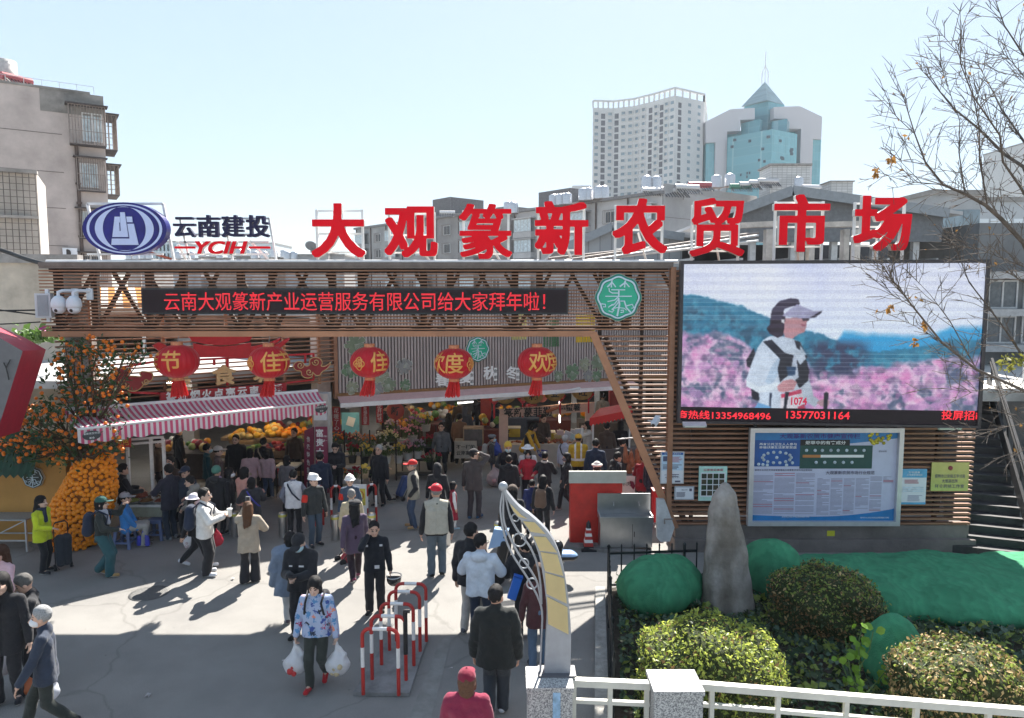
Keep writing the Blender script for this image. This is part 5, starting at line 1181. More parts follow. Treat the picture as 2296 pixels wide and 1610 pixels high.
m=MB();a, b_=FA.px(763, 909, .5), FA.px(1374, 860, .5);ua, ub=FA.U(a), FA.U(b_)+1.0;za=a.z
vbox(m, FA, ua, ub, za-.06, za+.06, .55, .43);m.build('front_bar', WHITEST, aw)
m=MB();m.add([FA.uz(ua, za+.06, .5), FA.uz(ub, za+.06, .5), FA.uz(ub, za+.2, .02), FA.uz(ua, za+.2, .02)], [(0, 1, 2, 3)]);m.build('cloth', mat('awning_pink', (.55, .34, .32), .8, var=.1), aw)
m=MB()
for u in np.linspace(ua+.4, ub-.6, 4):m.bar(FA.uz(u, za+.02, .45), FA.uz(u, za+.12, -.05), .04)
m.build('arm', WHITEST, aw)
wl=thing('slat_screen_wall', 'brown slatted wall over the striped awning', 'slat wall', SW.uz(3, 3.2));m=MB();z=3.25
while z<5.6:vbox(m, SW, -.3, SW.len-.05, z, z+.035, 0, -.07);z+=.115
m.build('slats', BROWN, wl);m=MB()
for u in(.35, 1.9, 3.4, 4.9, 5.9):vbox(m, SW, u, u+.07, 3.2, 5.6, -.075, -.16)
m.build('batten', TAN, wl)
m=MB();vbox(m, SW, 5.95, 6.35, 0, 5.6, -.3, -.7);m.build('pillar', mat('pillar_pink', (.50, .42, .38), .8, var=.15), wl)
ORED=mat('ornament_red', (.50, .02, .03), .45, var=.12);ODK=mat('ornament_dark', (.30, .03, .035), .5, var=.15);GOLD=mat('gold_letter', (.62, .42, .20), .45, var=.12)
zc=lambda x, y, o=.12:SW.px(341.6+x*.2476, 740+y*.2476, o)
rn=thing('pagoda_sign', 'red pagoda-roof cut-out sign with gold characters over the food hall', 'sign', zc(640, 240))
for pl in([(300, 20), (930, 20), (880, 100), (760, 128), (620, 138), (480, 128), (360, 100)], [(372, 118), (480, 140), (620, 150), (760, 140), (895, 112), (890, 240), (372, 250)], [(0, 140), (60, 110), (150, 150), (372, 180), (372, 240), (180, 230), (60, 190)], [(895, 150), (1050, 120), (1160, 72), (1160, 92), (1080, 150), (1240, 70), (1245, 88), (1150, 170), (895, 236)]):
 m=MB();m.prism([zc(*p)for p in pl], SW.n*-.06);m.build('roof_cutout', ORED, rn)
m=MB()
for a, b_ in(((0, 290), (1460, 215)), ((1460, 215), (1460, 450)), ((1460, 450), (1215, 478)), ((1385, 225), (1385, 300)), ((560, 255), (560, 320)), ((680, 250), (680, 500)), ((-290, 340), (0, 290)), ((-290, 340), (-290, 560)), ((-290, 560), (70, 575))):m.bar(zc(*a, .08), zc(*b_, .08), .05)
m.build('red_rail', ORED, rn)
for ch, x, y in(('美', 235, 455), ('食', 650, 405), ('城', 1010, 385)):c=zc(x, y, .15);bold_plate('gold_character', ch, c, .58 if ch=='食' else.55, .50, .08, .035, [GOLD, GOLD], rn, u=SW.u)
sb=thing('slogan_board', 'long red slogan board with white characters above the striped awning', 'sign board', zc(640, 600))
m=MB();m.prism([zc(75, 570, .3), zc(1215, 480, .3), zc(1215, 552, .3), zc(75, 642, .3)], SW.n*-.12);m.build('board', mat('slogan_red', (.36, .02, .03), .5, var=.1), sb)
for i, ch in enumerate('篆新烟火点亮云南生活'):
 x=172+i*107;y=604-i*8.2;text('slogan_character', ch, zc(x, y, .315), .24, LTW, sb, u=SW.u, offset=.03, depth=.02)
def cloud(pts, spir, label):
 c=zc(*pts[0]);o=thing('cloud_ornament', label, 'cloud ornament', c)
 m=MB();m.prism([zc(x, y, .2)for x, y in pts], SW.n*-.05);m.build('board', ODK, o)
 m=MB();E=[zc(x, y, .2)for x, y in pts];m.tube(E+[E[0]], .014, 5, cap=False)
 for x, y, r, d in spir:m.tube([zc(x+d*r*(1-t*.8)*math.cos(t*8), y+r*(1-t*.8)*math.sin(t*8), .22)for t in np.linspace(0, 1, 16)], .015, 5)
 m.build('gold_edge', GOLD, o)
def smooth(pl, it=2):
 for _ in range(it):
  q=[]
  for i in range(len(pl)):
   a, b_=pl[i], pl[(i+1)%len(pl)];q+=[(a[0]*.75+b_[0]*.25, a[1]*.75+b_[1]*.25), (a[0]*.25+b_[0]*.75, a[1]*.25+b_[1]*.75)]
  pl=q
 return pl
cr_=[(1270, 330), (1300, 285), (1360, 285), (1380, 330), (1430, 320), (1420, 270), (1460, 245), (1520, 255), (1545, 300), (1520, 330), (1570, 330), (1625, 280), (1590, 350), (1530, 380), (1520, 410), (1480, 415), (1450, 380), (1450, 425), (1400, 440), (1350, 415), (1350, 370), (1300, 370)]
cloud(smooth(cr_), [(1340, 320, 32, 1), (1480, 290, 34, -1), (1420, 380, 34, 1)], 'red cloud cut-out right of the gold food characters')
zl=[(-369+(1310-x)*1.0+0, y*1.0)for x, y in cr_]
cl_=[(1020, 1290), (1060, 1265), (1120, 1275), (1160, 1325), (1230, 1310), (1180, 1270), (1190, 1225), (1250, 1205), (1360, 1215), (1380, 1250), (1340, 1290), (1420, 1290), (1500, 1300), (1470, 1265), (1490, 1240), (1560, 1245), (1620, 1260), (1610, 1340), (1540, 1350), (1480, 1430), (1420, 1455), (1340, 1440), (1340, 1400), (1280, 1420), (1230, 1380), (1150, 1350), (1110, 1300)]
c1=[((x*.2122-341.6)/.2476, (569.4+y*.2122-740)/.2476)for x, y in cl_]
cloud(smooth(c1), [(c1[6][0]+30, c1[6][1]+25, 34, 1), (c1[18][0], c1[18][1], 34, -1), (c1[21][0]-20, c1[21][1]-45, 38, 1), (c1[24][0]+50, c1[24][1]-30, 34, -1)], 'red cloud cut-out left of the lanterns, before the slats')
A0, A1=P(173, 963, 14.34), P(730, 902, 17.95);B0, B1=P(134, 920, 15.3), P(712, 877, 18.6)
sa=thing('striped_awning', 'pink and white striped awning with scalloped valance over the food hall', 'awning', (A0+A1)/2)
NS=96;m=MB();mv=MB()
for k in range(NS):
 a, b_=A0.lerp(A1, k/NS), A0.lerp(A1, (k+1)/NS);c, d=B0.lerp(B1, k/NS), B0.lerp(B1, (k+1)/NS)
 sg=lambda p, q, t:p.lerp(q, t)+Vector((0, 0, -.05*math.sin(math.pi*t)))
 for j in range(4):m.quad(sg(a, c, j/4), sg(b_, d, j/4), sg(b_, d, (j+1)/4), sg(a, c, (j+1)/4), k%2)
 h0=.27+.05*abs(math.sin(k/6*math.pi));h1=.27+.05*abs(math.sin((k+1)/6*math.pi));f=(A1-A0).normalized().cross(Vector((0, 0, 1)))*.02
 mv.quad(a, b_, b_-Vector((0, 0, h1))+f, a-Vector((0, 0, h0))+f, k%2)
m.build('canopy', [WCL, PINK], sa, recalc=False);mv.build('valance', [WCL, PINK], sa, recalc=False)
m=MB();m.tube([A0, A1], .028, 8);m.build('front_rail', WHITEST, sa)
m=MB();m.tube([B0, B1], .05, 8);m.build('roller', WHITEST, sa);m=MB()
for t in(.02, .5, .98):m.bar(A0.lerp(A1, t), B0.lerp(B1, t)-Vector((0, 0, .1)), .04)
m.build('arm', WHITEST, sa)
ad=(A1-A0).normalized();an=ad.cross(Vector((0, 0, 1))).normalized()*(-1 if ad.cross(Vector((0, 0, 1))).y>0 else 1)
for t in(.045, .975):
 c=A0.lerp(A1, t)+an*.04+Vector((0, 0, -.15));m=MB();m.prism([c+ad*.17*math.cos(q)+Vector((0, 0, .10*math.sin(q)))for q in np.linspace(0, 6.28, 24, endpoint=False)], an*.006);m.build('oval_badge', mat('badge_dark', (.05, .055, .06), .5), sa)
 for s_, dz in(('篆新农贸市场', .045), ('一二一', 0), ('美食', -.05)):text('badge_text', s_ if dz else '—', c+an*.012+Vector((0, 0, dz)), .05, LTW, sa, u=ad)if dz else None
LRED=mat('lantern_red', (.62, .008, .02), .42, var=.08, sc=3, trans=.25, sheen=.2);TAS=mat('tassel_red', (.75, .03, .03), .6, var=.3, sc=30, trans=.2);LGOLD=mat('lantern_gold', (.78, .36, .09), .45, var=.15);LBAND=mat('lantern_band', (.62, .22, .10), .5, var=.3, sc=25)
def curved_text(nm, s, c, rx_, rz_, az, sz, mt, parent, dz=0):
 import bmesh
 me=glyphs(s, offset=.012);bm=bmesh.new();bm.from_mesh(me);bmesh.ops.triangulate(bm, faces=bm.faces);bmesh.ops.subdivide_edges(bm, edges=bm.edges, cuts=2, use_grid_fill=True)
 o=c-base_of(parent)
 for v in bm.verts:
  x, z=v.co.x*sz, v.co.y*sz+dz;a=az+x/rx_;k=math.sqrt(max(.05, 1-(z/rz_)**2));v.co=o+Vector((rx_*1.03*k*math.sin(a), -rx_*1.03*k*math.cos(a), z))
 bm.to_mesh(me);bm.free();me.materials.clear();me.materials.append(mt);link_mesh(nm, me, parent)
for(px, py, w, glyph, lb)in((398, 810, 94, (('佳', -1.0), ('节', .12)), 'red lantern nearest the kumquat tree, gold character festival facing out'), (603, 812, 91, (('福', -.75, 1), ('佳', .42), ('节', 1.35)), 'red lantern over the striped awning between gold characters'), (829, 812, 88, (('福', -.38, 1), ('佳', .75)), 'red lantern before the leaf panels with a small diamond motif'), (1018, 815, 88, (('欢', -.95), ('度', .1), ('福', 1.1, 1)), 'red lantern overlapping the small green emblem sign'), (1204, 812, 88, (('欢', .05), ('度', 1.0)), 'red lantern nearest the raking slat edge')):
 d=GY-.15;c=P(px, py, d);r=w/2*d/F;rz_=r*.80;o=thing('red_lantern', lb, 'lantern', c+Vector((0, 0, r)), group='red lanterns hanging under the gate beam')
 n=96;prof=np.linspace(-.97, .97, 22);vs=[];
 for t in prof:
  k=math.sqrt(1-t*t)**.9
  for j in range(n):
   a=2*math.pi*j/n;rr=r*k*(1-.035*abs(math.sin(a*12))**4*-1*-1);vs.append(c+Vector((rr*math.cos(a), rr*math.sin(a), rz_*t)))
 m=MB();m.add(vs, [(i*n+j, i*n+(j+1)%n, (i+1)*n+(j+1)%n, (i+1)*n+j)for i in range(21)for j in range(n)], 0, True);m.build('shell', LRED, o)
 m=MB();m.lathe(c+Vector((0, 0, rz_*.93)), [(r*.27, 0), (r*.27, r*.2), (r*.2, r*.2), (r*.2, r*.18)], 20, cap=False);m.build('top_band', LBAND, o)
 m=MB();m.lathe(c+Vector((0, 0, -rz_*.93)), [(r*.25, 0), (r*.29, -r*.17)], 20);m.build('bottom_band', LBAND, o)
 m=MB();rg=random.Random(px);sway=rg.uniform(-.25, .05)
 for j in range(70):
  a=rg.uniform(0, 6.28);q=r*.25*math.sqrt(rg.random());p0=c+Vector((q*math.cos(a), q*math.sin(a), -rz_*.93-r*.15));L=r*rg.uniform(.72, .86)
  m.tube([p0, p0+Vector((sway*L*.4+.3*q*math.cos(a), .3*q*math.sin(a), -L*.5)), p0+Vector((sway*L+.6*q*math.cos(a), .6*q*math.sin(a), -L))], .009, 4, cap=False)
 m.build('tassel', TAS, o);m=MB();m.tube([c+Vector((0, 0, rz_)), Vector((c.x, c.y+.1, zb-.12))], .01, 5);m.build('cord', RUST, o)
 for gl in glyph:curved_text('gold_character', gl[0], c, r, rz_, gl[1], (.46 if len(gl)==2 else.2), LGOLD, o)
 for gl in glyph:
  if len(gl)==3:
   m=MB();ring_=[(gl[1]+.27*math.cos(t)*(1+.15*math.cos(4*t)), rz_*.36*math.sin(t)*(1+.15*math.cos(4*t)))for t in np.linspace(0, 6.283, 33)]
   m.tube([c+Vector((r*1.015*math.sqrt(max(0, 1-(z/rz_)**2))*math.sin(a), -r*1.015*math.sqrt(max(0, 1-(z/rz_)**2))*math.cos(a), z))for a, z in ring_], .011, 5);m.build('gold_motif', LGOLD, o)
MAR=mat('maroon', (.22, .025, .07), .5, var=.1)
o=thing('corner_pillar', 'grey-white corner pillar between striped awning and flower stall', 'pillar', P(722, 1050, 19.2).xy.to_3d());a=P(722, 950, 19.3);m=MB();m.box((a.x, a.y+.1, 1.5), (.40, .4, 3.0));m.build('shaft', mat('pillar_white', (.48, .46, .44), .8, var=.25, sc=3), o);m=MB();m.box((a.x, a.y-.14, P(722, 925, 19.2).z), (.34, .1, .4));m.build('wall_box', CAMW, o)
o=thing('fish_shop_sign', 'tall maroon sign with white fish-shop characters at the corner pillar', 'sign', P(722, 1100, 18.7));d=18.85
tl, br=P(707, 957, d), P(737, 1105, d);m=MB();m.box(((tl.x+br.x)/2, d, (tl.z+br.z)/2), (br.x-tl.x, .06, tl.z-br.z));m.build('front_board', MAR, o)
tl2, br2=P(682, 968, d+.35), P(702, 1120, d);m=MB();m.prism([P(682, 966, d+.35), P(703, 957, d), P(703, 1115, d), P(682, 1120, d+.35)], (0, .05, 0));m.build('side_board', MAR, o)
for i, ch in enumerate('富贵大爹鱼庄'):text('sign_character', ch, Vector((tl.x+.12, d-.036, tl.z-.16-.26*i)), .22, LTW, o, offset=.02)
for i, ch in enumerate('传承特色鱼干巴'):text('sign_character', ch, P(692, 985+i*17, d+.12)+Vector((0, -.03, 0)), .17, LTW, o, u=(P(703, 957, d)-P(682, 966, d+.35)).xy.to_3d(), offset=.015)
for i, s_ in enumerate(('四十年', '匠心传承')):text('small_text', s_, Vector((br.x-.11, d-.036, tl.z-1.15-.12*i)), .09, LTW, o, offset=.01)
for i, s_ in enumerate(('源自1985', '信誉第一')):text('small_text', s_, Vector((br.x-.11, d-.036, tl.z-.25-.12*i)), .06, LTW, o)
WOODB=mat('wood_box', (.36, .24, .14), .8, var=.3, sc=6);BLKM=mat('black_metal', (.03, .03, .032), .5, .3, var=.2);GREENM=mat('stem_green', (.06, .12, .035), .7, var=.4, sc=20)
def heap(name, label, cat, part, c, rx_, ry_, hgt, n, r, cols, seed=1, base=True, grp=None):
 o=thing(name, label, cat, c, group=grp);rg=random.Random(seed)
 if base:m=MB();m.lathe(Vector(c), [(rx_*1.05, -.1), (rx_*1.1, .02), (rx_*.9, .04)], 16);ob=m.build('basket', WOODB, o);ob.scale=(1, ry_/rx_, 1)
 for k in range(n):
  a=rg.uniform(0, 6.28);q=math.sqrt(rg.random());p=Vector(c)+Vector((rx_*q*math.cos(a), ry_*q*math.sin(a), hgt*(1-q**1.3)*rg.uniform(.75, 1)+r*.7))
  m=MB();m.ball(p, (r*rg.uniform(.85, 1.2), r, r*rg.uniform(.75, 1)), 8, k=5);m.build(part, cols[rg.randrange(len(cols))], o)
 return o
YEL=[mat('melon_yellow', (.72, .42, .05), .5, var=.15), mat('melon_orange', (.70, .30, .03), .5, var=.15), mat('melon_pale', (.62, .48, .20), .5, var=.2)]
REDF=[mat('fruit_red', (.40, .04, .05), .4, var=.3), mat('fruit_dark', (.20, .03, .05), .4)];GRNF=[mat('veg_green', (.10, .22, .05), .6, var=.3), mat('veg_pale', (.35, .42, .16), .6)];ORA=[mat('orange_peel', (.92, .30, .015), .42, var=.12, sc=30, bump=.2, bsc=150)]
o=thing('fruit_stand', 'stepped dark fruit stand under the lit end of the striped awning', 'stall', P(590, 1100, 21.5).xy.to_3d())
for k in range(3):m=MB();c=P(600, 1045-k*38, 21+.7*k);m.box((c.x, c.y, c.z-.15), (2.7, .75, .1));m.build('shelf', WOODB, o)
m=MB();m.box((P(600, 1000, 21.2).x, 21.6, .35), (2.6, 1.6, .7));m.build('base', mat('stand_dark', (.08, .06, .05), .8), o)
for px, py, d, rx_, n, cl, lb in((555, 985, 22.2, .55, 24, YEL, 'heap of yellow melons at the back of the fruit stand'), (612, 980, 22.2, .6, 26, YEL, 'big lit heap of golden melons on the fruit stand'), (665, 975, 22.2, .45, 20, ORA, 'heap of oranges at the right end of the fruit stand'), (575, 1018, 21.5, .42, 18, GRNF, 'green vegetables in the middle of the fruit stand'), (618, 1010, 21.5, .42, 22, REDF, 'heap of dark red fruit in the middle of the fruit stand'), (575, 1055, 20.8, .36, 14, YEL, 'small heap of yellow fruit in front of the fruit stand'), (672, 1000, 21.5, .4, 18, GRNF, 'leafy green heap right of the dark red fruit'), (615, 1062, 20.8, .3, 16, REDF, 'low heap of red fruit at the front of the fruit stand')):
 heap('fruit_heap', lb, 'fruit', 'fruit', P(px, py, d), rx_, rx_*.6, rx_*.55, n, rx_*.2, cl, px)
o=thing('display_table', 'low table with a pale top beside the maroon sign', 'table', P(645, 1090, 19.6).xy.to_3d());c=P(647, 1043, 19.8);m=MB();m.box(c, (.62, .5, .05));m.build('tabletop', mat('table_pale', (.55, .52, .44), .6), o)
for sx in(-1, 1):
 for sy in(-1, 1):m=MB();m.bar((c.x+sx*.28, c.y+sy*.22, 0), (c.x+sx*.28, c.y+sy*.22, c.z), .04);m.build('leg', BLKM, o)
fc=thing('food_cart', 'white framed glass food cart with a red and yellow corner banner', 'food cart', G(320, 1205));d=16.3;CW=mat('cart_white', (.62, .62, .60), .5, var=.15)
tp=P(330, 1128, d).z;x0, x1=P(268, 1128, d).x, P(384, 1128, d).x
m=MB();m.box(((x0+x1)/2, d+.35, tp-.05), (x1-x0, .85, .06));m.build('counter', CW, fc)
m=MB();m.box(((x0+x1)/2, d+.35, tp-.2), (x1-x0-.06, .8, .24));m.build('apron_panel', mat('cart_apron', (.30, .32, .25), .6, var=.2), fc)
for px in(285, 338, 366):
 a=P(px, 985, d+.1);m=MB();m.bar((a.x, d+.1, tp), (a.x, d+.1, P(px, 985, d).z), .06);m.build('post', CW, fc)
for sx in(x0+.05, x1-.05):
 for sy in(0, .7):m=MB();m.bar((sx, d+sy, 0), (sx, d+sy, tp-.1), .05);m.build('leg', CW, fc)
for a, b_ in(((285, 996), (366, 990)), ((338, 1103), (366, 1100)), ((285, 986), (366, 980))):m=MB();m.bar(P(*a, d+.1), P(*b_, d+.1), .05);m.build('top_rail', CW, fc)
m=MB();m.prism([P(248, 980, d-.1), P(294, 975, d-.1), P(294, 1003, d-.1), P(268, 1002, d-.1)], (0, .01, 0));m.build('corner_banner', mat('banner_red', (.5, .04, .04), .7), fc);text('banner_text', '特色', P(274, 991, d-.13), .16, mat('banner_yellow', (.75, .62, .1), .6, var=0), fc)
TR=mat('steel_tray', (.5, .5, .52), .3, .7, var=.1);FD=[mat('food_%d'%i, c_, .8, var=.5, sc=30, bump=.6, bsc=60)for i, c_ in enumerate(((.20, .11, .04), (.24, .07, .04), (.10, .06, .03), (.30, .20, .06), (.22, .25, .08)))]
for i, (px, py)in enumerate(((292, 1122), (318, 1115), (345, 1116), (372, 1114), (300, 1134), (330, 1136), (362, 1134))):
 c=P(px, py, d+(.35 if py<1125 else.0));c.z=tp+.02;o=thing('food_tray', ['steel tray with brown heap beside the seated man', 'tall brown heap tray at the middle of the cart', 'tray of green pickles at the back of the cart', 'tray of red food by the standing customer', 'front tray with dark food on the cart', 'front tray with reddish food on the cart', 'front tray with pale food near the blue stool'][i], 'tray', c, group='trays of prepared food on the cart')
 m=MB();m.lathe(c, [(.13, 0), (.165, .05), (.175, .05)], 14, cap=False);m.lathe(c, [(.001, .004), (.13, .004)], 14, cap=False);m.build('tray', TR, o)
 m=MB();m.lathe(c, [(.155, .035), (.10, .08+.06*(i in(0, 1))), (.02, .10+.1*(i in(0, 1)))], 12);m.build('food', FD[i%5], o)
PLB=mat('stool_blue', (.12, .16, .30), .45, var=.1)
def stool(px, py, label, grp=None):
 b=G(px, py);o=thing('plastic_stool', label, 'stool', b, group=grp);h=.46
 m=MB();m.box(b+Vector((0, 0, h)), (.34, .34, .035));m.box(b+Vector((0, 0, h-.035)), (.31, .31, .05));m.build('seat', PLB, o)
 for sx in(-1, 1):
  for sy in(-1, 1):m=MB();m.bar(b+Vector((sx*.18, sy*.18, 0)), b+Vector((sx*.13, sy*.13, h-.02)), .06, .05);m.build('leg', PLB, o)
 m=MB()
 for sx in(-1, 1):m.bar(b+Vector((sx*.165, -.16, .14)), b+Vector((sx*.165, .16, .14)), .02, .04);m.bar(b+Vector((-.16, sx*.165, .14)), b+Vector((.16, sx*.165, .14)), .02, .04)
 m.build('brace', PLB, o)
stool(354, 1207, 'empty blue plastic stool in front of the food cart');stool(282, 1226, 'blue plastic stool under the seated man in blue jacket')
o=thing('waste_bucket', 'grey plastic bucket beside the empty blue stool', 'bucket', G(330, 1196));m=MB();m.lathe(G(330, 1196), [(.11, 0), (.14, .30), (.155, .30), (.155, .32), (.13, .32), (.11, .05)], 16, cap=False);m.build('pail', mat('bucket', (.34, .34, .35), .6), o);m=MB();m.tube([G(330, 1196)+Vector((.15*math.cos(t), 0, .3+.1*math.sin(t)))for t in np.linspace(0, 3.14, 9)], .006, 5);m.build('handle', GALV, o)
FR=thing('flower_rack', 'black tiered flower rack behind the walking man', 'flower rack', P(800, 1090, 21).xy.to_3d())
for k, (y_, dd)in enumerate(((1080, 20.2), (1048, 20.7), (1018, 21.2))):
 a, b_=P(752, y_, dd), P(812, y_, dd);m=MB();m.box(((a.x+b_.x)/2, dd, a.z), (b_.x-a.x, .34, .04));m.build('shelf', mat('rack_white', (.5, .5, .5), .5), FR)
m=MB()
for x in(P(752, 1000, 20.2).x, P(812, 1000, 20.2).x):m.bar((x, 20.05, 0), (x, 20.05, 1.35), .035);m.bar((x, 21.3, 0), (x, 21.3, 1.6), .035)
m.build('frame', BLKM, FR)
F2=thing('flower_rack', 'black wire flower rack with pink roses near the passage', 'flower rack', P(930, 1080, 22).xy.to_3d())
for k, (y_, dd)in enumerate(((1062, 21.6), (1030, 22.0), (1000, 22.5))):
 a, b_=P(888, y_, dd), P(972, y_, dd);m=MB();m.box(((a.x+b_.x)/2, dd, a.z), (b_.x-a.x, .36, .03));m.build('shelf', BLKM, F2)
m=MB()
for x in(P(890, 1000, 21.6).x, P(930, 1000, 21.6).x, P(970, 1000, 21.6).x):m.bar((x, 21.4, 0), (x, 21.4, 1.2), .03);m.bar((x, 22.6, 0), (x, 22.6, 1.5), .03)
m.build('frame', BLKM, F2)
FC=dict(pink=(.72, .30, .36), white=(.70, .68, .60), yellow=(.75, .55, .10), red=(.35, .03, .05), orange=(.70, .22, .05), purple=(.36, .16, .34), lilac=(.48, .36, .44), peach=(.72, .38, .26), pale=(.70, .62, .34))
POTW=mat('pot_white', (.55, .54, .50), .6, var=.1)
def flowers(px, py, d, r, colr, label, n=26, hgt=.4, fr=.035, pot=True):
 c=P(px, py, d);o=thing('flower_bucket', label, 'flowers', c-Vector((0, 0, .2)));rg=random.Random(px*7+py)
 if pot:m=MB();m.lathe(c-Vector((0, 0, .22)), [(r*.42, 0), (r*.55, .22), (r*.58, .23)], 14);m.build('pot', POTW if(px%2)else BLKM, o)
 m=MB();fm=MB()
 for k in range(n):
  a=rg.uniform(0, 6.28);q=r*math.sqrt(rg.random());t=c+Vector((q*math.cos(a), q*math.sin(a)*.7, hgt*(1-.5*(q/r)**2)*rg.uniform(.8, 1.1)))
  m.tube([c+Vector((q*.3*math.cos(a), q*.2*math.sin(a), -.05)), t], .006, 4, cap=False)
  for j in range(3):e=t-Vector((0, 0, rg.uniform(.04, .2)));v=Vector((rg.uniform(-1, 1), rg.uniform(-1, 1), rg.uniform(-.2, .6))).normalized()*.09;w=v.cross(Vector((.3, .2, 1))).normalized()*.025;m.add([e, e+v*.5+w, e+v, e+v*.5-w], [(0, 1, 2, 3)])
  for j in range(5):
   v=Vector((rg.uniform(-1, 1), rg.uniform(-1, 1), rg.uniform(-1, 1))).normalized();fm.ball(t+v*fr*.45, (fr*.7, fr*.7, fr*.6), 6, k=4)
 m.build('stems', GREENM, o);fm.build('blooms', mat('bloom_'+colr, FC[colr], .7, var=.25, sc=30, trans=.2), o)
for px, py, d, r, cl, lb in((752, 985, 21.6, .28, 'orange', 'bucket of orange flowers nearest the corner pillar'), (775, 985, 21.8, .26, 'red', 'bucket of dark red foliage on the tiered rack'), (800, 985, 21.8, .28, 'peach', 'bucket of peach flowers on top of the tiered rack'), (826, 990, 21.8, .26, 'orange', 'white pot of orange flowers right of the tiered rack'), (790, 1010, 21.0, .24, 'red', 'pot of red flowers in front of the peach flowers'), (818, 1012, 21, .24, 'yellow', 'white pot with yellow flowers on the tiered rack'), (852, 985, 22, .26, 'white', 'bucket of white flowers beside the yellow ones'), (872, 980, 22, .34, 'pale', 'wide bunch of pale yellow lilies'), (865, 1012, 21.4, .3, 'white', 'bunch of white roses behind the grey-haired man'), (893, 1010, 21.6, .26, 'yellow', 'bunch of small yellow flowers beside the white roses'), (903, 972, 22.6, .34, 'pink', 'large bunch of pink roses on the wire rack'), (925, 965, 22.8, .30, 'pink', 'second pink rose bunch, farther back on the wire rack'), (915, 1003, 21.9, .30, 'pink', 'low bunch of pink roses in front of the wire rack'), (937, 1000, 21.9, .24, 'lilac', 'bunch of pale lilac flowers beside the low pink roses'), (880, 955, 23, .30, 'lilac', 'tall bunch of lilac sprays behind the lilies'), (930, 945, 23.6, .34, 'purple', 'dark purple bunch at the back of the flower stall'), (962, 990, 22.4, .34, 'red', 'big dark red bush at the right end of the flower stall'), (968, 1025, 21.8, .32, 'red', 'lower red bush in a white pot by the grey-shirted man'), (955, 940, 24, .3, 'yellow', 'yellow flowers at the far back of the stall'), (760, 1060, 20.4, .22, 'orange', 'small orange flowers on the bottom shelf of the tiered rack'), (795, 1062, 20.4, .22, 'red', 'small red flowers on the bottom shelf of the tiered rack')):
 flowers(px, py+12, d, r, cl, lb)
def banner(x0, x1, y0, y1, d, s, label, name='hanging_banner'):
 a, b_=P(x0, y0, d), P(x1, y1, d);o=thing(name, label, 'banner', ((a.x+b_.x)/2, d, b_.z));m=MB();m.box(((a.x+b_.x)/2, d, (a.z+b_.z)/2), (b_.x-a.x, .012, a.z-b_.z));m.build('cloth', mat('banner_cloth', (.36, .04, .05), .8, var=.2), o)
 n=len(s);
 for i, ch in enumerate(s):text('banner_character', ch, ((a.x+b_.x)/2, d-.012, a.z-(a.z-b_.z)*(i+.7)/(n+.4)), min(.16, (a.z-b_.z)/n), LTW, o)
 m=MB();m.tube([(a.x, d, a.z), (b_.x, d, a.z)], .012, 6);m.build('rod', WOODB, o)
banner(745, 764, 912, 968, 21.2, '花暖了心', 'red banner nearest the corner pillar');banner(810, 828, 910, 953, 22, '幸福花回家', 'middle red banner over the tiered rack');banner(843, 859, 905, 948, 22.4, '花开时节', 'red banner left of the round red sign');banner(728, 741, 915, 960, 20.8, '花间自在', 'narrow red banner half behind the corner pillar')
o=thing('round_sign', 'round red paper sign with one dark character among the flowers', 'sign', P(887, 934, 22.2));c=P(887, 921, 22.3);m=MB();m.lathe(c, [(.005, 0), (.26, 0), (.28, .02), (.28, .04), (.005, .04)], 24, axis=Matrix.Rotation(R(90), 3, 'X'));m.build('disc', mat('round_red', (.42, .08, .06), .7), o);text('sign_character', '新', c+Vector((0, -.06, 0)), .3, mat('ink', (.03, .03, .03)), o, offset=.02);m=MB();m.bar(c+Vector((0, .02, -.2)), (c.x, c.y+.02, 0), .03);m.build('stake', BLKM, o)
o=thing('blue_poster', 'pale blue poster behind the flower racks', 'poster', P(786, 950, 23));a, b_=P(766, 925, 23.2), P(806, 972, 23.2);m=MB();m.box(((a.x+b_.x)/2, 23.2, (a.z+b_.z)/2), (b_.x-a.x, .03, a.z-b_.z));m.build('sheet', mat('poster_blue', (.16, .45, .58), .5, var=.3, sc=2), o);m=MB();m.box((a.x+.3, 23.18, (a.z+b_.z)/2+.05), (.25, .01, .3), M=Matrix.Rotation(.3, 3, 'Y'));m.build('figure', LTW, o)
SPK=mat('stall_pink', (.62, .42, .34), .7, var=.08);d=23.6
o=thing('sweet_potato_stall', 'pale pink framed sweet potato stall with black lettering', 'stall', P(1225, 1045, d).xy.to_3d())
hp=[P(1120, 918, d-.3), P(1333, 902, d+.6), P(1333, 922, d+.6), P(1140, 936, d-.2), P(1120, 940, d-.3)];m=MB();m.prism(hp, (0, .1, 0));m.build('header', SPK, o)
m=MB();a=P(1129, 930, d-.3);m.bar((a.x, d-.25, 0), (a.x, d-.25, a.z), .3, .25);m.build('post', SPK, o);m=MB();a=P(1322, 920, d+.6);m.bar((a.x, d+.65, 0), (a.x, d+.65, a.z), .28, .2);m.build('post', SPK, o)
u_=(hp[1]-hp[0]).xy.to_3d();INK=mat('ink', (.03, .03, .03));tx=lambda s_, x, y, h_, mt=INK, of=.02:text('stall_text', s_, P(x, y, d-.3+.9*(x-1120)/213)+Vector((0, -.03, 0)), h_, mt, o, u=u_, offset=of)
tx('篆新慕菲勒', 1184, 924, .34);tx('蜜薯', 1285, 913, .27);tx('不一样的', 1263, 911, .09);tx('云南高原', 1263, 916, .09);tx('蜜', 1134, 972, .3);tx('薯', 1134, 988, .3)
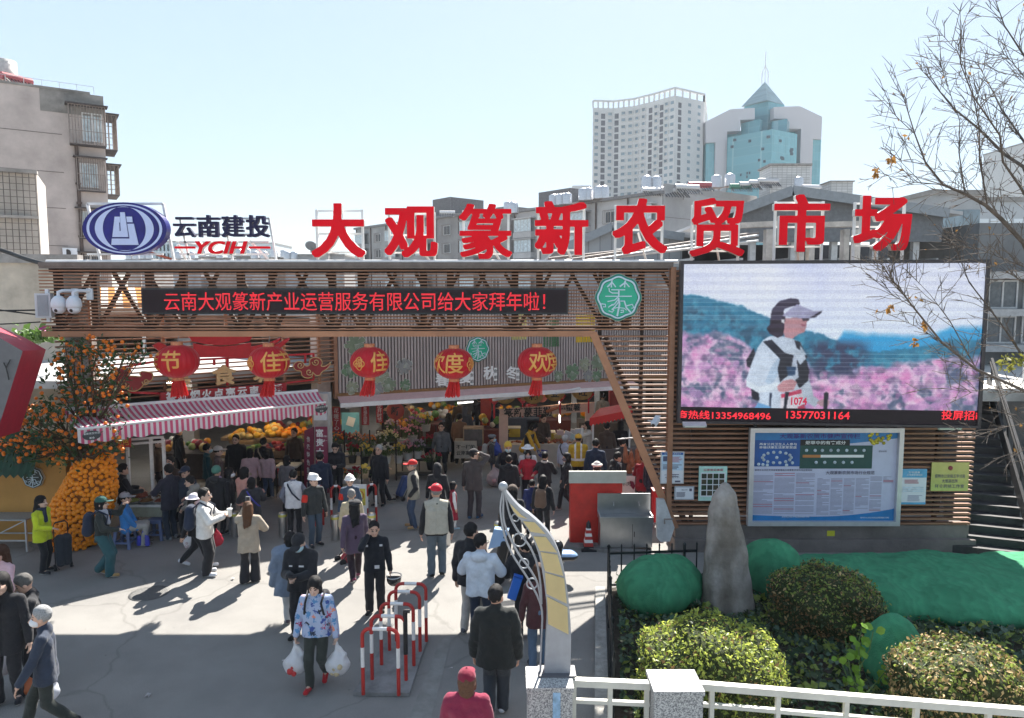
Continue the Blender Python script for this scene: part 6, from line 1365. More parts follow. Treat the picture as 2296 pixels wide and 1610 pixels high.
c=P(1238, 918, d+.15);D=SDF((-.4, -.1, -.2), (.4, .1, .2), .02);D.cone((-.16, 0, -.05), (.16, 0, .06), .06, .05, .03);V, Q=D.mesh();np_mesh('potato_picture', V+np.array(c+Vector((0, -.06, 0))), Q, mat('potato', (.35, .11, .05), .7, var=.3), o, origin=base_of(o))
m=MB();m.box((P(1205, 1030, d).x, d-.2, .38), (2.3, .7, .76));m.build('counter', mat('stall_cream', (.50, .44, .38), .7, var=.1), o)
c=P(1216, 1018, d-.6);m=MB();m.prism([P(x, y, d-.56)for x, y in((1203, 1010), (1216, 1008), (1228, 1010), (1224, 1022), (1216, 1028), (1208, 1022))], (0, -.015, 0));m.build('shield_logo', mat('shield_blue', (.08, .09, .30), .5), o);text('logo_text', '慕菲勒', P(1216, 1015, d-.6), .11, LTW, o)
for px, py, lb in((1160, 1000, 'left heap of sweet potatoes on the pink stall'), (1215, 998, 'right heap of sweet potatoes on the pink stall'), (1255, 996, 'small heap of sweet potatoes near the yellow cartons')):heap('potato_heap', lb, 'sweet potatoes', 'sweet_potato', P(px, py, d-.15), .38, .25, .14, 26, .055, [mat('potato', (.35, .11, .05), .7, var=.3)], px)
for px, py, lb in((1228, 978, 'yellow carton stack with white lid behind the counter'), (1150, 968, 'yellow carton behind the left potato heap')):
 c=P(px, py, d+.7);o=thing('carton', lb, 'carton', c);m=MB();m.box(c, (.5, .4, .3));m.build('box', mat('carton_yellow', (.50, .40, .06), .7, var=.2), o);m=MB();m.box(c+Vector((0, 0, .16)), (.54, .44, .02));m.build('lid', POTW, o)
rg=random.Random(9);o=thing('packet_pile', 'pile of pale snack packets at the right end of the stall', 'packets', P(1275, 985, d+.2));
for k in range(14):c=P(1275+rg.uniform(-28, 28), 975+rg.uniform(-10, 10), d+rg.uniform(0, .6));m=MB();m.box(c, (.22, .1, .16), M=Matrix.Rotation(rg.uniform(-.5, .5), 3, 'Y'));m.build('packet', dyed(rg.choice([(.6, .6, .65), (.5, .45, .55), (.62, .56, .3), (.5, .62, .66), (.66, .5, .5)])), o)
o=thing('glass_case', 'glass display case on a lettered crate in the passage', 'display case', P(1056, 1020, 23).xy.to_3d());c=P(1062, 978, 23);m=MB();m.box(c, (.62, .5, .55));m.build('glass', mat('case_glass', (.10, .085, .08), .15, var=.3), o);m=MB()
for sx in(-1, 1):
 for sy in(-1, 1):m.bar(c+Vector((sx*.31, sy*.25, -.28)), c+Vector((sx*.31, sy*.25, .28)), .03)
m.box(c+Vector((0, 0, .29)), (.66, .54, .03));m.build('frame', WOODB, o)
o=thing('lettered_crate', 'pale crate with two lines of dark lettering in the passage', 'crate', P(1044, 1025, 22.6).xy.to_3d());c=P(1044, 1008, 22.7);m=MB();m.box((c.x, 22.9, c.z), (.72, .5, .56));m.build('box', mat('crate_pale', (.42, .38, .32), .8, var=.15), o);text('lettering', '不一样的', (c.x, 22.64, c.z+.1), .15, INK, o, offset=.02);text('lettering', '云南高原', (c.x, 22.64, c.z-.1), .15, INK, o, offset=.02)
o=thing('red_canopy_stall', 'small stall with a scalloped red canopy beside the raking slats', 'stall', P(1370, 1050, 22).xy.to_3d());d=22;pts=[P(1322, 938, d-.5), P(1418, 918, d-.2), P(1418, 902, d+.8), P(1345, 915, d+.8)];CR=mat('canopy_red', (.60, .03, .03), .6, var=.1, trans=.2)
m=MB();m.add(pts, [(0, 1, 2, 3)]);vl=[]
for k in range(12):
 a=pts[0].lerp(pts[1], k/12);b_=pts[0].lerp(pts[1], (k+1)/12);mid=(a+b_)/2;m.add([a, b_, b_-Vector((0, 0, .2)), mid-Vector((0, 0, .26)), a-Vector((0, 0, .2))], [(0, 1, 2, 3, 4)])
m.build('canopy', CR, o, recalc=False)
for px in(1330, 1412):a=P(px, 935, d);m=MB();m.bar((a.x, d, 0), (a.x, d, a.z), .05);m.build('post', WHITEST, o)
m=MB();m.box((P(1385, 1050, d).x, d, .45), (1.2, .6, .9));m.build('counter', mat('counter_dark', (.12, .10, .10), .7), o)
for i, (px, py, k_)in enumerate(((1133, 884, 0), (1195, 884, 0), (1243, 878, 0), (1305, 876, 0), (1108, 895, 1), (1172, 893, 1), (1256, 888, 1), (1320, 884, 1), (1215, 888, 2))):
 c=P(px, py, 23.2+.1*i);lb=['gold paper lantern above the stall left post', 'gold paper lantern above the stall lettering', 'gold paper lantern above the potato picture', 'gold paper lantern at the stall right post', 'red diamond ornament left of the gold lanterns', 'red diamond ornament between two gold lanterns', 'red diamond ornament near the upright tube', 'red knot ornament nearest the red canopy', 'small round pink lantern in the middle'][i]
 o=thing('paper_lantern' if k_!=1 else 'hanging_ornament', lb, 'decoration', c);m=MB()
 if k_==1:
  m.prism([c+Vector((.2, 0, 0)), c+Vector((0, 0, .22)), c+Vector((-.2, 0, 0)), c+Vector((0, 0, -.22))], (0, .03, 0));m.build('diamond', ORED, o);text('ornament_text', '福', c+Vector((0, -.012, 0)), .18, GOLD, o);m=MB();m.tube([c-Vector((0, 0, .22)), c-Vector((0, 0, .65))], .03, 6);m.build('tassel', ORED, o)
 else:m.ball(c, (.36, .36, .32)if k_==0 else(.2, .2, .22), 16, k=10);m.build('shell', mat('paper_gold', (.42, .27, .09), .6, var=.2)if k_==0 else mat('paper_pink', (.60, .20, .18), .6), o)
 if k_==0:text('lantern_text', '家和业旺'[i], c+Vector((0, -.37, 0)), .3, INK, o, offset=.02)
 m=MB();m.tube([c, Vector((c.x, c.y, 4.95))], .006, 4);m.build('cord', RUST, o)
rg=random.Random(21);names=['nearest the flower stall', 'behind the pink roses', 'left of the passage column', 'at the far end of the passage', 'behind the lettered crate', 'behind the bucket-hat shopper', 'behind the brown coat shopper', 'under the gold lanterns', 'behind the stall vendor', 'behind the red canopy', 'deep behind the maroon sign', 'deep behind the fruit stand', 'deep behind the food cart']
for i, (px, py, d)in enumerate(((900, 950, 26), (940, 938, 27), (985, 935, 27.5), (1060, 925, 32), (1075, 950, 26), (915, 925, 30), (1000, 915, 33), (1160, 925, 28), (1230, 930, 28), (1345, 935, 27), (740, 950, 25), (640, 960, 26), (420, 1000, 22))):
 c=P(px, py, d);o=thing('produce_stall', 'dim produce stall '+names[i], 'stall', (c.x, d, 0));m=MB();m.box((c.x, d, c.z/2-.1), (1.7, .9, max(.2, c.z-.1)));m.build('counter', dyed(rg.choice([(.10, .08, .07), (.16, .05, .05), (.07, .09, .14)])), o)
 for k in range(16):q=c+Vector((rg.uniform(-.75, .75), rg.uniform(-.4, .4), rg.uniform(0, .18)));m=MB();m.ball(q, rg.uniform(.08, .16), 8, k=5);m.build('produce', rg.choice(YEL+REDF+GRNF+ORA+[POTW]), o)
 # ================================================================ left side: slanted signboard, kiosk, kumquat tree
o=thing('slanted_signboard', 'leaning grey signboard with a thick red rim at the left edge', 'signboard', P(20, 960, 13.2));off=P(103, 784, 14.1)-P(51, 787, 13)
m=MB();m.prism([P(-120, 705, 13), P(0, 758, 13), P(51, 787, 13), P(12, 911, 13), P(-12, 985, 13), P(-120, 985, 13)], off, 0, 1);m.build('box', [mat('sign_grey', (.13, .13, .14), .6, var=.1), mat('rim_red', (.40, .02, .05), .4, var=.12)], o)
m=MB();y=12.97;q=lambda a, b:P(a, b, y)
for a, b in(((8, 813), (14, 825)), ((14, 825), (23, 806)), ((14, 825), (20, 852))):m.bar(q(*a), q(*b), .015, .012, up=(0, 1, 0))
m.build('mark', BLKM, o);m=MB();m.bar(P(-60, 900, 13.6), Vector((P(-60, 900, 13.6).x, 13.6, 0)), .2);m.build('support', BLKM, o)
KY=16.0;o=thing('kiosk', 'ochre painted kiosk wall with dark green scalloped canopy at the left edge', 'kiosk', P(40, 1215, KY).xy.to_3d())
a, b=P(-120, 1100, KY), P(150, 1100, KY);zt_=P(40, 1000, KY).z;m=MB();m.box(((a.x+b.x)/2, KY+.9, zt_/2), (b.x-a.x, 1.8, zt_));m.build('wall', mat('ochre', (.46, .24, .06), .7, var=.15, sc=1.2), o)
m=MB();n=14
for k in range(n):
 x0, x1=a.x+(b.x-a.x)*k/n*.85, a.x+(b.x-a.x)*(k+1)/n*.85;z0_=P(40, 1052, KY).z
 m.add([(x0, KY-.5, z0_), ((x0+x1)/2, KY-.52, z0_-.08), (x1, KY-.5, z0_), (x1, KY-.1, zt_+.35), (x0, KY-.1, zt_+.35)], [(0, 1, 2, 3, 4)])
m.build('canopy', mat('canopy_green', (.015, .055, .035), .7, var=.3), o, recalc=False)
VK=VP(-20, KY-.01, 0, KY-.01);emblem(VK, 77, 1070, .24, 'dark round emblem plaque on the ochre kiosk wall', .0, True)
TY=15.0
def leafmesh(name, C, N, size, mats, parent=None, asp=.55, origin=None, mi=None, seed=0):
 """leaves: one folded diamond each, C centres, N outward directions"""
 rg=np.random.RandomState(seed);n=len(C);d=rg.normal(size=(n, 3));d/=np.linalg.norm(d, axis=1)[:, None]
 nn=N+.8*rg.normal(size=(n, 3));nn/=np.linalg.norm(nn, axis=1)[:, None];t=np.cross(nn, d);t/=np.linalg.norm(t, axis=1)[:, None]+1e-9;b=np.cross(nn, t)
 s=size*(.45+1.15*rg.rand(n)**1.6)[:, None];V=np.stack([C-t*s, C-b*s*asp+nn*s*.18, C+t*s, C+b*s*asp+nn*s*.18], 1).reshape(-1, 3)
 Q=np.arange(4*n).reshape(n, 4);return np_mesh(name, V, Q, mats, parent, smooth=False, midx=rg.randint(0, len(mats), n)if mi is None else mi, origin=origin if origin is not None else(np.array(base_of(parent))if parent else None))
tr=thing('kumquat_tree', 'decorative kumquat tree with orange-clad trunk and sparse fruiting crown', 'tree', G(165, 1236));bo=np.array(base_of(tr));rg=np.random.RandomState(4)
D=SDF((-12, 13.5, -.1), (-7, 17, 3), .05);pr=[(165, 1238, 62, 15.6), (165, 1190, 60, 15.5), (185, 1140, 62, 15.4), (205, 1090, 54, 15.3), (213, 1052, 45, 15.3)]
cs=[(P(x, y, d+.3), r*d/F)for x, y, r, d in pr]
for(c0, r0), (c1, r1)in zip(cs, cs[1:]):D.cone(c0, c1, r0-.03, r1-.03, .05)
D.plane((0, 0, -1), 0);V, Q=D.mesh();np_mesh('trunk', V, Q, mat('trunk_dark', (.22, .075, .015), .9), tr, origin=bo)
fr=[];seen={}
FV=V[Q].mean(1);e1=V[Q[:, 1]]-V[Q[:, 0]];e2=V[Q[:, 3]]-V[Q[:, 0]];NN=np.cross(e1, e2);NN/=np.linalg.norm(NN, axis=1)[:, None]+1e-9
for i in rg.permutation(len(FV)):
 p=FV[i]
 if NN[i, 1]>.45 or p[2]<.03:continue
 key=tuple((p/.07).astype(int));ok=True
 for dx in(-1, 0, 1):
  for dy in(-1, 0, 1):
   for dz in(-1, 0, 1):
    for q in seen.get((key[0]+dx, key[1]+dy, key[2]+dz), ()):
     if np.sum((q-p)**2)<.0053:ok=False
 if ok:seen.setdefault(key, []).append(p);fr.append(p+NN[i]*.015)
blobs=[(150, 790, 30, 30), (195, 775, 45, 25), (245, 800, 60, 35), (300, 790, 30, 25), (215, 840, 60, 45), (250, 870, 40, 35), (150, 850, 45, 50), (110, 920, 50, 30), (150, 960, 60, 60), (80, 950, 55, 40), (30, 940, 50, 40), (20, 990, 60, 45), (80, 1010, 60, 35), (140, 1020, 50, 30), (220, 990, 45, 40), (190, 910, 40, 40), (265, 1005, 22, 32), (-30, 1000, 50, 50), (255, 950, 25, 40)]
cf=[];lc=[]
for(x, y, rx_, ry_)in blobs:
 n=int(rx_*ry_/80)
 for k in range(n):
  u, v=rg.normal(size=2)*.52;dd=TY+rg.uniform(-.45, .55);cf.append(np.array(P(x+u*rx_, y+v*ry_, dd)))
 for k in range(int(rx_*ry_/15)):
  u, v=rg.normal(size=2)*.55;lc.append(np.array(P(x+u*rx_, y+v*ry_, TY+rg.uniform(-.5, .6))))
leafmesh('crown', np.array(lc), rg.normal(size=(len(lc), 3)), .062, [mat('kumquat_leaf', (.03, .065, .02), .5, var=.4, trans=.15), mat('kumquat_leaf2', (.05, .10, .03), .5, var=.4, trans=.15)], tr, .4, bo)
m=MB()
for(x, y, rx_, ry_)in blobs:
 for k in range(5):m.tube([P(200-30*rg.rand(), 1040, TY+.4), P((x+190)/2, (y+1020)/2, TY+.2), P(x+rg.uniform(-1, 1)*rx_, y+rg.uniform(-1, 1)*ry_, TY+rg.uniform(-.4, .4))], [.03, .018, .006], 5)
m.build('branches', mat('twig', (.09, .06, .04), .9), tr)
allf=sorted([(p, .056)for p in fr]+[(p, .040)for p in cf], key=lambda t:rg.rand());base_ball=MB();base_ball.ball((0, 0, 0), 1.0, 10, k=7);bme=None
ORD=mat('kumquat_peel', (.80, .19, .012), .4, var=.15, sc=25)
for p, r in allf[:95]:
 m=MB();m.ball(p, r*rg.uniform(.88, 1.12), 10, k=7);m.build('orange', ORA[0]if r>.045 else ORD, tr)
m=MB()
for p, r in allf[95:]:m.ball(p, r*rg.uniform(.82, 1.12), 9, 0 if r>.045 else 1, k=6)
tag(m.build('oranges', [ORA[0], ORD], tr), None, None, kind='stuff')
o=thing('flowering_shrub', 'small leafy shrub with magenta flowers behind the slanted signboard', 'shrub', P(110, 760, 18));rg=np.random.RandomState(8);lc=np.array([np.array(P(x, y, 18+rg.uniform(-.4, .4)))for x, y in zip(rg.normal(90, 38, 420), rg.normal(752, 7, 420))])
leafmesh('foliage', lc, rg.normal(size=(420, 3)), .09, [mat('leaf_fresh', (.10, .18, .04), .5, var=.3, trans=.3)], o, .6, np.array(base_of(o)));lc=np.array([np.array(P(x, y, 17.8))for x, y in zip(rg.normal(103, 6, 14), rg.normal(742, 6, 14))]);leafmesh('blossoms', lc, rg.normal(size=(14, 3)), .07, [mat('magenta', (.5, .03, .25), .6)], o, .8, np.array(base_of(o)))
o=thing('metal_table', 'bare grey metal frame table at the left edge', 'table', G(20, 1245));a, b=G(-40, 1252), G(70, 1236);zt_=.86;m=MB();c=P(12, 1158, 15.6);m.box(c, (1.3, .55, .03));m.build('tabletop', mat('mesh_top', (.32, .35, .36), .5, .4, var=.3, sc=30), o)
for sx in(-.62, .62):
 for sy in(-.25, .25):m=MB();m.bar((c.x+sx, c.y+sy, 0), (c.x+sx, c.y+sy, c.z), .035);m.build('leg', GALV, o)
m=MB()
for sy in(-.25, .25):m.bar((c.x-.6, c.y+sy, .25), (c.x+.6, c.y+sy, .25), .025)
m.bar((c.x-.6, c.y-.25, .1), (c.x+.6, c.y-.25, .7), .02);m.build('brace', GALV, o)
def trolley(b, hx, label, colr, rot=0.0, h=.95, bagh=.5, lean=0.0):
 o=thing('shopping_trolley', label, 'trolley', b);M=Matrix.Rotation(rot, 3, 'Z')@Matrix.Rotation(lean, 3, 'X');q=lambda x, y, z:b+M@Vector((x, y, z))
 m=MB()
 for s in(-1, 1):m.tube([q(s*.13, 0, .06), q(s*.13, 0, h), q(s*.09, .02, h+.05)], .011, 6)
 m.tube([q(-.09, .02, h+.05), q(.09, .02, h+.05)], .016, 6);m.tube([q(-.13, 0, .1), q(-.13, -.2, .07)], .01, 6);m.tube([q(.13, 0, .1), q(.13, -.2, .07)], .01, 6);m.build('frame', BLKM, o)
 D=SDF((-.25, -.4, 0), (.25, .15, 1), .014);D.cone((-.06, -.10, .17), (-.06, -.11, .17+bagh), .085, .10, .03);D.cone((.06, -.10, .17), (.06, -.11, .17+bagh), .085, .10, .03);D.folds(.004, 35);V, Q=D.mesh();V=V@np.array(M).T;np_mesh('bag', V, Q, dyed(colr), o)
 for s in(-1, 1):m=MB();m.lathe(q(s*.15, -.02, .07), [(.02, -.015), (.07, -.015), (.07, .015), (.02, .015)], 14, axis=M@Matrix.Rotation(R(90), 3, 'Y'));m.build('wheel', BLKM, o)
 return o
trolley(G(141, 1275), 0, 'black shopping trolley pulled by the woman in lime yellow', (.03, .035, .045), .9)
trolley(G(897, 1122), 0, 'blue shopping trolley pulled by the walking man with flowers', (.05, .08, .20), -.9, .9, .42, -.5)
o=trolley(G(757, 1262), 0, 'red folding hand trolley pulled by the woman in purple coat', (.35, .05, .06), 2.2, 1.05, .25, .75)
# ================================================================ centre: hoops, bollards, kiosk, sink, cone
HR=mat('hoop_red', (.42, .03, .025), .45, var=.2, sc=8);HW=mat('hoop_white', (.72, .71, .70), .45, var=.12, sc=8)
def hoop(a, b, h, parent, r=.027):
 a=Vector(a);b=Vector(b);u=(b-a);L=u.length;u.normalize();k=.11;z=Vector((0, 0, 1));m=MB()
 seg=lambda pts, mi:m.tube(pts, r, 10, mi)
 for p, s in((a, 1), (b, -1)):
  seg([p, p+z*h*.42], 0);seg([p+z*h*.42, p+z*h*.72], 1)
  seg([p+z*h*.72, p+z*(h-k)]+[p+z*(h-k)+u*s*k*(1-math.cos(t))+z*k*math.sin(t)for t in np.linspace(.3, 1.57, 5)]+[p+z*h+u*s*L*.30], 0)
 seg([a+z*h+u*L*.30, b+z*h-u*L*.30], 1);return m.build('hoop', [HR, HW], parent)
hb=thing('hoop_barrier', 'row of five red and white hoops on a grey steel base plate', 'barrier', G(860, 1520));z0=.05
corners=[G(792, 1561), G(918, 1563), G(960, 1432), G(874, 1430)]
m=MB();m.prism([c+Vector((0, 0, .006))for c in corners], (0, 0, .055));m.build('base_plate', mat('plate_steel', (.22, .22, .22), .7, .2, var=.35, sc=3, bump=.3), hb)
for(xa, ya), (xb, yb_)in(((814.6, 1557), (894, 1559)), ((834.6, 1523), (910.5, 1525)), ((855.7, 1490), (928, 1492)), ((873.5, 1458), (942, 1460)), ((889, 1437), (956, 1438))):hoop(G(xa, ya, .06), G(xb, yb_, .06), .97, hb)
p=G(910.5, 1525, .06);m=MB();m.tube([p+Vector((0, 0, .40)), p+Vector((0, 0, 1.02)), p+Vector((0, 0, 1.06))], .033, 10);m.tube([p+Vector((-.02, 0, 1.05)), p+Vector((.07, 0, 1.05))], .03, 8);m.build('black_sleeve', mat('tape_black', (.02, .02, .022), .5, var=.3, sc=20), hb)
for(xa, xb, yb_, lb)in((744, 764, 1180, 'small red and white hoop left of the no-dogs board'), (824, 843, 1176, 'small red and white hoop right of the no-dogs board'), (706, 724, 1180, 'small red and white hoop behind the first helmeted man')):
 o=thing('hoop_barrier', lb, 'barrier', G(xa, yb_), group='small hoops behind the bollards');hoop(G(xa, yb_), G(xb+1, yb_-3), 1.0, o, .03)
STN=mat('stainless', (.50, .50, .50), .28, .9, var=.12, sc=4);YB=mat('band_yellow', (.55, .52, .12), .5)
for x, yb_, lb in((635, 1204, 'steel bollard beside the man in white puffer vest'), (752.6, 1210, 'steel bollard beneath the hoop left of the no-dogs board'), (834, 1206, 'steel bollard under the hoop right of the no-dogs board'), (1001, 1221, 'steel bollard behind the tall man in beige vest'), (1118, 1227, 'sunlit steel bollard behind the lamp scrolls'), (528, 1202, 'steel bollard behind the woman in beige coat')):
 c=G(x, yb_);o=thing('bollard', lb, 'bollard', c, group='stainless steel bollards across the market mouth');m=MB();m.lathe(c, [(.098, 0), (.098, .50), (.098, .56), (.094, .585), (.03, .60), (.002, .60)], 24);m.build('post', STN, o);m=MB();m.lathe(c, [(.101, .50), (.101, .555)], 24, cap=False);m.build('reflective_band', YB, o)
nd=thing('no_dogs_board', 'white standing board with yellow no-dogs sign near the hoops', 'sign board', G(806, 1178));d=base_of(nd).y;a, b=P(788, 1086, d), P(823, 1170, d);M=Matrix.Rotation(R(-8), 3, 'X')
m=MB();m.box(((a.x+b.x)/2, d, (a.z+b.z)/2), (b.x-a.x, .03, a.z-b.z));m.build('board', mat('board_white', (.72, .72, .72), .4, var=.03), nd);m=MB();m.box(((a.x+b.x)/2, d-.018, (a.z+b.z)/2+.16), (b.x-a.x-.05, .005, .42));m.build('panel', mat('panel_yellow', (.66, .58, .10), .5, var=.05), nd)
c=Vector(((a.x+b.x)/2, d-.024, (a.z+b.z)/2+.2));m=MB();m.tube([c+Vector((.12*math.cos(t), 0, .12*math.sin(t)))for t in np.linspace(0, 6.4, 28)], .013, 6, cap=False);m.tube([c+Vector((-.085, 0, .085)), c+Vector((.085, 0, -.085))], .011, 6);m.build('ban_ring', mat('ring_orange', (.60, .16, .02), .5), nd)
m=MB();m.prism([c+Vector((x, .004, z))for x, z in((-.03, -.09), (.05, -.09), (.06, -.03), (.02, .0), (.01, .05), (-.02, .08), (-.03, .05), (-.06, .04), (-.03, .02), (-.02, -.03))], (0, -.004, 0));m.build('dog_mark', BLKM, nd);text('board_text', '禁止入内', c+Vector((0, 0, -.2)), .07, BLKM, nd);m=MB();m.bar((a.x+.05, d+.02, 0), (a.x+.05, d+.02, b.z), .03);m.bar((b.x-.05, d+.02, 0), (b.x-.05, d+.02, b.z), .03);m.build('stand', WHITEST, nd)
o=thing('red_kiosk', 'red booth counter with a pale grey top slab beside the steel sink', 'booth', G(1335, 1219));d=base_of(o).y+.05;x0, x1=P(1279, 1150, d).x, P(1395, 1150, d).x;zt_=P(1335, 1057, d).z
m=MB();m.box(((x0+x1)/2, d+.2, (zt_-.25)/2), (x1-x0, .36, zt_-.25));m.build('body', mat('booth_red', (.52, .035, .025), .5, var=.22, sc=3), o);m=MB();m.box(((x0+x1)/2+.02, d, zt_-.13), (x1-x0+.12, .09, .27));m.build('top_slab', mat('slab_grey', (.42, .43, .38), .7, var=.1), o)
o=thing('steel_sink', 'stainless steel sink cabinet with two taps right of the red booth', 'sink', G(1405, 1237));d=base_of(o).y;x0, x1=P(1344, 1200, d).x, P(1465, 1200, d).x;xc=(x0+x1)/2;w=x1-x0;zr_=P(1400, 1162, d).z;zbk=P(1400, 1111, d+.42).z;STB=mat('brushed_steel', (.42, .43, .44), .32, .85, var=.1, sc=5, bump=.05, bsc=80)
m=MB();m.box((xc, d+.21, .06+(zr_-.06)/2), (w-.04, .40, zr_-.12));m.build('cabinet', STB, o)
m=MB();m.box((xc, d+.015, zr_-.04), (w, .03, .12));m.box((xc, d+.42, (zr_+zbk)/2), (w, .03, zbk-zr_+.1));
for sx in(x0+.015, x1-.015):m.box((sx, d+.22, zr_-.02), (.03, .38, .12))
m.build('basin_rim', STB, o);m=MB();m.box((xc, d+.22, zr_-.03), (w-.06, .36, .02));m.build('basin', mat('basin_dark', (.25, .25, .26), .3, .8), o)
for px, nm in((1375, 0), (1432, 1)):c=P(px, 1127, d+.39);m=MB();m.tube([c, c+Vector((0, -.07, .0)), c+Vector((0, -.09, -.05))], .012, 8);m.box(c+Vector((0, -.05, .025)), (.04, .02, .015));m.build('tap', STN, o)
m=MB();xd=P(1418, 1200, d).x;m.box((xd, d+.005, zr_/2-.04), (.008, .012, zr_-.2));m.box((xd+.04, d-.01, zr_/2+.02), (.014, .02, .12));m.build('door_handle', BLKM, o)
for sx in(x0+.08, x1-.08):m=MB();m.box((sx, d+.2, .03), (.1, .35, .06));m.build('foot', BLKM, o)
o=thing('traffic_cone', 'red and white square traffic cone with black tip before the red booth', 'traffic cone', G(1319, 1232));b=base_of(o)
M4=Matrix.Rotation(R(45), 3, 'Z')
m=MB();m.lathe(b, [(.24, 0), (.24, .04), (.16, .06), (.145, .10)], 4, axis=M4, sm=False);m.build('base', BLKM, o)
m=MB();pf=[(.145, .10), (.132, .18), (.118, .25), (.105, .32), (.092, .39), (.08, .46), (.07, .50)]
for i in range(6):m.lathe(b, [pf[i], pf[i+1]], 4, i%2, axis=M4, sm=False, cap=False)
m.build('cone_body', [HR, HW], o);m=MB();m.lathe(b, [(.06, .50), (.045, .62), (.02, .63), (.02, .66)], 10);m.build('tip', BLKM, o)
o=thing('white_panel', 'rusty white metal panel leaning on the raking slat edge', 'panel', P(1490, 1220, 15.6));zz=lambda x, y:P(1224+x*.1945, 996.4+y*.1945, 15.25);m=MB();m.prism([zz(*p)for p in((1283, 635), (1370, 640), (1485, 960), (1430, 1120), (1320, 1125), (1283, 1080))], (0, .14, 0));m.build('sheet', mat('panel_rusty', (.52, .53, .54), .5, var=.3, sc=2.2), o);m=MB();m.tube([zz(1465, 860), zz(1365, 862), zz(1370, 915)], .02, 6);m.build('handle', RUST, o)
o=thing('red_crate', 'dark red box behind the white leaning panel', 'box', P(1476, 1190, 17).xy.to_3d());c=P(1476, 1120, 17);m=MB();m.box((c.x, 17, c.z-.15), (.28, .3, .75));m.build('box', ORED, o);m=MB();m.box((c.x, 17, c.z+.24), (.32, .34, .04));m.build('lid', ODK, o)
ms=thing('meat_stall', 'stall with hanging roast meat and a white price board by the slats', 'stall', P(1400, 1110, 18.6).xy.to_3d());d=18.8;m=MB();m.box((P(1425, 1100, d).x, d, .45), (.95, .5, .9));m.build('counter', mat('counter_dark', (.12, .10, .10), .7), ms);m=MB();m.bar(P(1385, 985, d), P(1460, 978, d), .03);m.build('hanging_rail', GALV, ms)
for k, (px, py)in enumerate(((1402, 1020), (1415, 1030), (1428, 1022), (1440, 1034), (1410, 1045))):
 c=P(px, py, d);D=SDF((-.2, -.2, -.4), (.2, .2, .4), .025);D.cone((0, 0, .15), (.02, 0, -.15), .05, .09, .03);D.cone((0, 0, .3), (0, 0, .15), .015, .03, .03);D.folds(.01, 30, k);V, Q=D.mesh();np_mesh('roast_meat', V+np.array(c), Q, mat('roast', (.26, .10, .05), .4, var=.4, sc=8), ms, origin=base_of(ms))
a, b=P(1396, 1068, d-.4), P(1424, 1110, d-.4);m=MB();m.box(((a.x+b.x)/2, d-.35, (a.z+b.z)/2), (b.x-a.x, .02, a.z-b.z));m.build('price_board', LTW, ms)
m=MB();m.prism([P(x, y, d-.38)for x, y in((1412, 1078), (1420, 1080), (1424, 1090), (1420, 1098), (1414, 1090))], (0, -.01, 0));m.build('animal_mark', MAR, ms);text('board_text', '羊肉', P(1404, 1085, d-.4), .13, BLKM, ms)
m=MB();m.prism([G(1272, 1222), G(1512, 1246), G(1512, 1254), G(1268, 1231)], (0, 0, .07));tag(m.build('kerb', mat('kerb_stone', (.20, .19, .18), .9, var=.25)), 'low worn kerb in front of the booth and sink', 'kerb', kind='structure')
SB=mat('scooter_blue', (.30, .45, .68), .25, coat=.6, var=.05);SK=mat('scooter_black', (.015, .015, .017), .3, var=.1)
sc=thing('electric_scooter', 'parked electric scooter with pale blue windshield behind the lamp', 'scooter', G(1165, 1310));b=base_of(sc);q=lambda x, y, z:b+Vector((x, y, z))
for x, nm in((-.5, 0), (.62, 1)):m=MB();m.lathe(q(x, .15*x, .24), [(.10, -.04), (.2, -.05), (.24, -.03), (.24, .03), (.2, .05), (.10, .04)], 20, axis=Matrix.Rotation(R(90), 3, 'X'));m.build('wheel', SK, sc)
D=SDF((-.8, -.4, 0), (1, .4, 1.2), .03);D.cone((-.42, -.05, .3), (-.3, -.04, .85), .10, .12, .06);D.cone((-.3, 0, .3), (.2, .03, .28), .12, .12, .06);D.cone((.2, .05, .35), (.7, .1, .62), .14, .15, .08);D.cone((.1, .05, .68), (.75, .1, .74), .11, .12, .05);V, Q=D.mesh();np_mesh('body', V, Q, SK, sc)
m=MB();m.prism([q(-.62, -.12, .75), q(-.30, -.14, .85), q(-.22, -.12, 1.12), q(-.5, -.10, 1.15)], (.02, .18, 0));m.build('windshield', SB, sc);m=MB();m.tube([q(-.3, -.3, 1.05), q(-.25, 0, 1.0), q(-.3, .3, 1.05)], .018, 8);m.tube([q(-.27, -.2, 1.04), q(-.3, -.24, 1.2)], .008, 5);m.ball(q(-.3, -.24, 1.22), (.06, .02, .045), 10);m.build('handlebar', BLKM, sc)
D=SDF((-.3, -.3, -.3), (.3, .3, .3), .02);D.cone((-.13, 0, 0), (.13, 0, .0), .12, .12, .05);D.cone((-.1, .1, .0), (.1, .1, .0), .12, .12, .05);V, Q=D.mesh();zc_=np.array(P(1264, 1247, 13.8))-np.array(b);np_mesh('top_box', V*np.array([1.15, 1, .75])+zc_, Q, [SK, SB], sc, midx=(V[Q].mean(1)[:, 2]>.03).astype(int));m=MB();m.bar(P(1262, 1262, 13.8), q(.7, .1, .7), .05);m.build('rack', GALV, sc)
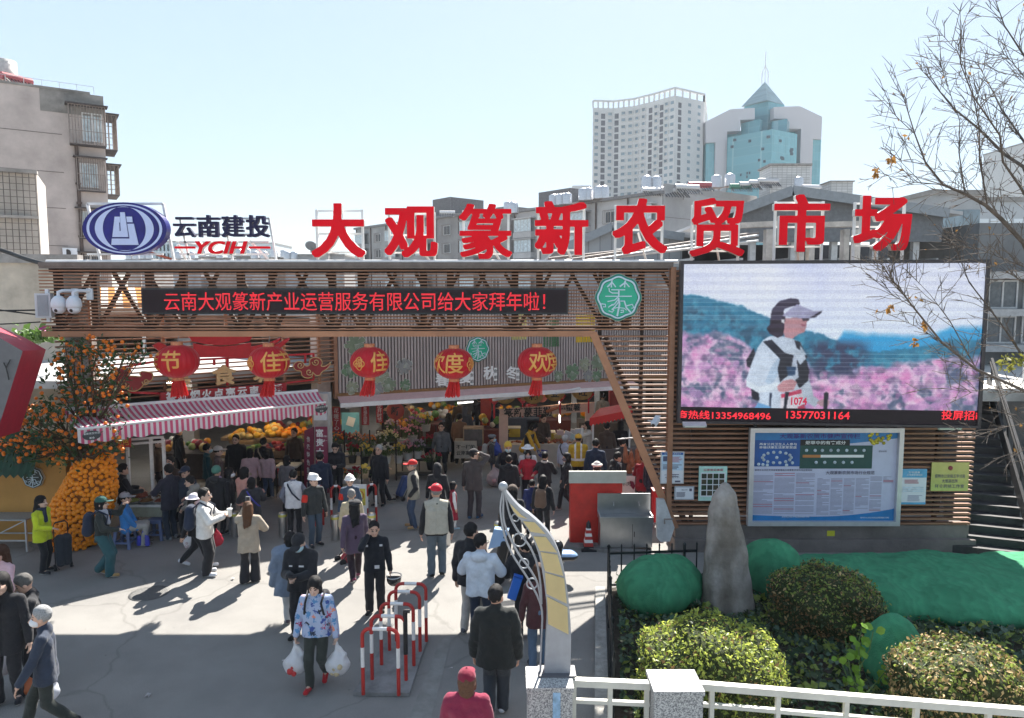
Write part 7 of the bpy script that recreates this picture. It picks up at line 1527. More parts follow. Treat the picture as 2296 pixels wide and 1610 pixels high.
# ================================================================ lamp, granite posts, railing
GRAN=mat('granite', (.42, .42, .42), .6, var=.0);n=GRAN.node_tree.nodes;l=GRAN.node_tree.links;tc=n.new('ShaderNodeTexCoord');nz=n.new('ShaderNodeTexNoise');nz.inputs['Scale'].default_value=70;nz.inputs['Detail'].default_value=3;l.new(tc.outputs['Object'], nz.inputs['Vector']);cr=n.new('ShaderNodeValToRGB');cr.color_ramp.elements[0].position=.38;cr.color_ramp.elements[1].position=.62;cr.color_ramp.elements[0].color=(.16, .16, .17, 1);cr.color_ramp.elements[1].color=(.60, .60, .58, 1);l.new(nz.outputs[0], cr.inputs[0]);l.new(cr.outputs[0], n['Principled BSDF'].inputs['Base Color'])
def post(x0, x1, yf, yb_, h, label):
 a, b=G(x0, yf, h), G(x1, yf, h);c=G((x0+x1)/2, yb_, h);dep=c.y-a.y;o=thing('granite_post', label, 'post', ((a.x+b.x)/2, a.y+dep/2, 0));cx=(a.x+b.x)/2
 m=MB();m.box((cx, a.y+dep/2, (h-.05)/2), (b.x-a.x-.03, dep-.03, h-.05));m.build('shaft', GRAN, o);m=MB();m.box((cx, a.y+dep/2, h-.028), (b.x-a.x, dep, .056));m.build('cap', GRAN, o);return o, cx, a.y, dep
p1, c1x, p1y, p1d=post(1180, 1287, 1543, 1494, 1.05, 'granite post carrying the curved lamp');p2, c2x, p2y, p2d=post(1466, 1581, 1551, 1501, 1.05, 'granite post between the two railing sections')
m=MB();c=P(1248, 1585, p1y-.0);m.box((c.x, p1y+.01, c.z), (.09, .012, .35));m.build('paint_mark', mat('paint_blue', (.28, .45, .62), .6, var=.3, sc=12), p1)
RW=mat('rail_cream', (.66, .64, .56), .45, var=.12, sc=4)
def railing(a, b, label, nbar):
 a=Vector(a);b=Vector(b);o=thing('railing', label, 'railing', ((a+b)/2).xy.to_3d());zt_=a.z
 m=MB();m.bar(a, b, .09, .085);m.build('top_rail', RW, o);m=MB();m.bar(a-Vector((0, 0, .24)), b-Vector((0, 0, .24)), .05);m.bar(a-Vector((0, 0, .80)), b-Vector((0, 0, .80)), .05);m.build('lower_rail', RW, o)
 for k in range(nbar+1):p=a.lerp(b, .04+.92*k/nbar);m=MB();m.bar((p.x, p.y, 0), (p.x, p.y, p.z-.04), .055);m.build('upright', RW, o)
railing((c1x+.27, p1y+.28, .97), (c2x-.29, p2y+.28, .97), 'short cream railing section between the granite posts', 2)
e=G(2420, 1606, .97);railing((c2x+.29, p2y+.28, .97), (e.x, e.y, .97), 'long cream railing section running out of the picture', 5)
LG=mat('lamp_grey', (.34, .36, .39), .4, .3, var=.1);CRM=mat('lamp_cream', (.86, .70, .36), .4, var=.06, trans=.4)
lp=thing('curved_lamp', 'curved grey lamp blade with cream panels and scrollwork on granite post', 'lamp post', (c1x+.05, p1y+.3, 1.05));LD=p1y+.30
zq=lambda x, y, o=0:P(968+x*.3459, 1053.4+y*.3459, LD+o)
Re=[(470, 128), (560, 235), (650, 305), (740, 390), (800, 480), (845, 600), (870, 720), (890, 870), (903, 1060), (900, 1270), (895, 1372)];Le=[(462, 128), (528, 270), (588, 340), (648, 430), (690, 540), (715, 650), (735, 790), (748, 930), (740, 1100), (733, 1270), (728, 1372)]
def fit_(pl, n=40):
 pl=np.array(pl, float);t=np.linspace(0, len(pl)-1, n);i=np.clip(t.astype(int), 0, len(pl)-2);f=(t-i)[:, None];p0=pl[np.clip(i-1, 0, None)];p1_=pl[i];p2_=pl[i+1];p3=pl[np.clip(i+2, None, len(pl)-1)]
 return.5*(2*p1_+(p2_-p0)*f+(2*p0-5*p1_+4*p2_-p3)*f**2+(3*p1_-p0-3*p2_+p3)*f**3)
ra, la=fit_(Re), fit_(Le);m=MB()
for k in range(39):
 q4=[zq(*la[k]), zq(*ra[k]), zq(*ra[k+1]), zq(*la[k+1])];bk=Vector((0, .13, 0));q8=[p+bk for p in q4]
 m.quad(*q4);m.quad(*q8[::-1]);m.quad(q4[0], q4[3], q8[3], q8[0]);m.quad(q4[1], q8[1], q8[2], q4[2])
m.build('blade', LG, lp, recalc=False)
for pl in([(508, 222), (545, 258), (582, 295), (618, 318), (562, 303), (530, 268)], [(592, 335), (668, 342), (737, 417), (642, 402)], [(660, 433), (740, 437), (813, 537), (700, 525)], [(706, 535), (815, 552), (853, 688), (735, 657)], [(735, 668), (858, 705), (876, 868), (745, 805)], [(748, 825), (880, 893), (887, 1068), (755, 1000)]):
 m=MB();m.prism([zq(x, y, -.012)for x, y in pl], (0, .02, 0));m.build('panel', CRM, lp)
for pl in([(462, 135), (445, 240), (455, 340), (480, 450), (530, 560), (620, 700), (690, 830), (716, 930), (712, 1080), (705, 1270), (700, 1372)], [(468, 140), (464, 300), (490, 400), (560, 540), (640, 650), (690, 750), (708, 870)], [(475, 150), (508, 300), (560, 400), (630, 490), (680, 600), (705, 740), (711, 870)]):
 m=MB();m.tube([zq(x, y, .06)for x, y in fit_(pl, 30)], .013, 7);m.build('scroll_bar', LG, lp)
for x, y, r in((543, 310, 24), (568, 455, 42), (598, 608, 30), (650, 738, 34)):m=MB();m.tube([zq(x+r*math.cos(t), y+r*math.sin(t), .06)for t in np.linspace(0, 6.283, 22)], .009, 6, cap=False);m.build('ring', LG, lp)
m=MB();m.ball(zq(463, 108, .05), .058, 16, k=12);m.build('finial', LG, lp);m=MB();c=zq(810, 1380, .06);m.box((c.x, c.y, 1.06), (.46, .26, .02));m.build('base_flange', mat('flange_dark', (.12, .12, .13), .5), lp)
# ================================================================ planting bed
fl=G(1372, 1353);fx0, fd0=1.84, 13.1;fx1, fd1=1.33, 8.85
m=MB();m.prism([Vector((fx1-.05, fd1-.1, 0)), Vector((14, 8.3, 0)), Vector((14, 14.5, 0)), Vector((fx0+.02, 13.2, 0))], (0, 0, .08));tag(m.build('planting_bed', mat('bed_soil', (.05, .04, .03), .95, var=.4, sc=6, bump=.7, bsc=30)), 'dark planted bed in front of the screen wall', 'planting bed', kind='structure')
m=MB();m.prism([Vector((fx1-.32, fd1-.6, 0)), Vector((fx1-.12, fd1-.6, 0)), Vector((fx0-.06, 13.15, 0)), Vector((fx0-.24, 13.15, 0))], (0, 0, .13));tag(m.build('kerb', mat('kerb_pale', (.30, .29, .27), .9, var=.3, bump=.4)), 'pale concrete kerb along the iron fence', 'kerb', kind='structure')
FE=mat('fence_black', (.02, .025, .027), .4, .3, var=.2)
def fence(a, b, label, sp, h=.92):
 a=Vector(a);b=Vector(b);o=thing('iron_fence', label, 'fence', a);L=(b-a).length;n=int(L/sp);m=MB();z=Vector((0, 0, 1))
 for zz_ in(.18, h-.12):m.bar(a+z*zz_, b+z*zz_, .03, .04)
 m.build('rails', FE, o)
 for k in range(n+1):
  p=a.lerp(b, k/n);r=.028 if k%6==0 else.014;m=MB();m.tube([p+z*.06, p+z*h], r, 8);m.lathe(p+z*h, [(r*1.3, 0), (r*1.3, .02), (.002, .06)], 8);m.build('picket', FE, o)
fence((fx0, fd0, 0), (fx1, fd1, 0), 'black iron picket fence beside the sunlit path', .24);fence((fx0, fd0, 0), (3.55, 13.25, 0), 'short black picket fence run behind the leftmost netted mound', .225)
NET=mat('green_net', (.06, .27, .14), .85, var=.25, sc=3.2, bump=.8, bsc=70, spec=.15)
n=NET.node_tree.nodes;l=NET.node_tree.links;b_=n['Principled BSDF'];old=b_.inputs['Base Color'].links[0].from_socket;tc=n.new('ShaderNodeTexCoord');wv=n.new('ShaderNodeTexWave');wv.inputs['Scale'].default_value=1.6;wv.inputs['Distortion'].default_value=22;wv.inputs['Detail'].default_value=4;l.new(tc.outputs['Object'], wv.inputs['Vector']);cr=n.new('ShaderNodeValToRGB');cr.color_ramp.elements[0].color=(.55, .6, .6, 1);cr.color_ramp.elements[1].color=(1.15, 1.12, 1.1, 1);l.new(wv.outputs[1], cr.inputs[0]);mx=n.new('ShaderNodeMixRGB');mx.blend_type='MULTIPLY';mx.inputs[0].default_value=.25;l.new(old, mx.inputs[1]);l.new(cr.outputs[0], mx.inputs[2]);l.new(mx.outputs[0], b_.inputs['Base Color'])
def netted(name, label, prims, ph, amp=.03):
 lo=np.min([np.array(c)-r for c, r in prims], 0);hi=np.max([np.array(c)+r for c, r in prims], 0);lo[2]=-.05;D=SDF(lo, hi, .035)
 for c, r in prims:D.ell(c, r, None, .12)
 X, Y, Z=D.grid();c0=np.array(prims[0][0]);th=np.arctan2(Y-c0[1], X-c0[0]);D.d=D.d+(amp*.5*np.sin(th*11+3*np.sin(Z*4+ph)+2*np.sin(th*3))*np.clip(.9-Z, 0, 1)+.03*np.sin(X*5+ph)*np.sin(Y*4.3)-.02*np.maximum(0, np.sin(X*3.1+Y*5+2*np.sin(X*1.7+ph))-.6)+.010*np.sin(X*19+3*np.sin(Y*7))*np.sin(Y*15+Z*11)).astype(np.float32)
 D.plane((0, 0, -1), -.02);V, Q=D.mesh();o=np_mesh(name, V, Q, NET, None, origin=(c0[0], c0[1], 0));tag(o, label, 'netted mound', 'mounds under green netting');return o
g3=lambda px, d, z:np.array([(px-1148)/1592*d, d, z])
netted('netted_mound', 'green netted mound at the iron fence corner, left of the stone', [(g3(1478, 12.5, .40), np.array([.68, .75, .52])), (g3(1530, 12.8, .35), np.array([.5, .6, .5]))], 0)
netted('netted_mound', 'rounded green netted mound just right of the standing stone', [(g3(1748, 13.1, .45), np.array([.60, .6, .62]))], 1.5)
netted('netted_mound', 'long low green netted mound below the notice board and plaque', [(g3(1990, 13.0, .2), np.array([1.5, 1.3, .42])), (g3(2160, 12.9, .22), np.array([1.7, 1.5, .44])), (g3(2420, 12.8, .22), np.array([2.2, 1.5, .46])), (g3(1860, 13.3, .2), np.array([.9, .8, .42]))], 3, .02)
netted('netted_mound', 'small tall green netted mound between two hedges', [(g3(2035, 9.9, .45), np.array([.40, .42, .62]))], 4)
zt7=lambda x, y, d:P(1423.5+x*.3799, 911+y*.3799, d)
D=SDF((2.6, 11.6, -.05), (4.8, 13.2, 2.6), .028);sd=12.35
prof=[(532, 480, .10), (528, 540, .21), (525, 640, .27), (528, 760, .32), (532, 880, .37), (537, 1020, .42), (540, 1180, .45)]
pp=[(np.array(zt7(x, y, sd)), r)for x, y, r in prof]
for(a, ra_), (b, rb_)in zip(pp, pp[1:]):
 D.cone(a, b, ra_, rb_, .05);
D.cone(pp[-1][0], (pp[-1][0][0], sd, -.1), .46, .48, .05)
X, Y, Z=D.grid();D.d=D.d+(.018*np.sin(X*9+np.sin(Z*3))*np.sin(Z*4+Y*6)+.02*np.sin(X*4+1)*np.sin(Z*1.7)+.004*np.sin(X*23+Z*3)*np.sin(Y*17+2*np.sin(Z*5))-.010*np.maximum(0, np.sin(X*8+1.5*np.sin(Z*2.3))-.8)).astype(np.float32)
STO=mat('standing_stone', (.27, .25, .23), .8, var=.35, sc=2.2, bump=1.0, bsc=14)
n=STO.node_tree.nodes;l=STO.node_tree.links;bs_=n['Principled BSDF'];old=bs_.inputs['Base Color'].links[0].from_socket;tc=n.new('ShaderNodeTexCoord');mp=n.new('ShaderNodeMapping');mp.inputs['Scale'].default_value=(2.6, 2.6, .9);l.new(tc.outputs['Object'], mp.inputs[0]);nz=n.new('ShaderNodeTexNoise');nz.inputs['Scale'].default_value=1;nz.inputs['Detail'].default_value=6;l.new(mp.outputs[0], nz.inputs['Vector']);cr=n.new('ShaderNodeValToRGB');e=cr.color_ramp.elements;e[0].position=.42;e[1].position=.58;e[0].color=(.62, .58, .53, 1);e[1].color=(1.15, 1.15, 1.15, 1);l.new(nz.outputs[0], cr.inputs[0]);mx=n.new('ShaderNodeMixRGB');mx.blend_type='MULTIPLY';mx.inputs[0].default_value=.9;l.new(old, mx.inputs[1]);l.new(cr.outputs[0], mx.inputs[2]);l.new(mx.outputs[0], bs_.inputs['Base Color'])
V, Q=D.mesh();tag(np_mesh('standing_stone', V, Q, STO, None, origin=(pp[-1][0][0], sd, 0)), 'tall upright weathered grey stone rising before the slatted wall', 'stone')
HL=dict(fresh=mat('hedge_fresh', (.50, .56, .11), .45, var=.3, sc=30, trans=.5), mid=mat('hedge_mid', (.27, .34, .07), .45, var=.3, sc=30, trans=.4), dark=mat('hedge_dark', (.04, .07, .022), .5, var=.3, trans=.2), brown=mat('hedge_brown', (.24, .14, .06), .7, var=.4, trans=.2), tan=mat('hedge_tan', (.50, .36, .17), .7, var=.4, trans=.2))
def hedge(px, d, rx_, ry_, h, label, mix, seed, n=9500):
 c=g3(px, d, 0);o=thing('hedge', label, 'hedge', c, group='clipped round hedges in the bed');rg=np.random.RandomState(seed)
 D=SDF(c+np.array([-rx_-.1, -ry_-.1, 0]), c+np.array([rx_+.1, ry_+.1, h+.1]), .045);X, Y, Z=D.grid();x, y, z=X-c[0], Y-c[1], Z-h*.46
 lump=.05*np.sin(x*5+seed)*np.sin(y*6+1)+.04*np.sin(z*9+x*6)
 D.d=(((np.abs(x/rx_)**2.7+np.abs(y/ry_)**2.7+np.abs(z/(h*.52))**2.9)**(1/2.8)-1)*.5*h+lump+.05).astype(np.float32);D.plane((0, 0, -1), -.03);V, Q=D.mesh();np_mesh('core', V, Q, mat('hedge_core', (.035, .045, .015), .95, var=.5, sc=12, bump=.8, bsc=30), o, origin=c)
 FV=V[Q].mean(1);NN=np.cross(V[Q[:, 1]]-V[Q[:, 0]], V[Q[:, 3]]-V[Q[:, 0]]);NN/=np.linalg.norm(NN, axis=1)[:, None]+1e-9;ii=rg.randint(0, len(FV), n);N=NN[ii];C=FV[ii]+rg.normal(size=(n, 3))*.022+N*(.005+.085*rg.rand(n)**1.6)[:, None];kp=C[:, 2]>.06;C=C[kp];N=N[kp]
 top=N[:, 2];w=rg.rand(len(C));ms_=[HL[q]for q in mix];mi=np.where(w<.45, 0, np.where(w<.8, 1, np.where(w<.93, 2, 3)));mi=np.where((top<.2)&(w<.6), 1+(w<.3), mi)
 leafmesh('foliage', C, N, .028, ms_, o, .5, c, mi, seed)
 m=MB()
 for k in range(16):a=rg.uniform(0, 6.28);q=rg.uniform(.2, .85);m.tube([Vector(c)+Vector((q*rx_*.6*math.cos(a), q*ry_*.6*math.sin(a), 0)), Vector(c)+Vector((q*rx_*math.cos(a), q*ry_*math.sin(a), h*.55))], .012, 5)
 m.build('stems', mat('twig', (.09, .06, .04), .9), o)
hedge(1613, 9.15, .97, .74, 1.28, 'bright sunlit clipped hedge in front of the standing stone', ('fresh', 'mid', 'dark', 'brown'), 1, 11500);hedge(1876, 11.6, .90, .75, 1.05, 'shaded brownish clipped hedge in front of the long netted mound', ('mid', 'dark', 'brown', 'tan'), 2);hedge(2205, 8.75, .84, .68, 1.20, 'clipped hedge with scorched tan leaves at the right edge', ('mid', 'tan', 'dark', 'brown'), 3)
rg=np.random.RandomState(11);n=15000;x=rg.uniform(1.5, 9.5, n);y=rg.uniform(8.5, 13.6, n);C=np.stack([x, y, .10+.14*rg.rand(n)+.05*np.sin(x*5)*np.sin(y*4)], 1);kp=x>1.45+(y-8.85)*.13;C=C[kp]
iv=leafmesh('ground_cover', C, np.tile([0, -.2, 1.0], (len(C), 1)), .05, [HL['dark'], mat('ivy', (.035, .075, .04), .5, var=.4), mat('ivy2', (.06, .10, .06), .5, var=.3), HL['mid']], None, .8, (4, 11, 0));tag(iv, 'dark ivy covering the planted bed', 'ground cover', kind='stuff')
wd_=thing('tall_weed', 'spindly tall weed with broad bright leaves between the hedges', 'plant', g3(1925, 9.0, .08));rg=random.Random(6);m=MB();ll=[]
for pts in([(1920, 1580), (1928, 1500), (1925, 1440), (1938, 1385)], [(1925, 1560), (1905, 1500), (1895, 1430)], [(1930, 1570), (1965, 1530), (1990, 1500)], [(1926, 1500), (1950, 1455), (1958, 1415)], [(1922, 1540), (1900, 1520), (1885, 1480)]):
 q=[P(x, y, 9.0+.06*i)for i, (x, y)in enumerate(pts)];m.tube(q, [.010, .008, .006, .004][:len(q)], 6)
 for k in range(9):i=rg.randrange(len(q)-1);p=q[i].lerp(q[i+1], rg.random());ll.append(p+Vector((rg.uniform(-.12, .12), rg.uniform(-.1, .1), rg.uniform(-.03, .06))))
m.build('stem', GREENM, wd_);m=MB()
for p in ll:
 r=rg.uniform(.03, .075);a=Vector((rg.uniform(-1, 1), rg.uniform(-.6, .3), rg.uniform(-.5, .2))).normalized();b=a.cross(Vector((rg.uniform(-.3, .3), -.6, .9))).normalized();m.add([p-a*r, p-a*r*.5-b*r*.8, p+a*r*.2-b*r*.9, p+a*r, p+a*r*.2+b*r*.9, p-a*r*.5+b*r*.8], [(0, 1, 2, 3, 4, 5)])
m.build('leaves', mat('weed_leaf', (.17, .32, .03), .5, var=.35, sc=10, trans=.45), wd_, recalc=False)
# ================================================================ notice board and notices on the slats
VN=VP(-10, GY-.03, 20, GY-.03);nu=lambda x:VN.U(VN.px(x, 1060));nz_=lambda y:VN.px(1848, y).z
nb=thing('notice_board', 'wide framed blue and white public notice board under the screen', 'notice board', VN.px(1848, 1178));x0, x1, z0_, z1_=nu(1676), nu(2017), nz_(1176), nz_(958)
m=MB();f=.10
for q in((x0, x1, z0_, z0_+f), (x0, x1, z1_-f, z1_), (x0, x0+f, z0_+f, z1_-f), (x1-f, x1, z0_+f, z1_-f)):vbox(m, VN, *q, 0, .12)
m.build('frame', mat('alu_frame', (.58, .58, .60), .35, .4, var=.08), nb);m=MB();vbox(m, VN, x0+f, x1-f, z0_+f, z1_-f, 0, .03);m.build('sheet', mat('notice_white', (.52, .54, .70), .35, var=.04), nb)
X0, X1, Z0, Z1=x0+f, x1-f, z0_+f, z1_-f;bw_, bh_=X1-X0, Z1-Z0;bu=lambda a:X0+bw_*a;bz=lambda b:Z1-bh_*b
NBL=mat('notice_blue', (.015, .09, .32), .35, var=.25, sc=1.5);NBL2=mat('notice_blue2', (.03, .19, .45), .35, var=.2, sc=2);NGR=mat('notice_green', (.012, .07, .065), .35, var=.1);NIN=mat('notice_ink', (.10, .09, .14), .5, var=0);NRD=mat('notice_red', (.40, .06, .09), .5, var=0)
m=MB();top=[VN.uz(bu(a), bz(b), .034)for a, b in[(0, 0), (0, .20)]+[(t, .20-.13*t**1.5)for t in np.linspace(.1, 1, 10)]+[(1, 0)]];m.prism(top, VN.n*-.002);bot=[VN.uz(bu(a), bz(b), .034)for a, b in[(0, 1), (1, 1), (1, .86)]+[(t, .955-.10*(t-.45)**2*(3 if t>.45 else 1.0))for t in np.linspace(.98, 0, 14)]];m.prism(bot, VN.n*-.002);m.build('blue_band', NBL2, nb)
m=MB();vbox(m, VN, bu(.005), bu(.325), bz(.385), bz(.09), .036, .034);m.build('blue_poster', NBL, nb);m=MB();vbox(m, VN, bu(.325), bu(.83), bz(.41), bz(.15), .036, .034);m.build('green_poster', NGR, nb);m=MB();vbox(m, VN, bu(.325), bu(.67), bz(.15), bz(.085), .036, .034);m.build('title_strip', BLKM, nb)
m=MB();vbox(m, VN, bu(.345), bu(.47), bz(.285), bz(.255), .040, .037);m.build('orange_bar', mat('filter', (.50, .20, .06), .5), nb);m=MB();vbox(m, VN, bu(.47), bu(.77), bz(.285), bz(.255), .040, .037);m.build('white_bar', LTW, nb)
nt_=lambda s_, a, b, w_, h_, mt_, of=.0:text('notice_text', s_, VN.uz(bu(a), bz(b), .044), 1, mt_, nb, u=VN.u, fit=(bw_*w_, bh_*h_), offset=of)
nt_('大观篆新农贸市健康宣传栏', .46, .045, .56, .058, mat('title_navy', (.06, .04, .22), .5, var=0), .015);nt_('烟草中的有害成分', .50, .118, .28, .042, LTW, .015);nt_('基本公共卫生人人参与', .17, .135, .26, .03, LTW, .01);nt_('幸福健康生活家家受益', .17, .17, .26, .03, LTW, .01);nt_('昆明市五华区市场监督管理局大观篆新农贸市场监管规定', .215, .425, .40, .022, NIN, .01);nt_('大观篆新农贸市场行业规范', .68, .455, .34, .042, NIN, .012);nt_('昆明市五华区市场监督管理局 印制', .31, .955, .19, .018, LTW);nt_('昆明市五华区市场监督管理局 印制', .865, .965, .2, .018, LTW);nt_('营业执照', .90, .215, .055, .02, NIN)
m=MB();ell_=[(.165+.10*math.cos(t), .285+.06*math.sin(t))for t in np.linspace(0, 6.28, 15)[:-1]]
for a, b in ell_+[(.165, .285), (.04, .36), (.07, .365), (.10, .37), (.235, .37), (.275, .345)]:m.lathe(VN.uz(bu(a), bz(b), .038), [(.03, 0), (.036, .0), (.036, .004), (.001, .004)], 10, axis=Matrix.Rotation(R(90), 3, 'X'))
for a in(.37, .43, .48, .54, .59, .65, .71, .77):m.lathe(VN.uz(bu(a), bz(.205), .038), [(.03, 0), (.036, .0), (.036, .004), (.001, .004)], 10, axis=Matrix.Rotation(R(90), 3, 'X'))
for a in(.44, .50, .57, .63, .69):m.lathe(VN.uz(bu(a), bz(.34), .038), [(.03, 0), (.036, .0), (.036, .004), (.001, .004)], 10, axis=Matrix.Rotation(R(90), 3, 'X'))
m.build('pictograms', mat('picto', (.50, .58, .66), .5, var=.4, sc=8), nb)
rg=random.Random(2);m=MB();mr=MB()
for a0_, a1_, b0, b1 in((.005, .145, .46, .93), (.155, .295, .46, .93), (.305, .435, .46, .92), (.455, .54, .52, .93), (.55, .63, .52, .93), (.64, .715, .52, .93), (.725, .815, .52, .86), (.825, .905, .5, .88), (.915, .985, .5, .58)):
 b=b0
 while b<b1:
  if rg.random()<.94:
   w_=(a1_-a0_)*(1 if rg.random()<.75 else rg.uniform(.3, .9));tgt=mr if rg.random()<.10 else m;vbox(tgt, VN, bu(a0_), bu(a0_+w_), bz(b+.006), bz(b), .036, .0335)
  b+=.0135
m.build('small_print', mat('small_print', (.33, .33, .44), .5, var=.2, sc=60), nb);mr.build('red_print', NRD, nb)
m=MB();rg=random.Random(8)
for k in range(26):c=VN.uz(bu(rg.uniform(.80, .95)), bz(rg.uniform(.01, .13)), .037);m.lathe(c, [(.03, 0), (.04, .001), (.001, .003)], 7, axis=Matrix.Rotation(R(90), 3, 'X'))
m.build('flower_picture', mat('petal_yellow', (.62, .52, .06), .5, var=.4, sc=9), nb)
for px in(1690, 1848, 2000):m=MB();vbox(m, VN, nu(px)-.03, nu(px)+.03, z1_, z1_+.06, .0, .05);m.build('clip', BLKM, nb)
def sheet(x0p, y0p, x1p, y1p, name, label, cat, col, fcol=None):
 o=thing(name, label, cat, VN.px((x0p+x1p)/2, y1p));u0, u1=VN.U(VN.px(x0p, y0p)), VN.U(VN.px(x1p, y0p));za, zb_=VN.px(x0p, y1p).z, VN.px(x0p, y0p).z
 if fcol:
  m=MB();vbox(m, VN, u0, u1, za, zb_, 0, .025);m.build('frame', fcol, o);vb=.025
  m=MB();vbox(m, VN, u0+vb, u1-vb, za+vb, zb_-vb, .02, .03);m.build('paper', col, o)
 else:m=MB();vbox(m, VN, u0, u1, za, zb_, 0, .03);m.build('paper', col, o)
 return o, (lambda a, b, o2=.035:VN.uz(u0+(u1-u0)*a, zb_-(zb_-za)*b, o2)), u1-u0, zb_-za
def rect(o, q, a0_, b0, a1_, b1, mt_, nm, o2=.034):
 m=MB();m.add([q(a0_, b0, o2), q(a1_, b0, o2), q(a1_, b1, o2), q(a0_, b1, o2)], [(0, 3, 2, 1)]);m.build(nm, mt_, o)
def lines(o, q, a0_, a1_, b0, b1, n, mt_, nm='small_print', ln=.5, jit=.3):
 m=MB();rg=random.Random(int(a0_*100+n))
 for k in range(n):b=b0+(b1-b0)*k/n;hgt=(b1-b0)/n*ln;e=a1_-(a1_-a0_)*rg.random()*jit;m.add([q(a0_, b, .036), q(e, b, .036), q(e, b+hgt, .036), q(a0_, b+hgt, .036)], [(0, 3, 2, 1)])
 m.build(nm, mt_, o)
PAP=mat('paper_white', (.66, .69, .74), .4, var=.03);PBL=mat('paper_blue', (.10, .35, .58), .4, var=.15)
o, q, w, h=sheet(1481, 1012, 1534, 1084, 'police_notice', 'white framed notice with blue header and portrait near the raking edge', 'notice', PAP, mat('alu_frame', (.58, .58, .60), .35, .4));rect(o, q, .05, .03, .95, .10, NBL, 'header');rect(o, q, .05, .10, .95, .58, mat('paper_pale', (.45, .60, .74), .5, var=.1), 'panel');rect(o, q, .10, .14, .27, .30, mat('portrait', (.08, .09, .16), .5), 'portrait', .037);lines(o, q, .34, .92, .16, .34, 6, NRD);lines(o, q, .1, .92, .40, .56, 4, NIN);lines(o, q, .3, .8, .70, .82, 2, NIN, ln=.35);rect(o, q, .62, .9, .85, .95, NIN, 'vehicle_mark');text('header_text', '五华公安大观派出所', q(.5, .065, .04), 1, LTW, o, u=VN.u, fit=(w*.7, h*.04));text('notice_text', '你身边的民警', q(.42, .72, .04), 1, NIN, o, u=VN.u, fit=(w*.5, h*.04));text('notice_text', '保护你我平安！', q(.5, .80, .04), 1, NIN, o, u=VN.u, fit=(w*.62, h*.04))
o, q, w, h=sheet(1512, 1090, 1556, 1120, 'small_certificate', 'small white business certificate below the police notice', 'certificate', PAP, mat('steel_edge', (.4, .42, .46), .4));text('certificate_text', '营业执照', q(.5, .25, .04), 1, NIN, o, u=VN.u, fit=(w*.3, h*.10));lines(o, q, .1, .6, .42, .8, 6, NIN);rect(o, q, .75, .15, .88, .35, NIN, 'stamp')
o, q, w, h=sheet(1567, 1045, 1630, 1122, 'mushroom_poster', 'green edged poster with rows of dark mushroom pictures behind the stone', 'poster', mat('poster_mint', (.42, .66, .60), .5, var=.2, sc=4));rect(o, q, .06, .18, .94, .88, PAP, 'panel');text('poster_text', '云南常见毒菌', q(.5, .10, .04), 1, NRD, o, u=VN.u, fit=(w*.7, h*.07), offset=.01)
for i in range(4):
 for j in range(4):rect(o, q, .09+.21*j, .21+.165*i, .27+.21*j, .35+.165*i, mat('mush_%d'%((i+j)%3), ((.03, .035, .025), (.06, .05, .03), (.02, .045, .02))[(i+j)%3], .5, var=.6, sc=25), 'picture', .037)
o, q, w, h=sheet(2019, 1051, 2077, 1130, 'blue_poster', 'white and blue health poster between notice board and brass plaque', 'poster', PAP);rect(o, q, 0, 0, 1, .24, PBL, 'header');rect(o, q, 0, .94, 1, 1, PBL, 'footer');text('poster_text', '文明健康', q(.5, .09, .04), 1, LTW, o, u=VN.u, fit=(w*.45, h*.06));text('poster_text', '从戒烟限酒做起', q(.52, .16, .04), 1, LTW, o, u=VN.u, fit=(w*.6, h*.05));lines(o, q, .15, .8, .30, .42, 4, NRD);lines(o, q, .1, .9, .50, .66, 3, mat('picto', (.50, .58, .66), .5), 'pictograms', .7, .0);lines(o, q, .3, .92, .74, .92, 6, mat('small_print', (.33, .33, .44), .5))
BRS=mat('brass', (.42, .40, .16), .35, .6, var=.15, sc=2);o, q, w, h=sheet(2088, 1036, 2172, 1100, 'brass_plaque', 'brass police workroom plaque at the right end of the slats', 'plaque', BRS);m=MB();m.lathe(q(.5, .2, .033), [(.045, 0), (.05, .0), (.05, .006), (.03, .010), (.001, .010)], 18, axis=Matrix.Rotation(R(90), 3, 'X'));m.build('crest', mat('crest', (.25, .04, .05), .4), o)
for s_, b, ww in(('昆明市公安局五华分局', .48, .8), ('大观派出所', .65, .42), ('环食药侦工作室', .83, .78)):text('plaque_text', s_, q(.5, b, .034), 1, NIN, o, u=VN.u, fit=(w*ww, h*.13), offset=.01)
o=thing('yellow_sticker', 'small yellow warning sticker on the concrete plinth', 'sticker', P(1863, 1202, GY-.05));c=P(1863, 1196, GY+.03);m=MB();m.box(c, (.17, .012, .12));m.build('label', mat('sticker', (.70, .66, .05), .5, var=0), o)
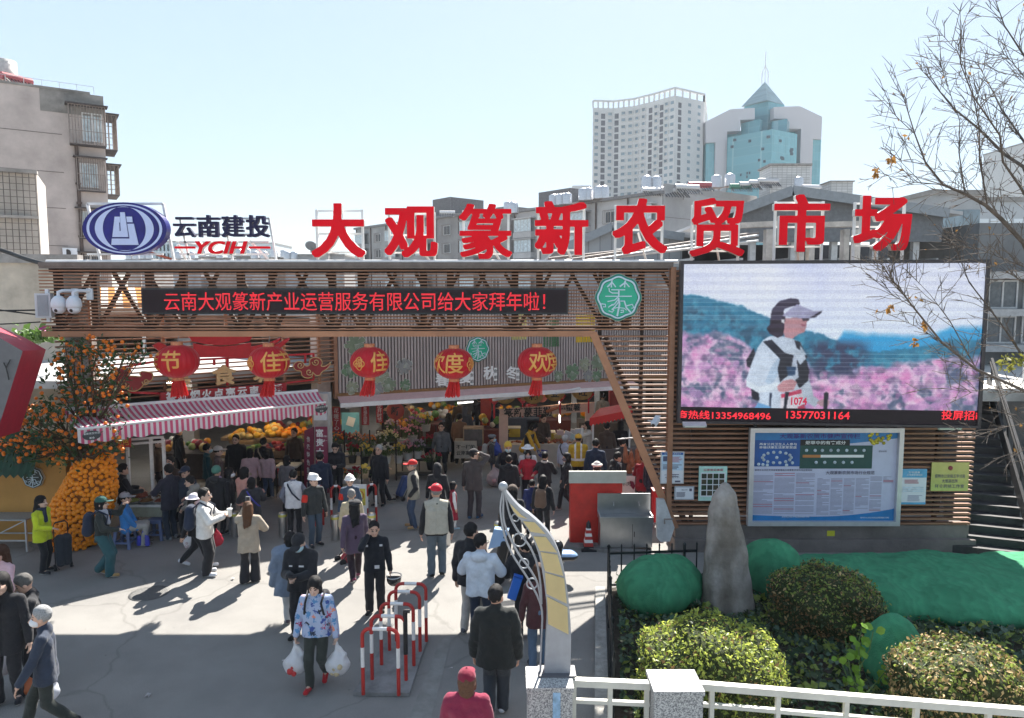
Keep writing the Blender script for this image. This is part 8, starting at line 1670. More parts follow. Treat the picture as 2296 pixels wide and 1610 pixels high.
# ================================================================ right edge: stairs, side building
st=thing('outdoor_stairs', 'dark steel staircase rising beside the slatted wall', 'stairs', (10.4, 15.2, 0));dr=Vector((.38, .925, 0));sd_=Vector((.925, -.38, 0));o0=Vector((9.75, 15.3, 0));DKS=mat('stair_dark', (.05, .048, .05), .6, .2, var=.3, sc=4)
for k in range(17):m=MB();c=o0+dr*(.29*k+.15)+sd_*.75+Vector((0, 0, .17*(k+.5)));m.box(c, (1.5, .31, .165), rz=math.atan2(sd_.y, sd_.x));m.build('step', DKS, st)
for off, hh_ in((1.52, .35), (1.56, .9), (1.58, 1.0)):m=MB();m.bar(o0+sd_*off+Vector((0, 0, hh_)), o0+sd_*off+dr*5+Vector((0, 0, hh_+2.95)), .06, .34 if hh_<.5 else.06);m.build('stringer' if hh_<.5 else 'handrail', BLKM, st)
for k in range(8):m=MB();p=o0+sd_*1.56+dr*(.2+.66*k)+Vector((0, 0, .1+.39*k));m.bar(p, p+Vector((0, 0, .85)), .035);m.build('baluster', BLKM, st)
m=MB();p=o0+sd_*2.3;m.prism([p+Vector((0, 0, 1.1)), p+dr*5+Vector((0, 0, 4.1)), p+dr*5+Vector((0, 0, 3.2)), p+Vector((0, 0, .2))], sd_*.9);m.build('side_panel', mat('panel_pale', (.50, .52, .55), .5, var=.1), st)
m=MB();c=P(2260, 850, 21);m.box((15.2, 22.2, c.z), (10.4, 7.6, .12));m.box((15.2, 18.42, c.z-.12), (10.4, .1, .3));o=thing('metal_canopy', 'pale flat metal canopy right of the screen', 'canopy', (c.x+.9, 22.5, 0));m.build('roof', mat('canopy_pale', (.55, .53, .50), .5, .2, var=.2, sc=3), o);m=MB();m.bar((c.x+2.5, 20.6, 0), (c.x+2.5, 20.6, c.z), .16);m.build('column', GALV, o)  # roof slab enlarged beyond the real canopy to shade the stairs
o=thing('side_building', 'dim two-storey building with balconies behind the bare tree', 'building', P(2280, 700, 25).xy.to_3d());a, b=P(2185, 700, 25), P(2480, 700, 25);vp=VP(a.x, 25, b.x, 25);zt_=P(2250, 500, 25).z;m=MB();vbox(m, vp, 0, vp.len, 0, zt_, 0, -6);m.build('wall', mat('dim_wall', (.16, .165, .17), .8, var=.3, sc=.6), o)  # wall raised above its real top to shade the stairs
for yy in(618, 700, 778):z=P(2250, yy, 25).z;m=MB();vbox(m, vp, -.1, vp.len, z-.12, z+.12, 0, .7);m.build('ledge', mat('ledge_grey', (.40, .40, .40), .7, var=.2), o)
for i in range(4):
 for yy0, yy1 in((628, 692), (708, 770)):u=.4+1.25*i;vwin(vp, u, u+1.05, P(0, yy1, 25).z, P(0, yy0, 25).z, o, mat('dim_glass', (.12, .14, .16), .2, var=.3), GALV, 0, .06, 2)
 # ================================================================ bare tree
bt=thing('bare_tree', 'bare winter tree with a few brown leaves reaching in from the right', 'tree', (6.6, 8.3, 0));BARK=mat('bark', (.11, .09, .075), .85, var=.35, sc=12, bump=.6, bsc=40);TD=8.0;rg=random.Random(14)
trunk=[Vector((6.6, 8.3, 0)), Vector((6.55, 8.3, 1.5)), Vector((6.45, 8.2, 3.2)), P(2392, 960, 8.1), P(2392, 760, 8.0), P(2402, 560, 8.0), P(2400, 400, 8.0), P(2402, 240, 8.0), P(2420, 60, 8.0)]
m=MB();m.tube(trunk, [.15, .13, .115, .10, .085, .07, .055, .04, .012], 10)
LMB=[([(2390, 760), (2296, 545), (2245, 491), (2210, 460), (2164, 435), (2114, 414), (2075, 364), (2051, 300), (2022, 205)], 0.0296, 0), ([(2114, 414), (2033, 407), (1965, 385)], 0.0064, .1), ([(2075, 368), (2020, 360), (1976, 330)], 0.0055, -.1), ([(2051, 300), (2010, 262), (1990, 222)], 0.0055, .1), ([(2390, 600), (2296, 375), (2252, 346), (2196, 290), (2139, 244), (2095, 190), (2075, 164)], 0.0251, .3), ([(2300, 440), (2288, 420), (2249, 364), (2242, 304), (2182, 216), (2153, 141), (2157, 57)], 0.0160, -.3), ([(2400, 420), (2296, 318), (2245, 244), (2217, 187), (2195, 150)], 0.0182, .5), ([(2213, 458), (2196, 354), (2196, 290), (2180, 200), (2150, 120), (2110, 75)], 0.0100, -.1), ([(2164, 435), (2150, 340), (2152, 270), (2120, 180), (2108, 140)], 0.0082, .2), ([(2400, 250), (2296, 124), (2252, 57), (2225, -20)], 0.0160, .2), ([(2400, 330), (2310, 190), (2270, 140), (2245, 115)], 0.0092, -.2), ([(2245, 491), (2210, 440), (2150, 440), (2090, 425)], 0.0055, .25), ([(2400, 960), (2294, 875), (2190, 829), (2112, 768), (2049, 690), (2010, 640), (1978, 596)], 0.0205, -.2), ([(2400, 850), (2294, 800), (2255, 740), (2212, 683), (2173, 633), (2148, 569), (2140, 530)], 0.0160, .1), ([(2190, 829), (2130, 720), (2085, 660), (2030, 603)], 0.0073, -.1), ([(2049, 690), (2000, 660), (1972, 625)], 0.0046, 0), ([(2112, 768), (2060, 735), (1995, 705)], 0.0046, .1), ([(2294, 880), (2230, 868), (2180, 880), (2110, 870)], 0.0064, -.2), ([(2390, 700), (2300, 600), (2200, 560), (2110, 545)], 0.0100, .2), ([(2390, 690), (2310, 640), (2240, 600), (2170, 580)], 0.0082, -.2), ([(2300, 950), (2240, 960), (2170, 985)], 0.0046, -.1), ([(2380, 1000), (2290, 1005), (2236, 1040)], 0.0055, 0)]
tips=[]
def branch(pts, r0, dz, n_tw, lvl=0):
 q=[P(x, y, TD+dz*i)for i, (x, y)in enumerate(pts)];K=len(q);m.tube(q, [max(.003, r0*(1-.88*i/(K-1)))for i in range(K)], 7 if r0>.02 else 5)
 L=sum((q[i+1]-q[i]).length for i in range(K-1))
 for k in range(int(L*n_tw)):
  i=rg.randrange(K-1);p=q[i].lerp(q[i+1], rg.random());d_=(q[i+1]-q[i]).normalized();v=(d_*.7+Vector((rg.uniform(-.8, .8), rg.uniform(-.5, .5), rg.uniform(-.6, .9)))).normalized();ln=rg.uniform(.10, .50);e=p+v*ln;mid=p+v*ln*.5+Vector((0, 0, rg.uniform(-.02, .03)))
  m.tube([p, mid, e], [.0042, .003, .002], 4, cap=False);tips.append(e)
  for j in range(3):t=mid.lerp(e, rg.random());w=(v+Vector((rg.uniform(-1, 1), rg.uniform(-.6, .6), rg.uniform(-.8, .8)))).normalized();m.tube([t, t+w*rg.uniform(.05, .2)], [.0035, .002], 4, cap=False)
for pts, r0, dz in LMB:branch(pts, r0, dz, 15)
m.build('limbs', BARK, bt);BL=mat('dead_leaf', (.34, .18, .05), .8, var=.4, sc=20, trans=.3)
C=np.array([list(t)for t in tips if rg.random()<.18]);leafmesh('leaves', C, np.random.RandomState(3).normal(size=(len(C), 3)), .022, [BL], bt, .5, np.array(base_of(bt)))
for px, py in((1965, 388), (1998, 360), (1998, 692), (2048, 768), (2070, 730)):
 C=np.array([np.array(P(px+rg.uniform(-9, 9), py+rg.uniform(-9, 9), 8))for k in range(16)]);leafmesh('leaf_cluster', C, np.random.RandomState(px).normal(size=(16, 3)), .035, [BL], bt, .5, np.array(base_of(bt)))
C=np.array([np.array(P(rg.uniform(2240, 2300), rg.uniform(790, 830), 8))for k in range(60)]);leafmesh('leaf_cluster', C, np.random.RandomState(5).normal(size=(60, 3)), .035, [mat('leaf_olive', (.25, .25, .05), .6, var=.3, trans=.3)], bt, .5, np.array(base_of(bt)))
# ================================================================ cables
def cable(pts, r, label):
 m=MB();q=[Vector(p)for p in pts];full=[]
 for a, b in zip(q, q[1:]):
  for t in np.linspace(0, 1, 9)[:-1]:p=a.lerp(b, t);p.z-=.12*math.sin(math.pi*t)*(b-a).length/8;full.append(p)
 m.tube(full+[q[-1]], r, 6);c=(q[0]+q[-1])/2;tag(m.build('cable', mat('cable_black', (.015, .015, .016), .6, var=0), None, origin=c), label, 'cable')
cable([P(-150, 500, 18), P(25, 568, 17), P(127, 597, 15.8)], .05, 'thick black cable bundle reaching the gate top from the left');cable([P(-150, 690, 15.5), P(88, 695, 15.45)], .02, 'upper black wire running left from the column speaker');cable([P(-150, 668, 15.5), P(98, 707, 15.45)], .018, 'slanting black wire running left from the column speaker');cable([P(-150, 726, 15.5), P(90, 722, 15.45)], .016, 'lowest thin wire left of the column speaker')
m=MB();a, b=P(170, 640, 24), P(330, 690, 24)
o=thing('striped_tarp', 'orange and white striped tarpaulin behind the gate beam', 'tarpaulin', P(250, 690, 24))
for k in range(9):a=P(175+17*k, 690, 23);b=P(192+17*k, 690, 23);c=P(197+15*k, 645, 27);d=P(182+15*k, 645, 27);m.quad(a, b, c, d, k%2)
m.build('sheet', [mat('tarp_orange', (.62, .24, .05), .7, trans=.3), mat('tarp_white', (.7, .68, .64), .7, trans=.3)], o, recalc=False);m=MB();m.bar(P(180, 690, 23), P(180, 690, 23)-Vector((0, 0, 1.6)), .08);m.bar(P(320, 690, 23), P(320, 690, 23)-Vector((0, 0, 1.6)), .08);m.build('post', GALV, o)
for i, (px, py, c_)in enumerate(((520, 1298, WH_), (800, 1392, WH_), (330, 1560, STEEL), (1010, 1500, WH_), (640, 1480, WH_))):
 c=G(px, py, .01);m=MB();r_=random.Random(px);m.add([c+Vector((r_.uniform(-.06, .06), r_.uniform(-.06, .06), r_.uniform(0, .03)))for k in range(4)], [(0, 1, 2), (0, 2, 3)]);tag(m.build('paper_scrap', c_, None, origin=c), ['crumpled paper scrap near the beige coat woman', 'paper scrap on the lit asphalt by the policeman', 'grey scrap on the shaded asphalt at lower left', 'paper scrap beside the gutter strip', 'paper scrap near the carrier bags'][i], 'litter')
 # ================================================================ the crowd
K, N_, DG, GR, J, WH, BE, BR, PK, TL=(.022, .022, .026), (.024, .032, .058), (.05, .05, .055), (.15, .15, .16), (.05, .08, .14), (.70, .70, .72), (.38, .31, .23), (.085, .06, .048), (.62, .36, .36), (.025, .085, .10)
SKY_=(.42, .60, .66)
pp_=person
fm=mat('floral_cloth', (.36, .43, .60), .85, var=0, bump=.25, bsc=60);n=fm.node_tree.nodes;l=fm.node_tree.links;tc=n.new('ShaderNodeTexCoord');vo=n.new('ShaderNodeTexVoronoi');vo.inputs['Scale'].default_value=13;nz=n.new('ShaderNodeTexNoise');nz.inputs['Scale'].default_value=16;mxv=n.new('ShaderNodeMixRGB');mxv.inputs[0].default_value=.12;l.new(tc.outputs['Object'], mxv.inputs[1]);l.new(nz.outputs[1], mxv.inputs[2]);l.new(mxv.outputs[0], vo.inputs['Vector'])
sp_=n.new('ShaderNodeSeparateXYZ');l.new(vo.outputs['Color'], sp_.inputs[0]);cr=n.new('ShaderNodeValToRGB');l.new(sp_.outputs[0], cr.inputs[0]);cr.color_ramp.interpolation='CONSTANT';e=cr.color_ramp.elements;e[0].color=(.36, .43, .60, 1);e[1].position=.22;e[1].color=(.05, .09, .30, 1)
for p_, c_ in((.45, (.40, .04, .12)), (.57, (.10, .25, .48)), (.78, (.70, .26, .18)), (.86, (.03, .04, .07))):q=e.new(p_);q.color=(*c_, 1)
gt=n.new('ShaderNodeMath');gt.operation='LESS_THAN';gt.inputs[1].default_value=.42;l.new(vo.outputs['Distance'], gt.inputs[0]);mx=n.new('ShaderNodeMixRGB');l.new(gt.outputs[0], mx.inputs[0]);mx.inputs[1].default_value=(.36, .43, .60, 1);l.new(cr.outputs[0], mx.inputs[2]);l.new(mx.outputs[0], n['Principled BSDF'].inputs['Base Color'])
a=pp_('woman in colourful patterned sweatshirt walking with two white carrier bags', 714, 1291, 1535, face=182, legs='walk', arms=('carry', 'carry'), topm=fm, bottom=(.035, .04, .035), shoes=(.42, .025, .03), hair='bob', fat=.014, nod=16, stride=.09, hem=.48, pack=(K, 'dark backpack worn by the woman in patterned sweatshirt'), skin=SKIN2)
bag('white carrier bag in the left hand of the patterned sweatshirt woman', a['hand'][-1], .42, cont=(.5, .4, .25));bag('white carrier bag with a red item held by the patterned sweatshirt woman', a['hand'][1], .42, cont=(.5, .05, .05))
a=pp_('grey-haired man in navy jacket and white mask walking out of frame', 95, 1362, None, H=1.70, face=246, legs='walk', arms=('swf', 'carry'), top=(.03, .04, .065), hem=.44, bottom=(.03, .035, .032), hair='grey', hc=(.30, .30, .30), mask=WH, shoes=K, stride=.17);bag('translucent carrier bag hanging from the grey-haired man in the mask', a['hand'][1], .36, (.62, .64, .70), (.6, .45, .45))
pp_('dark-haired woman in black holding a hand to her mouth', 22, 1282, 1574, face=165, arms=('down', 'mouth'), top=K, bottom=K, hair='long', hem=.4, nod=8, shoes=K)
a=pp_('short-haired man in black jacket looking at his bright phone', 66, 1288, None, H=1.72, face=238, arms=('look', 'look'), top=(.03, .03, .034), bottom=K, hair='grey', hc=(.10, .095, .09), nod=25)
o=thing('phone', 'bright phone held by the short-haired man in black', 'phone', a['hand'][1]);m=MB();m.box(a['hand'][1]+Vector((-.03, -.02, .03)), (.16, .08, .012), rz=.3);m.build('screen', mat('phone_silver', (.5, .45, .40), .2, .6, var=0), o)
pp_('person in pale pink coat cut by the left picture edge', 2, 1225, None, H=1.66, face=200, arms=('bend', 'bend'), top=(.62, .40, .44), bottom=GR, hair='long', hc=BRN)
bag('orange net bag of fruit behind the grey-haired man', G(62, 1560)+Vector((0, 0, .34)), .32, (.55, .16, .06), (.7, .22, .03))
bag('pale carrier bag beside the woman in black at the left edge', G(8, 1545)+Vector((0, 0, .62)), .34, (.62, .58, .60), (.5, .3, .3))
pp_('woman in lime yellow jacket and navy scarf beside the orange tree trunk', 100, 1114, 1284, face=92, arms=('cart', 'bend'), top=(.52, .60, .03), bottom=K, hair='wavy', scarf=N_, hem=.43, shoes=K, fat=.008)
pp_('person in green cap with backpack and wide teal trousers', 234, 1115, 1293, face=75, arms=('photo', 'bend'), top=(.03, .035, .035), bottom=(.035, .10, .115), wide=.014, hat='cap', hatc=(.03, .10, .085), hair='bob', shoes=(.34, .22, .10), scarf=(.4, .4, .45), pack=(N_, 'navy backpack on the person in green cap'), legs='walk', stride=.07, skin=SKIN2)
a=pp_('seated man in bright blue jacket and grey cap with a blue bag', 284, 1109, 1226, H=1.66, face=68, legs='sit', arms=('lap', 'lap'), top=(.045, .22, .55), bottom=(.36, .35, .33), hat='cap', hatc=(.28, .28, .30), shoes=(.12, .1, .09), turn=15);bag('blue tote bag on the knees of the seated man', (a['hand'][1]+a['hand'][-1])/2+Vector((.12, -.12, .02)), .34, (.05, .06, .42), kind='tote', tall=1.25)
pp_('man in black standing behind the seated man, facing the cart', 274, 1043, None, H=1.72, face=50, arms=('bend', 'bend'), top=K, bottom=K)
pp_('tall man in dark jacket and jeans ordering at the food cart', 386, 1044, 1208, face=300, arms=('bend', 'low'), top=(.03, .03, .045), bottom=(.03, .04, .06), hem=.42, shoes=(.2, .22, .24), bulk=.016)
pp_('masked vendor inside the dark food cart', 383, 1026, None, H=1.66, face=200, top=BR, mask=SKY_, arms=('low', 'low'))
pp_('man in dark blue cap at the back of the cart queue', 416, 1048, None, H=1.66, face=185, top=(.03, .04, .06), hat='cap', hatc=N_, arms=('bend', 'down'))
pp_('dark-haired person in grey hooded coat leaning toward the cart', 440, 1068, None, H=1.60, face=265, lean=12, top=(.22, .21, .19), bottom=K, hood=True, arms=('low', 'bend'))
a=pp_('young man in white jacket and glasses holding a white cup', 463, 1098, 1289, face=82, arms=('cup', 'cup'), top=(.70, .68, .65), hem=.46, bottom=K, wide=.012, shoes=(.62, .64, .68), sole=(.6, .6, .6), glasses=True, pack=(N_, 'dark backpack worn by the young man in white jacket'), hair='short', bulk=.018, skin=SKIN2)
o=thing('drink_cup', 'white cup with straw held by the young man in white', 'cup', a['hand'][1]);c=(a['hand'][1]+a['hand'][-1])/2+Vector((.05, 0, -.04));m=MB();m.lathe(c, [(.035, 0), (.05, .14), (.055, .145), (.055, .16), (.005, .165)], 14);m.build('cup', LTW, o);m=MB();m.tube([c+Vector((0, 0, .1)), c+Vector((.04, 0, .26))], .007, 6);m.build('straw', LTW, o)
a=pp_('woman in white sun hat walking close behind the white-jacketed man', 440, 1108, 1272, face=80, legs='walk', arms=('swb', 'swb'), top=K, bottom=K, hat='sun', hatc=(.66, .62, .68), hair='long', shoes=(.62, .62, .66), stride=.19, mask=(.6, .45, .5));bag('small white carrier bag carried by the woman in white sun hat', a['hand'][-1], .28, cont=(.6, .5, .52));bag('red carrier bag between the white jacket and the beige coat', G(488, 1262)+Vector((0, 0, .75)), .32, (.42, .03, .06))
a=pp_('long-haired woman in beige coat photographing the market, seen from behind', 561, 1128, 1306, face=-12, arms=('photo', 'bend'), top=(.36, .30, .235), hem=.40, bottom=K, flare=.022, wide=.004, hair='long', hc=(.10, .045, .022), shoes=(.5, .45, .4), strap=None, bulk=.02)
o=thing('phone', 'phone raised by the woman in beige coat', 'phone', a['hand'][-1]);m=MB();m.box(a['hand'][-1]+Vector((0, -.01, .06)), (.085, .012, .165));m.build('case', mat('phone_white', (.6, .6, .62), .3, var=0), o);m=MB();m.box(a['hand'][-1]+Vector((0, -.018, .06)), (.075, .004, .15));m.build('screen', BLKM, o)
pp_('person in dark coat with a big lilac fur hood and green cap', 490, 1048, 1200, face=10, top=(.03, .028, .034), hood=True, scarf=(.50, .38, .58), hat='beanie', hatc=(.08, .22, .17), bottom=K, arms=('bend', 'bend'), hem=.38, bulk=.02)
pp_('woman in black with white mask and dark hair beside the lilac hood', 518, 1051, 1197, face=80, top=K, bottom=GR, mask=WH, hair='bob', arms=('bend', 'down'))
pp_('person in salmon pink puffer jacket at the market mouth', 552, 1050, 1203, face=30, top=(.62, .32, .26), bottom=K, hair='bob', bulk=.022, arms=('bend', 'bend'))
pp_('dark-haired woman in black coat with a blue strap, seen from behind', 568, 1076, 1216, face=-25, top=(.035, .035, .042), hem=.40, bottom=J, hair='bob', strap=(.06, .06, .35), bulk=.02, arms=('bend', 'bend'))
pp_('child in pink fleece with rabbit ears, walking into the hall', 601, 1026, 1120, H=1.38, face=0, legs='walk', arms=('swf', 'swb'), top=(.55, .40, .42), bottom=J, hair='bob', bulk=.02, shoes=(.3, .3, .3))
pp_('person in dusty pink top next to the pink fleece child', 564, 1030, 1128, H=1.5, face=-20, top=(.50, .34, .36), bottom=BE, hair='bob')
a=pp_('man in white puffer vest and plaid sleeves with a diagonal strap', 661, 1057, 1205, face=-5, vest=(.66, .67, .70), top=(.16, .17, .22), bottom=K, strap=N_, hair='short', arms=('pocket', 'bend'))
pp_('grey-jacketed person left of the white puffer vest', 646, 1036, 1150, face=20, top=GR, bottom=K, hair='bob');bag('pale carrier bag beside the grey-jacketed person', G(632, 1140)+Vector((0, 0, .6)), .3, (.6, .55, .52))
pp_('first helmeted guard in dark jacket, red armband and jeans', 706, 1067, 1224, face=140, top=(.035, .04, .042), bottom=(.05, .075, .11), hat='helmet', armband=(.55, .03, .02), hair='short', turn=-15, shoes=K)
pp_('second helmeted guard in blue jacket, partly hidden by walkers', 787, 1074, 1210, face=165, top=(.05, .075, .12), bottom=(.06, .07, .11), hat='helmet', armband=(.55, .03, .02), badge=[(-.05, .74, .03, .02)])
pp_('grey-haired man in cream jacket walking away in front of the second guard', 791, 1104, 1250, face=-15, legs='walk', top=(.46, .39, .26), bottom=K, hair='grey', hc=GREYH)
pp_('woman in purple coat and black beret pulling a red trolley', 798, 1122, 1303, face=-20, legs='walk', arms=('cart', 'swf'), top=(.10, .07, .11), hem=.38, bottom=(.03, .018, .025), hat='beret', hatc=K, hair='long', shoes=(.20, .04, .08), stride=.15)
a=pp_('woman in blue-grey fringed shawl striding away, one foot lifted', 656, 1188, 1400, H=1.62, face=-18, legs='kick', top=(.17, .21, .28), hem=.36, bulk=.05, bottom=(.40, .42, .44), hair='bob', hat='band', hatc=(.6, .55, .5), arms=('down', 'bend'), shoes=(.10, .08, .1), fat=.01)
a=pp_('guard in black uniform and cap with blue mask looking at a phone', 680, 1196, 1428, face=185, arms=('look', 'look'), top=K, bottom=K, hat='cap', hatc=K, mask=SKY_, nod=28, bulk=.02, fat=.008, badge=[(-.05, .735, .045, .014), (.05, .735, .03, .012)])
o=thing('phone', 'dark phone in the hands of the masked guard', 'phone', a['hand'][1]);c=(a['hand'][1]+a['hand'][-1])/2;m=MB();m.box(c+Vector((0, -.02, .03)), (.15, .08, .012));m.build('case', BLKM, o)
a=pp_('bare-headed policeman in black uniform calling on the phone', 842, 1171, 1372, face=172, arms=('down', 'ear'), top=(.016, .018, .024), bottom=K, hair='short', turn=-8, nod=8, badge=[(-.075, .78, .03, .02), (.075, .78, .03, .02), (-.03, .545, .05, .035)], wide=.006)
c=a['hand'][-1];o=thing('helmet', 'black motorcycle helmet hanging from the policeman hand', 'helmet', c);D=SDF((-.2, -.2, -.2), (.2, .2, .2), .012);D.ell((0, 0, 0), (.13, .15, .13), None, .01);D.plane((.0, .35, .93), .045);D.ell((0, 0, .05), (.105, .12, .11), None, .01, op='s');V, Q=D.mesh();np_mesh('shell', V+np.array([.06, -.03, -.07]), Q, mat('helmet_black', (.02, .02, .022), .2, var=0, coat=.5), o);o2=MB();o2.tube([c+Vector((.06+.13*math.cos(t), -.03+.15*math.sin(t), -.02))for t in np.linspace(0, 6.3, 20)], .009, 6, cap=False);o2.build('rim', GALV, o)
pp_('man in red cap, grey vest and tan boots facing left by the flowers', 928, 1034, 1184, face=262, vest=(.30, .28, .23), top=K, bottom=(.05, .075, .13), hat='cap', hatc=(.60, .03, .03), shoes=(.34, .22, .11), hair='grey', hc=GREYH, arms=('pocket', 'pocket'), fat=.012)
pp_('tall man in red cap and beige vest seen from behind in the sun', 980, 1066, 1291, face=-8, vest=(.44, .41, .34), vhem=.49, top=K, bottom=(.10, .13, .16), hat='cap', hatc=(.62, .02, .04), hair='grey', hc=GREYH, turn=-25, wide=.004, fat=.008)
pp_('person in black hood right behind the tall man in beige vest', 982, 1040, 1185, face=5, top=K, bottom=K, hoodup=True, hem=.36)
pp_('little girl in a red pinafore dress with white sleeves', 1016, 1079, 1186, H=1.16, face=75, top=(.70, .68, .68), skirt=.22, bottom=(.28, .015, .035), vest=(.28, .015, .035), vhem=.5, hair='bob', shoes=(.3, .42, .5), bulk=.005, group=None)
pp_('man in brown-grey jacket and dark cap scratching his head, from behind', 1063, 1010, 1163, face=15, arms=('down', 'head'), top=(.075, .066, .066), bottom=(.06, .055, .062), hat='cap', hatc=K, shoes=(.03, .08, .16), turn=50, hem=.43, fat=.01)
pp_('bald-browed man in grey long-sleeved shirt walking toward the camera', 991, 988, 1066, face=185, legs='walk', H=1.68, top=(.11, .115, .125), bottom=K, hair='short', fat=.012, bulk=.004)
pp_('walking man in black suit with a bunch of flowers', 846, 1012, 1128, face=75, legs='walk', stride=.24, arms=('bend', 'cart'), top=K, hem=.40, bottom=K, shoes=K);
flowers(815, 1058, 18.6, .16, 'yellow', 'bunch of sunflowers carried by the man in black suit', 9, .2, .05, False)
pp_('man in dark jacket reading his phone before the tiered flower rack', 752, 992, None, H=1.70, face=172, arms=('look', 'look'), top=K, nod=30, bottom=K)
pp_('man in navy jacket at the maroon sign, seen from behind', 717, 1016, None, H=1.70, face=-30, top=N_, bottom=K, fat=.01)
pp_('grey-haired shopper half hidden behind the man in black suit', 850, 1000, None, H=1.64, face=200, top=K, hair='grey', hc=(.35, .35, .34), bottom=K)
pp_('man in flat cap with backpack and blue carrier bag', 1103, 976, 1088, face=85, top=(.045, .04, .042), bottom=(.04, .055, .09), hat='beret', hatc=GR, mask=SKY_, pack=((.30, .28, .26), 'beige backpack of the man in flat cap'), shoes=BR);bag('blue carrier bag with white mark held near the flat-capped man', P(1113, 1020, 20.8)+Vector((0, 0, .45)), .4, (.05, .08, .35))
pp_('masked man in black sweater with an orange patch and yellow cap', 1138, 992, None, H=1.72, face=170, top=K, bottom=K, mask=SKY_, hat='beanie', hatc=(.55, .38, .05), arms=('carry', 'bend'), nod=20, badge=[(0, .69, .06, .03)]);bag('big translucent bag of pink packets on the passage floor', G(1108, 1092)+Vector((0, 0, .75)), .55, (.60, .46, .46), (.5, .25, .25), tall=1.3)
pp_('person in white hooded jacket and white sun hat with mask', 1183, 999, None, H=1.62, face=185, top=(.70, .70, .71), hat='sun', hatc=(.68, .68, .7), mask=SKY_, bottom=GR)
pp_('woman in bright red jacket and grey mask facing the camera', 1184, 1018, 1133, face=185, top=(.46, .03, .05), bottom=K, mask=(.35, .33, .36), hair='wavy', arms=('bend', 'bend'), hem=.49, shoes=K)
pp_('broad man in black hooded jacket left of the red jacket woman', 1141, 1032, 1150, face=5, top=K, bottom=K, hood=True, bulk=.02)
pp_('man in black coat with pale collar right of the red jacket woman', 1221, 1027, 1140, face=12, top=(.022, .022, .026), scarf=(.5, .46, .42), bottom=K, hair='short', bulk=.018, arms=('bend', 'bend'))
pp_('masked woman in black coat walking left beside the red booth', 1271, 1016, 1143, face=255, legs='walk', top=K, hem=.40, bottom=K, mask=(.12, .10, .12), hair='bob', arms=('pocket', 'pocket'), shoes=(.2, .2, .2))
pp_('old woman in pale lilac shirt at the sweet potato stall', 1267, 978, None, H=1.58, face=40, top=(.48, .48, .58), hair='grey', hc=(.4, .4, .4), bottom=K, strap=K)
pp_('worker in yellow jacket with silver reflective bands, seen from behind', 1297, 976, None, H=1.70, face=5, top=(.55, .36, .03), stripe=(.75, .75, .72), bottom=K, hat='cap', hatc=(.62, .36, .04), hair='short', bulk=.02, hem=.48)
pp_('man in dark blue jacket beside the yellow worker', 1336, 987, None, H=1.72, face=5, top=(.025, .04, .075), bottom=N_, hair='short', fat=.012)
pp_('seated stallholder in white eating behind the counter', 1318, 946, None, H=1.66, face=250, top=(.6, .57, .52), hair='bob', arms=('mouth', 'bend'))
pp_('vendor in orange sweater and dark apron leaning over sweet potatoes', 1178, 943, None, H=1.68, face=115, lean=24, nod=20, top=(.58, .32, .03), apron=K, arms=('reach', 'reach'), hair='bob', bottom=K)
pp_('vendor in dark sweater behind the sweet potatoes', 1217, 930, None, H=1.70, face=150, top=BR, arms=('low', 'low'), nod=15, bottom=K)
pp_('person in white and black cap just behind the red booth', 1339, 1043, None, H=1.62, face=0, top=K, hat='peaked', hatc=(.55, .55, .52), hair='short')
pp_('person in black with a grey hood bending right of the booth', 1373, 1016, None, H=1.60, face=70, lean=14, top=K, hood=True, scarf=(.34, .34, .36), bottom=K)
pp_('shopper in brown jacket at the red canopy stall', 1361, 950, None, H=1.68, face=5, top=BR, bottom=K);pp_('shopper in black beside the green board under the red canopy', 1391, 946, None, H=1.66, face=20, top=K, bottom=K, hair='bob')
pp_('person in dark red jacket at the meat stall by the slats', 1438, 1028, 1148, face=30, lean=12, top=(.26, .02, .03), bottom=K, arms=('bend', 'bend'));pp_('person in navy leaning on the raking slat edge', 1458, 1034, 1158, H=1.6, face=60, top=(.02, .02, .035), bottom=N_)
pp_('woman in black with a dark cap just left of the lamp finial', 1149, 1086, 1262, H=1.66, face=10, top=K, hair='long', hat='cap', hatc=BR, bottom=K, hem=.4)
pp_('child in navy beside the woman with brown backpack', 1192, 1104, 1198, H=1.3, face=15, top=(.02, .028, .10), bottom=K, hair='short')
pp_('long-haired woman with brown backpack walking past the lamp', 1217, 1092, 1207, face=18, legs='walk', top=K, hair='long', bottom=K, shoes=(.6, .6, .6), pack=((.16, .10, .07), 'brown backpack on the long-haired woman by the lamp'))
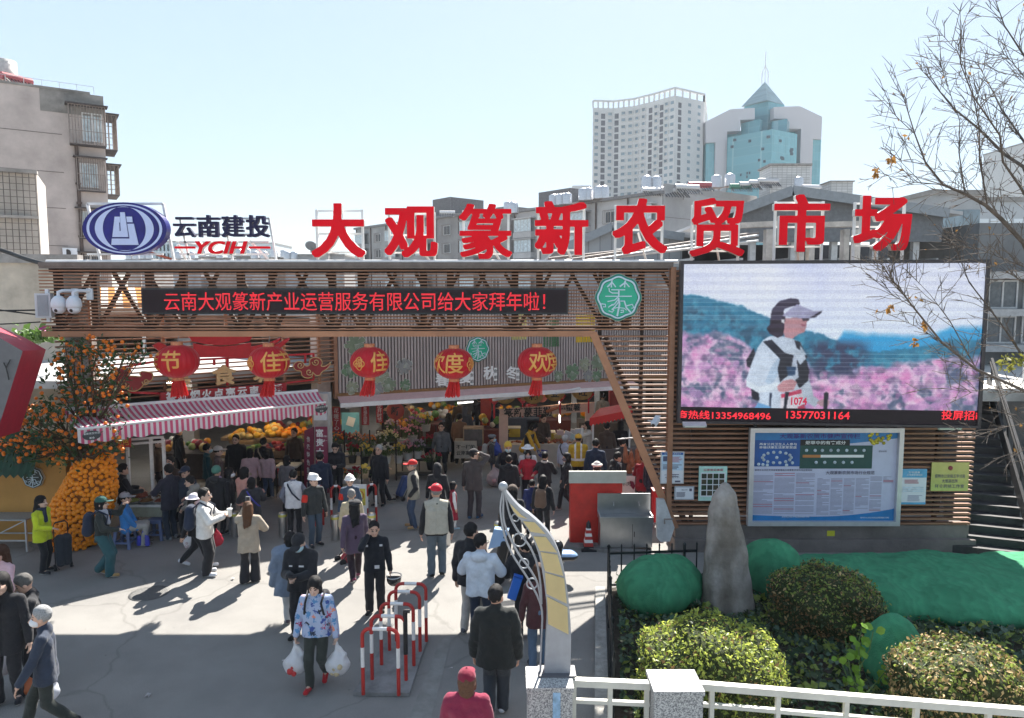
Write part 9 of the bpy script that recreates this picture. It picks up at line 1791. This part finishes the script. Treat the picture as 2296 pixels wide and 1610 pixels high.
for x, y, lb, c_, f_, kw in((463, 998, 'person in teal jacket and mask deep in the food hall', TL, 60, dict(mask=SKY_)), (487, 1003, 'person in white cap deep in the food hall', (.09, .06, .06), 75, dict(hat='cap', hatc=(.5, .47, .44))), (529, 977, 'broad man in black before the melons', K, 180, dict(fat=.02, bulk=.02)), (590, 984, 'man in black facing the melons with a thin strap', K, 0, dict(strap=BE)), (1006, 928, 'woman in long black coat between flowers and passage', K, 10, dict(hem=.2, hair='long')), (1030, 930, 'person in rust brown padded jacket in the passage', (.16, .09, .06), 20, dict(bulk=.024)), (1043, 912, 'person in blue-grey hooded top in the passage', (.07, .08, .11), 15, dict(hoodup=True)), (911, 902, 'shopper in bucket hat at the back stalls', (.17, .14, .13), 60, dict(hat='bucket', hatc=(.42, .38, .34))), (862, 908, 'dim shopper behind the red banners', K, 80, {}), (1075, 890, 'dim shopper with backpack far down the passage', K, 0, {}), (1030, 896, 'dim masked shopper far down the passage', BR, 170, dict(mask=WH)), (1352, 884, 'stallholder in grey apron behind the red canopy', (.30, .29, .28), 10, {}), (398, 960, 'tall dark figure behind the glass cart', K, 40, {}), (352, 985, 'dim shopper seen through the glass cart', BR, 100, {}), (1115, 905, 'dim shopper under the gold lanterns', N_, 30, {}), (1395, 985, 'dim shopper behind the hanging meat', DG, 40, {}), (660, 962, 'dim stallholder behind the oranges', BR, 190, {})):
 pp_(lb, x, y, None, H=1.68, face=f_, top=c_, bottom=K, **kw)
pp_('man in black jacket and pale trousers waiting beside the pale blue hood', 1056, 1174, 1418, face=25, top=K, bottom=(.48, .46, .43), hair='short', shoes=(.1, .1, .12), hem=.46, turn=20, bulk=.02)
pp_('man in pale blue hooded jacket and navy jeans, seen from behind', 1078, 1203, 1442, face=8, top=(.52, .58, .66), hood=True, bottom=(.025, .035, .06), hair='short', shoes=(.6, .62, .66), bulk=.024, turn=35, glasses=True, arms=('bend', 'bend'), hem=.47, fat=.006)
pp_('man in black jacket and dark jeans walking away in the foreground', 1112, 1316, 1604, face=4, top=(.016, .019, .019), bottom=(.03, .037, .047), hair='short', shoes=(.5, .55, .62), bulk=.026, wide=.008, fat=.012, hem=.42, stride=.06, legs='walk', turn=15)
a=pp_('large man in black behind the lamp holding a blue folder', 1178, 1212, 1434, face=0, top=K, bottom=K, hair='short', shoes=(.30, .18, .10), bulk=.03, fat=.016, arms=('bend', 'bend'));c=P(1154, 1318, a['b'].y-.3);o=thing('blue_box', 'bright blue flat box carried behind the lamp scrolls', 'box', c);m=MB();m.box(c, (.14, .10, .36), M=Matrix.Rotation(.3, 3, 'Y'));m.build('box', mat('folder_blue', (.03, .16, .62), .4, var=.05), o);m=MB();m.box(c+Vector((.06, 0, .19)), (.15, .11, .02), M=Matrix.Rotation(.3, 3, 'Y'));m.build('lid', mat('folder_blue2', (.02, .10, .42), .4, var=.05), o)
pp_('person in maroon coat and jeans half hidden by the lamp blade', 1208, 1246, 1498, H=1.62, face=-5, top=(.075, .03, .034), bottom=(.09, .14, .22), hair='bob', hc=BRN, hem=.42)
pp_('person in maroon cap and quilted crimson coat at the bottom edge', 1046, 1508, None, H=1.60, face=4, top=(.24, .025, .06), hat='cap', hatc=(.22, .02, .045), hair='bob', hc=(.12, .06, .035), bottom=K, bulk=.022, fat=.012, scarf=None)
# ================================================================ air
m=MB();m.box((0, 170, 74), (700, 400, 150));hz_=m.build('haze', [], None);hz_['kind']='stuff';hz_['label']='pale blue haze in the distance';hz_['category']='haze'
hm_=bpy.data.materials.new('haze_air');hm_.use_nodes=True;n=hm_.node_tree.nodes;n.remove(n['Principled BSDF']);pv=n.new('ShaderNodeVolumePrincipled');pv.inputs['Color'].default_value=(.80, .90, 1, 1);pv.inputs['Density'].default_value=.0003;pv.inputs['Anisotropy'].default_value=.0
hm_.node_tree.links.new(pv.outputs[0], n['Material Output'].inputs['Volume']);hz_.data.materials.append(hm_)
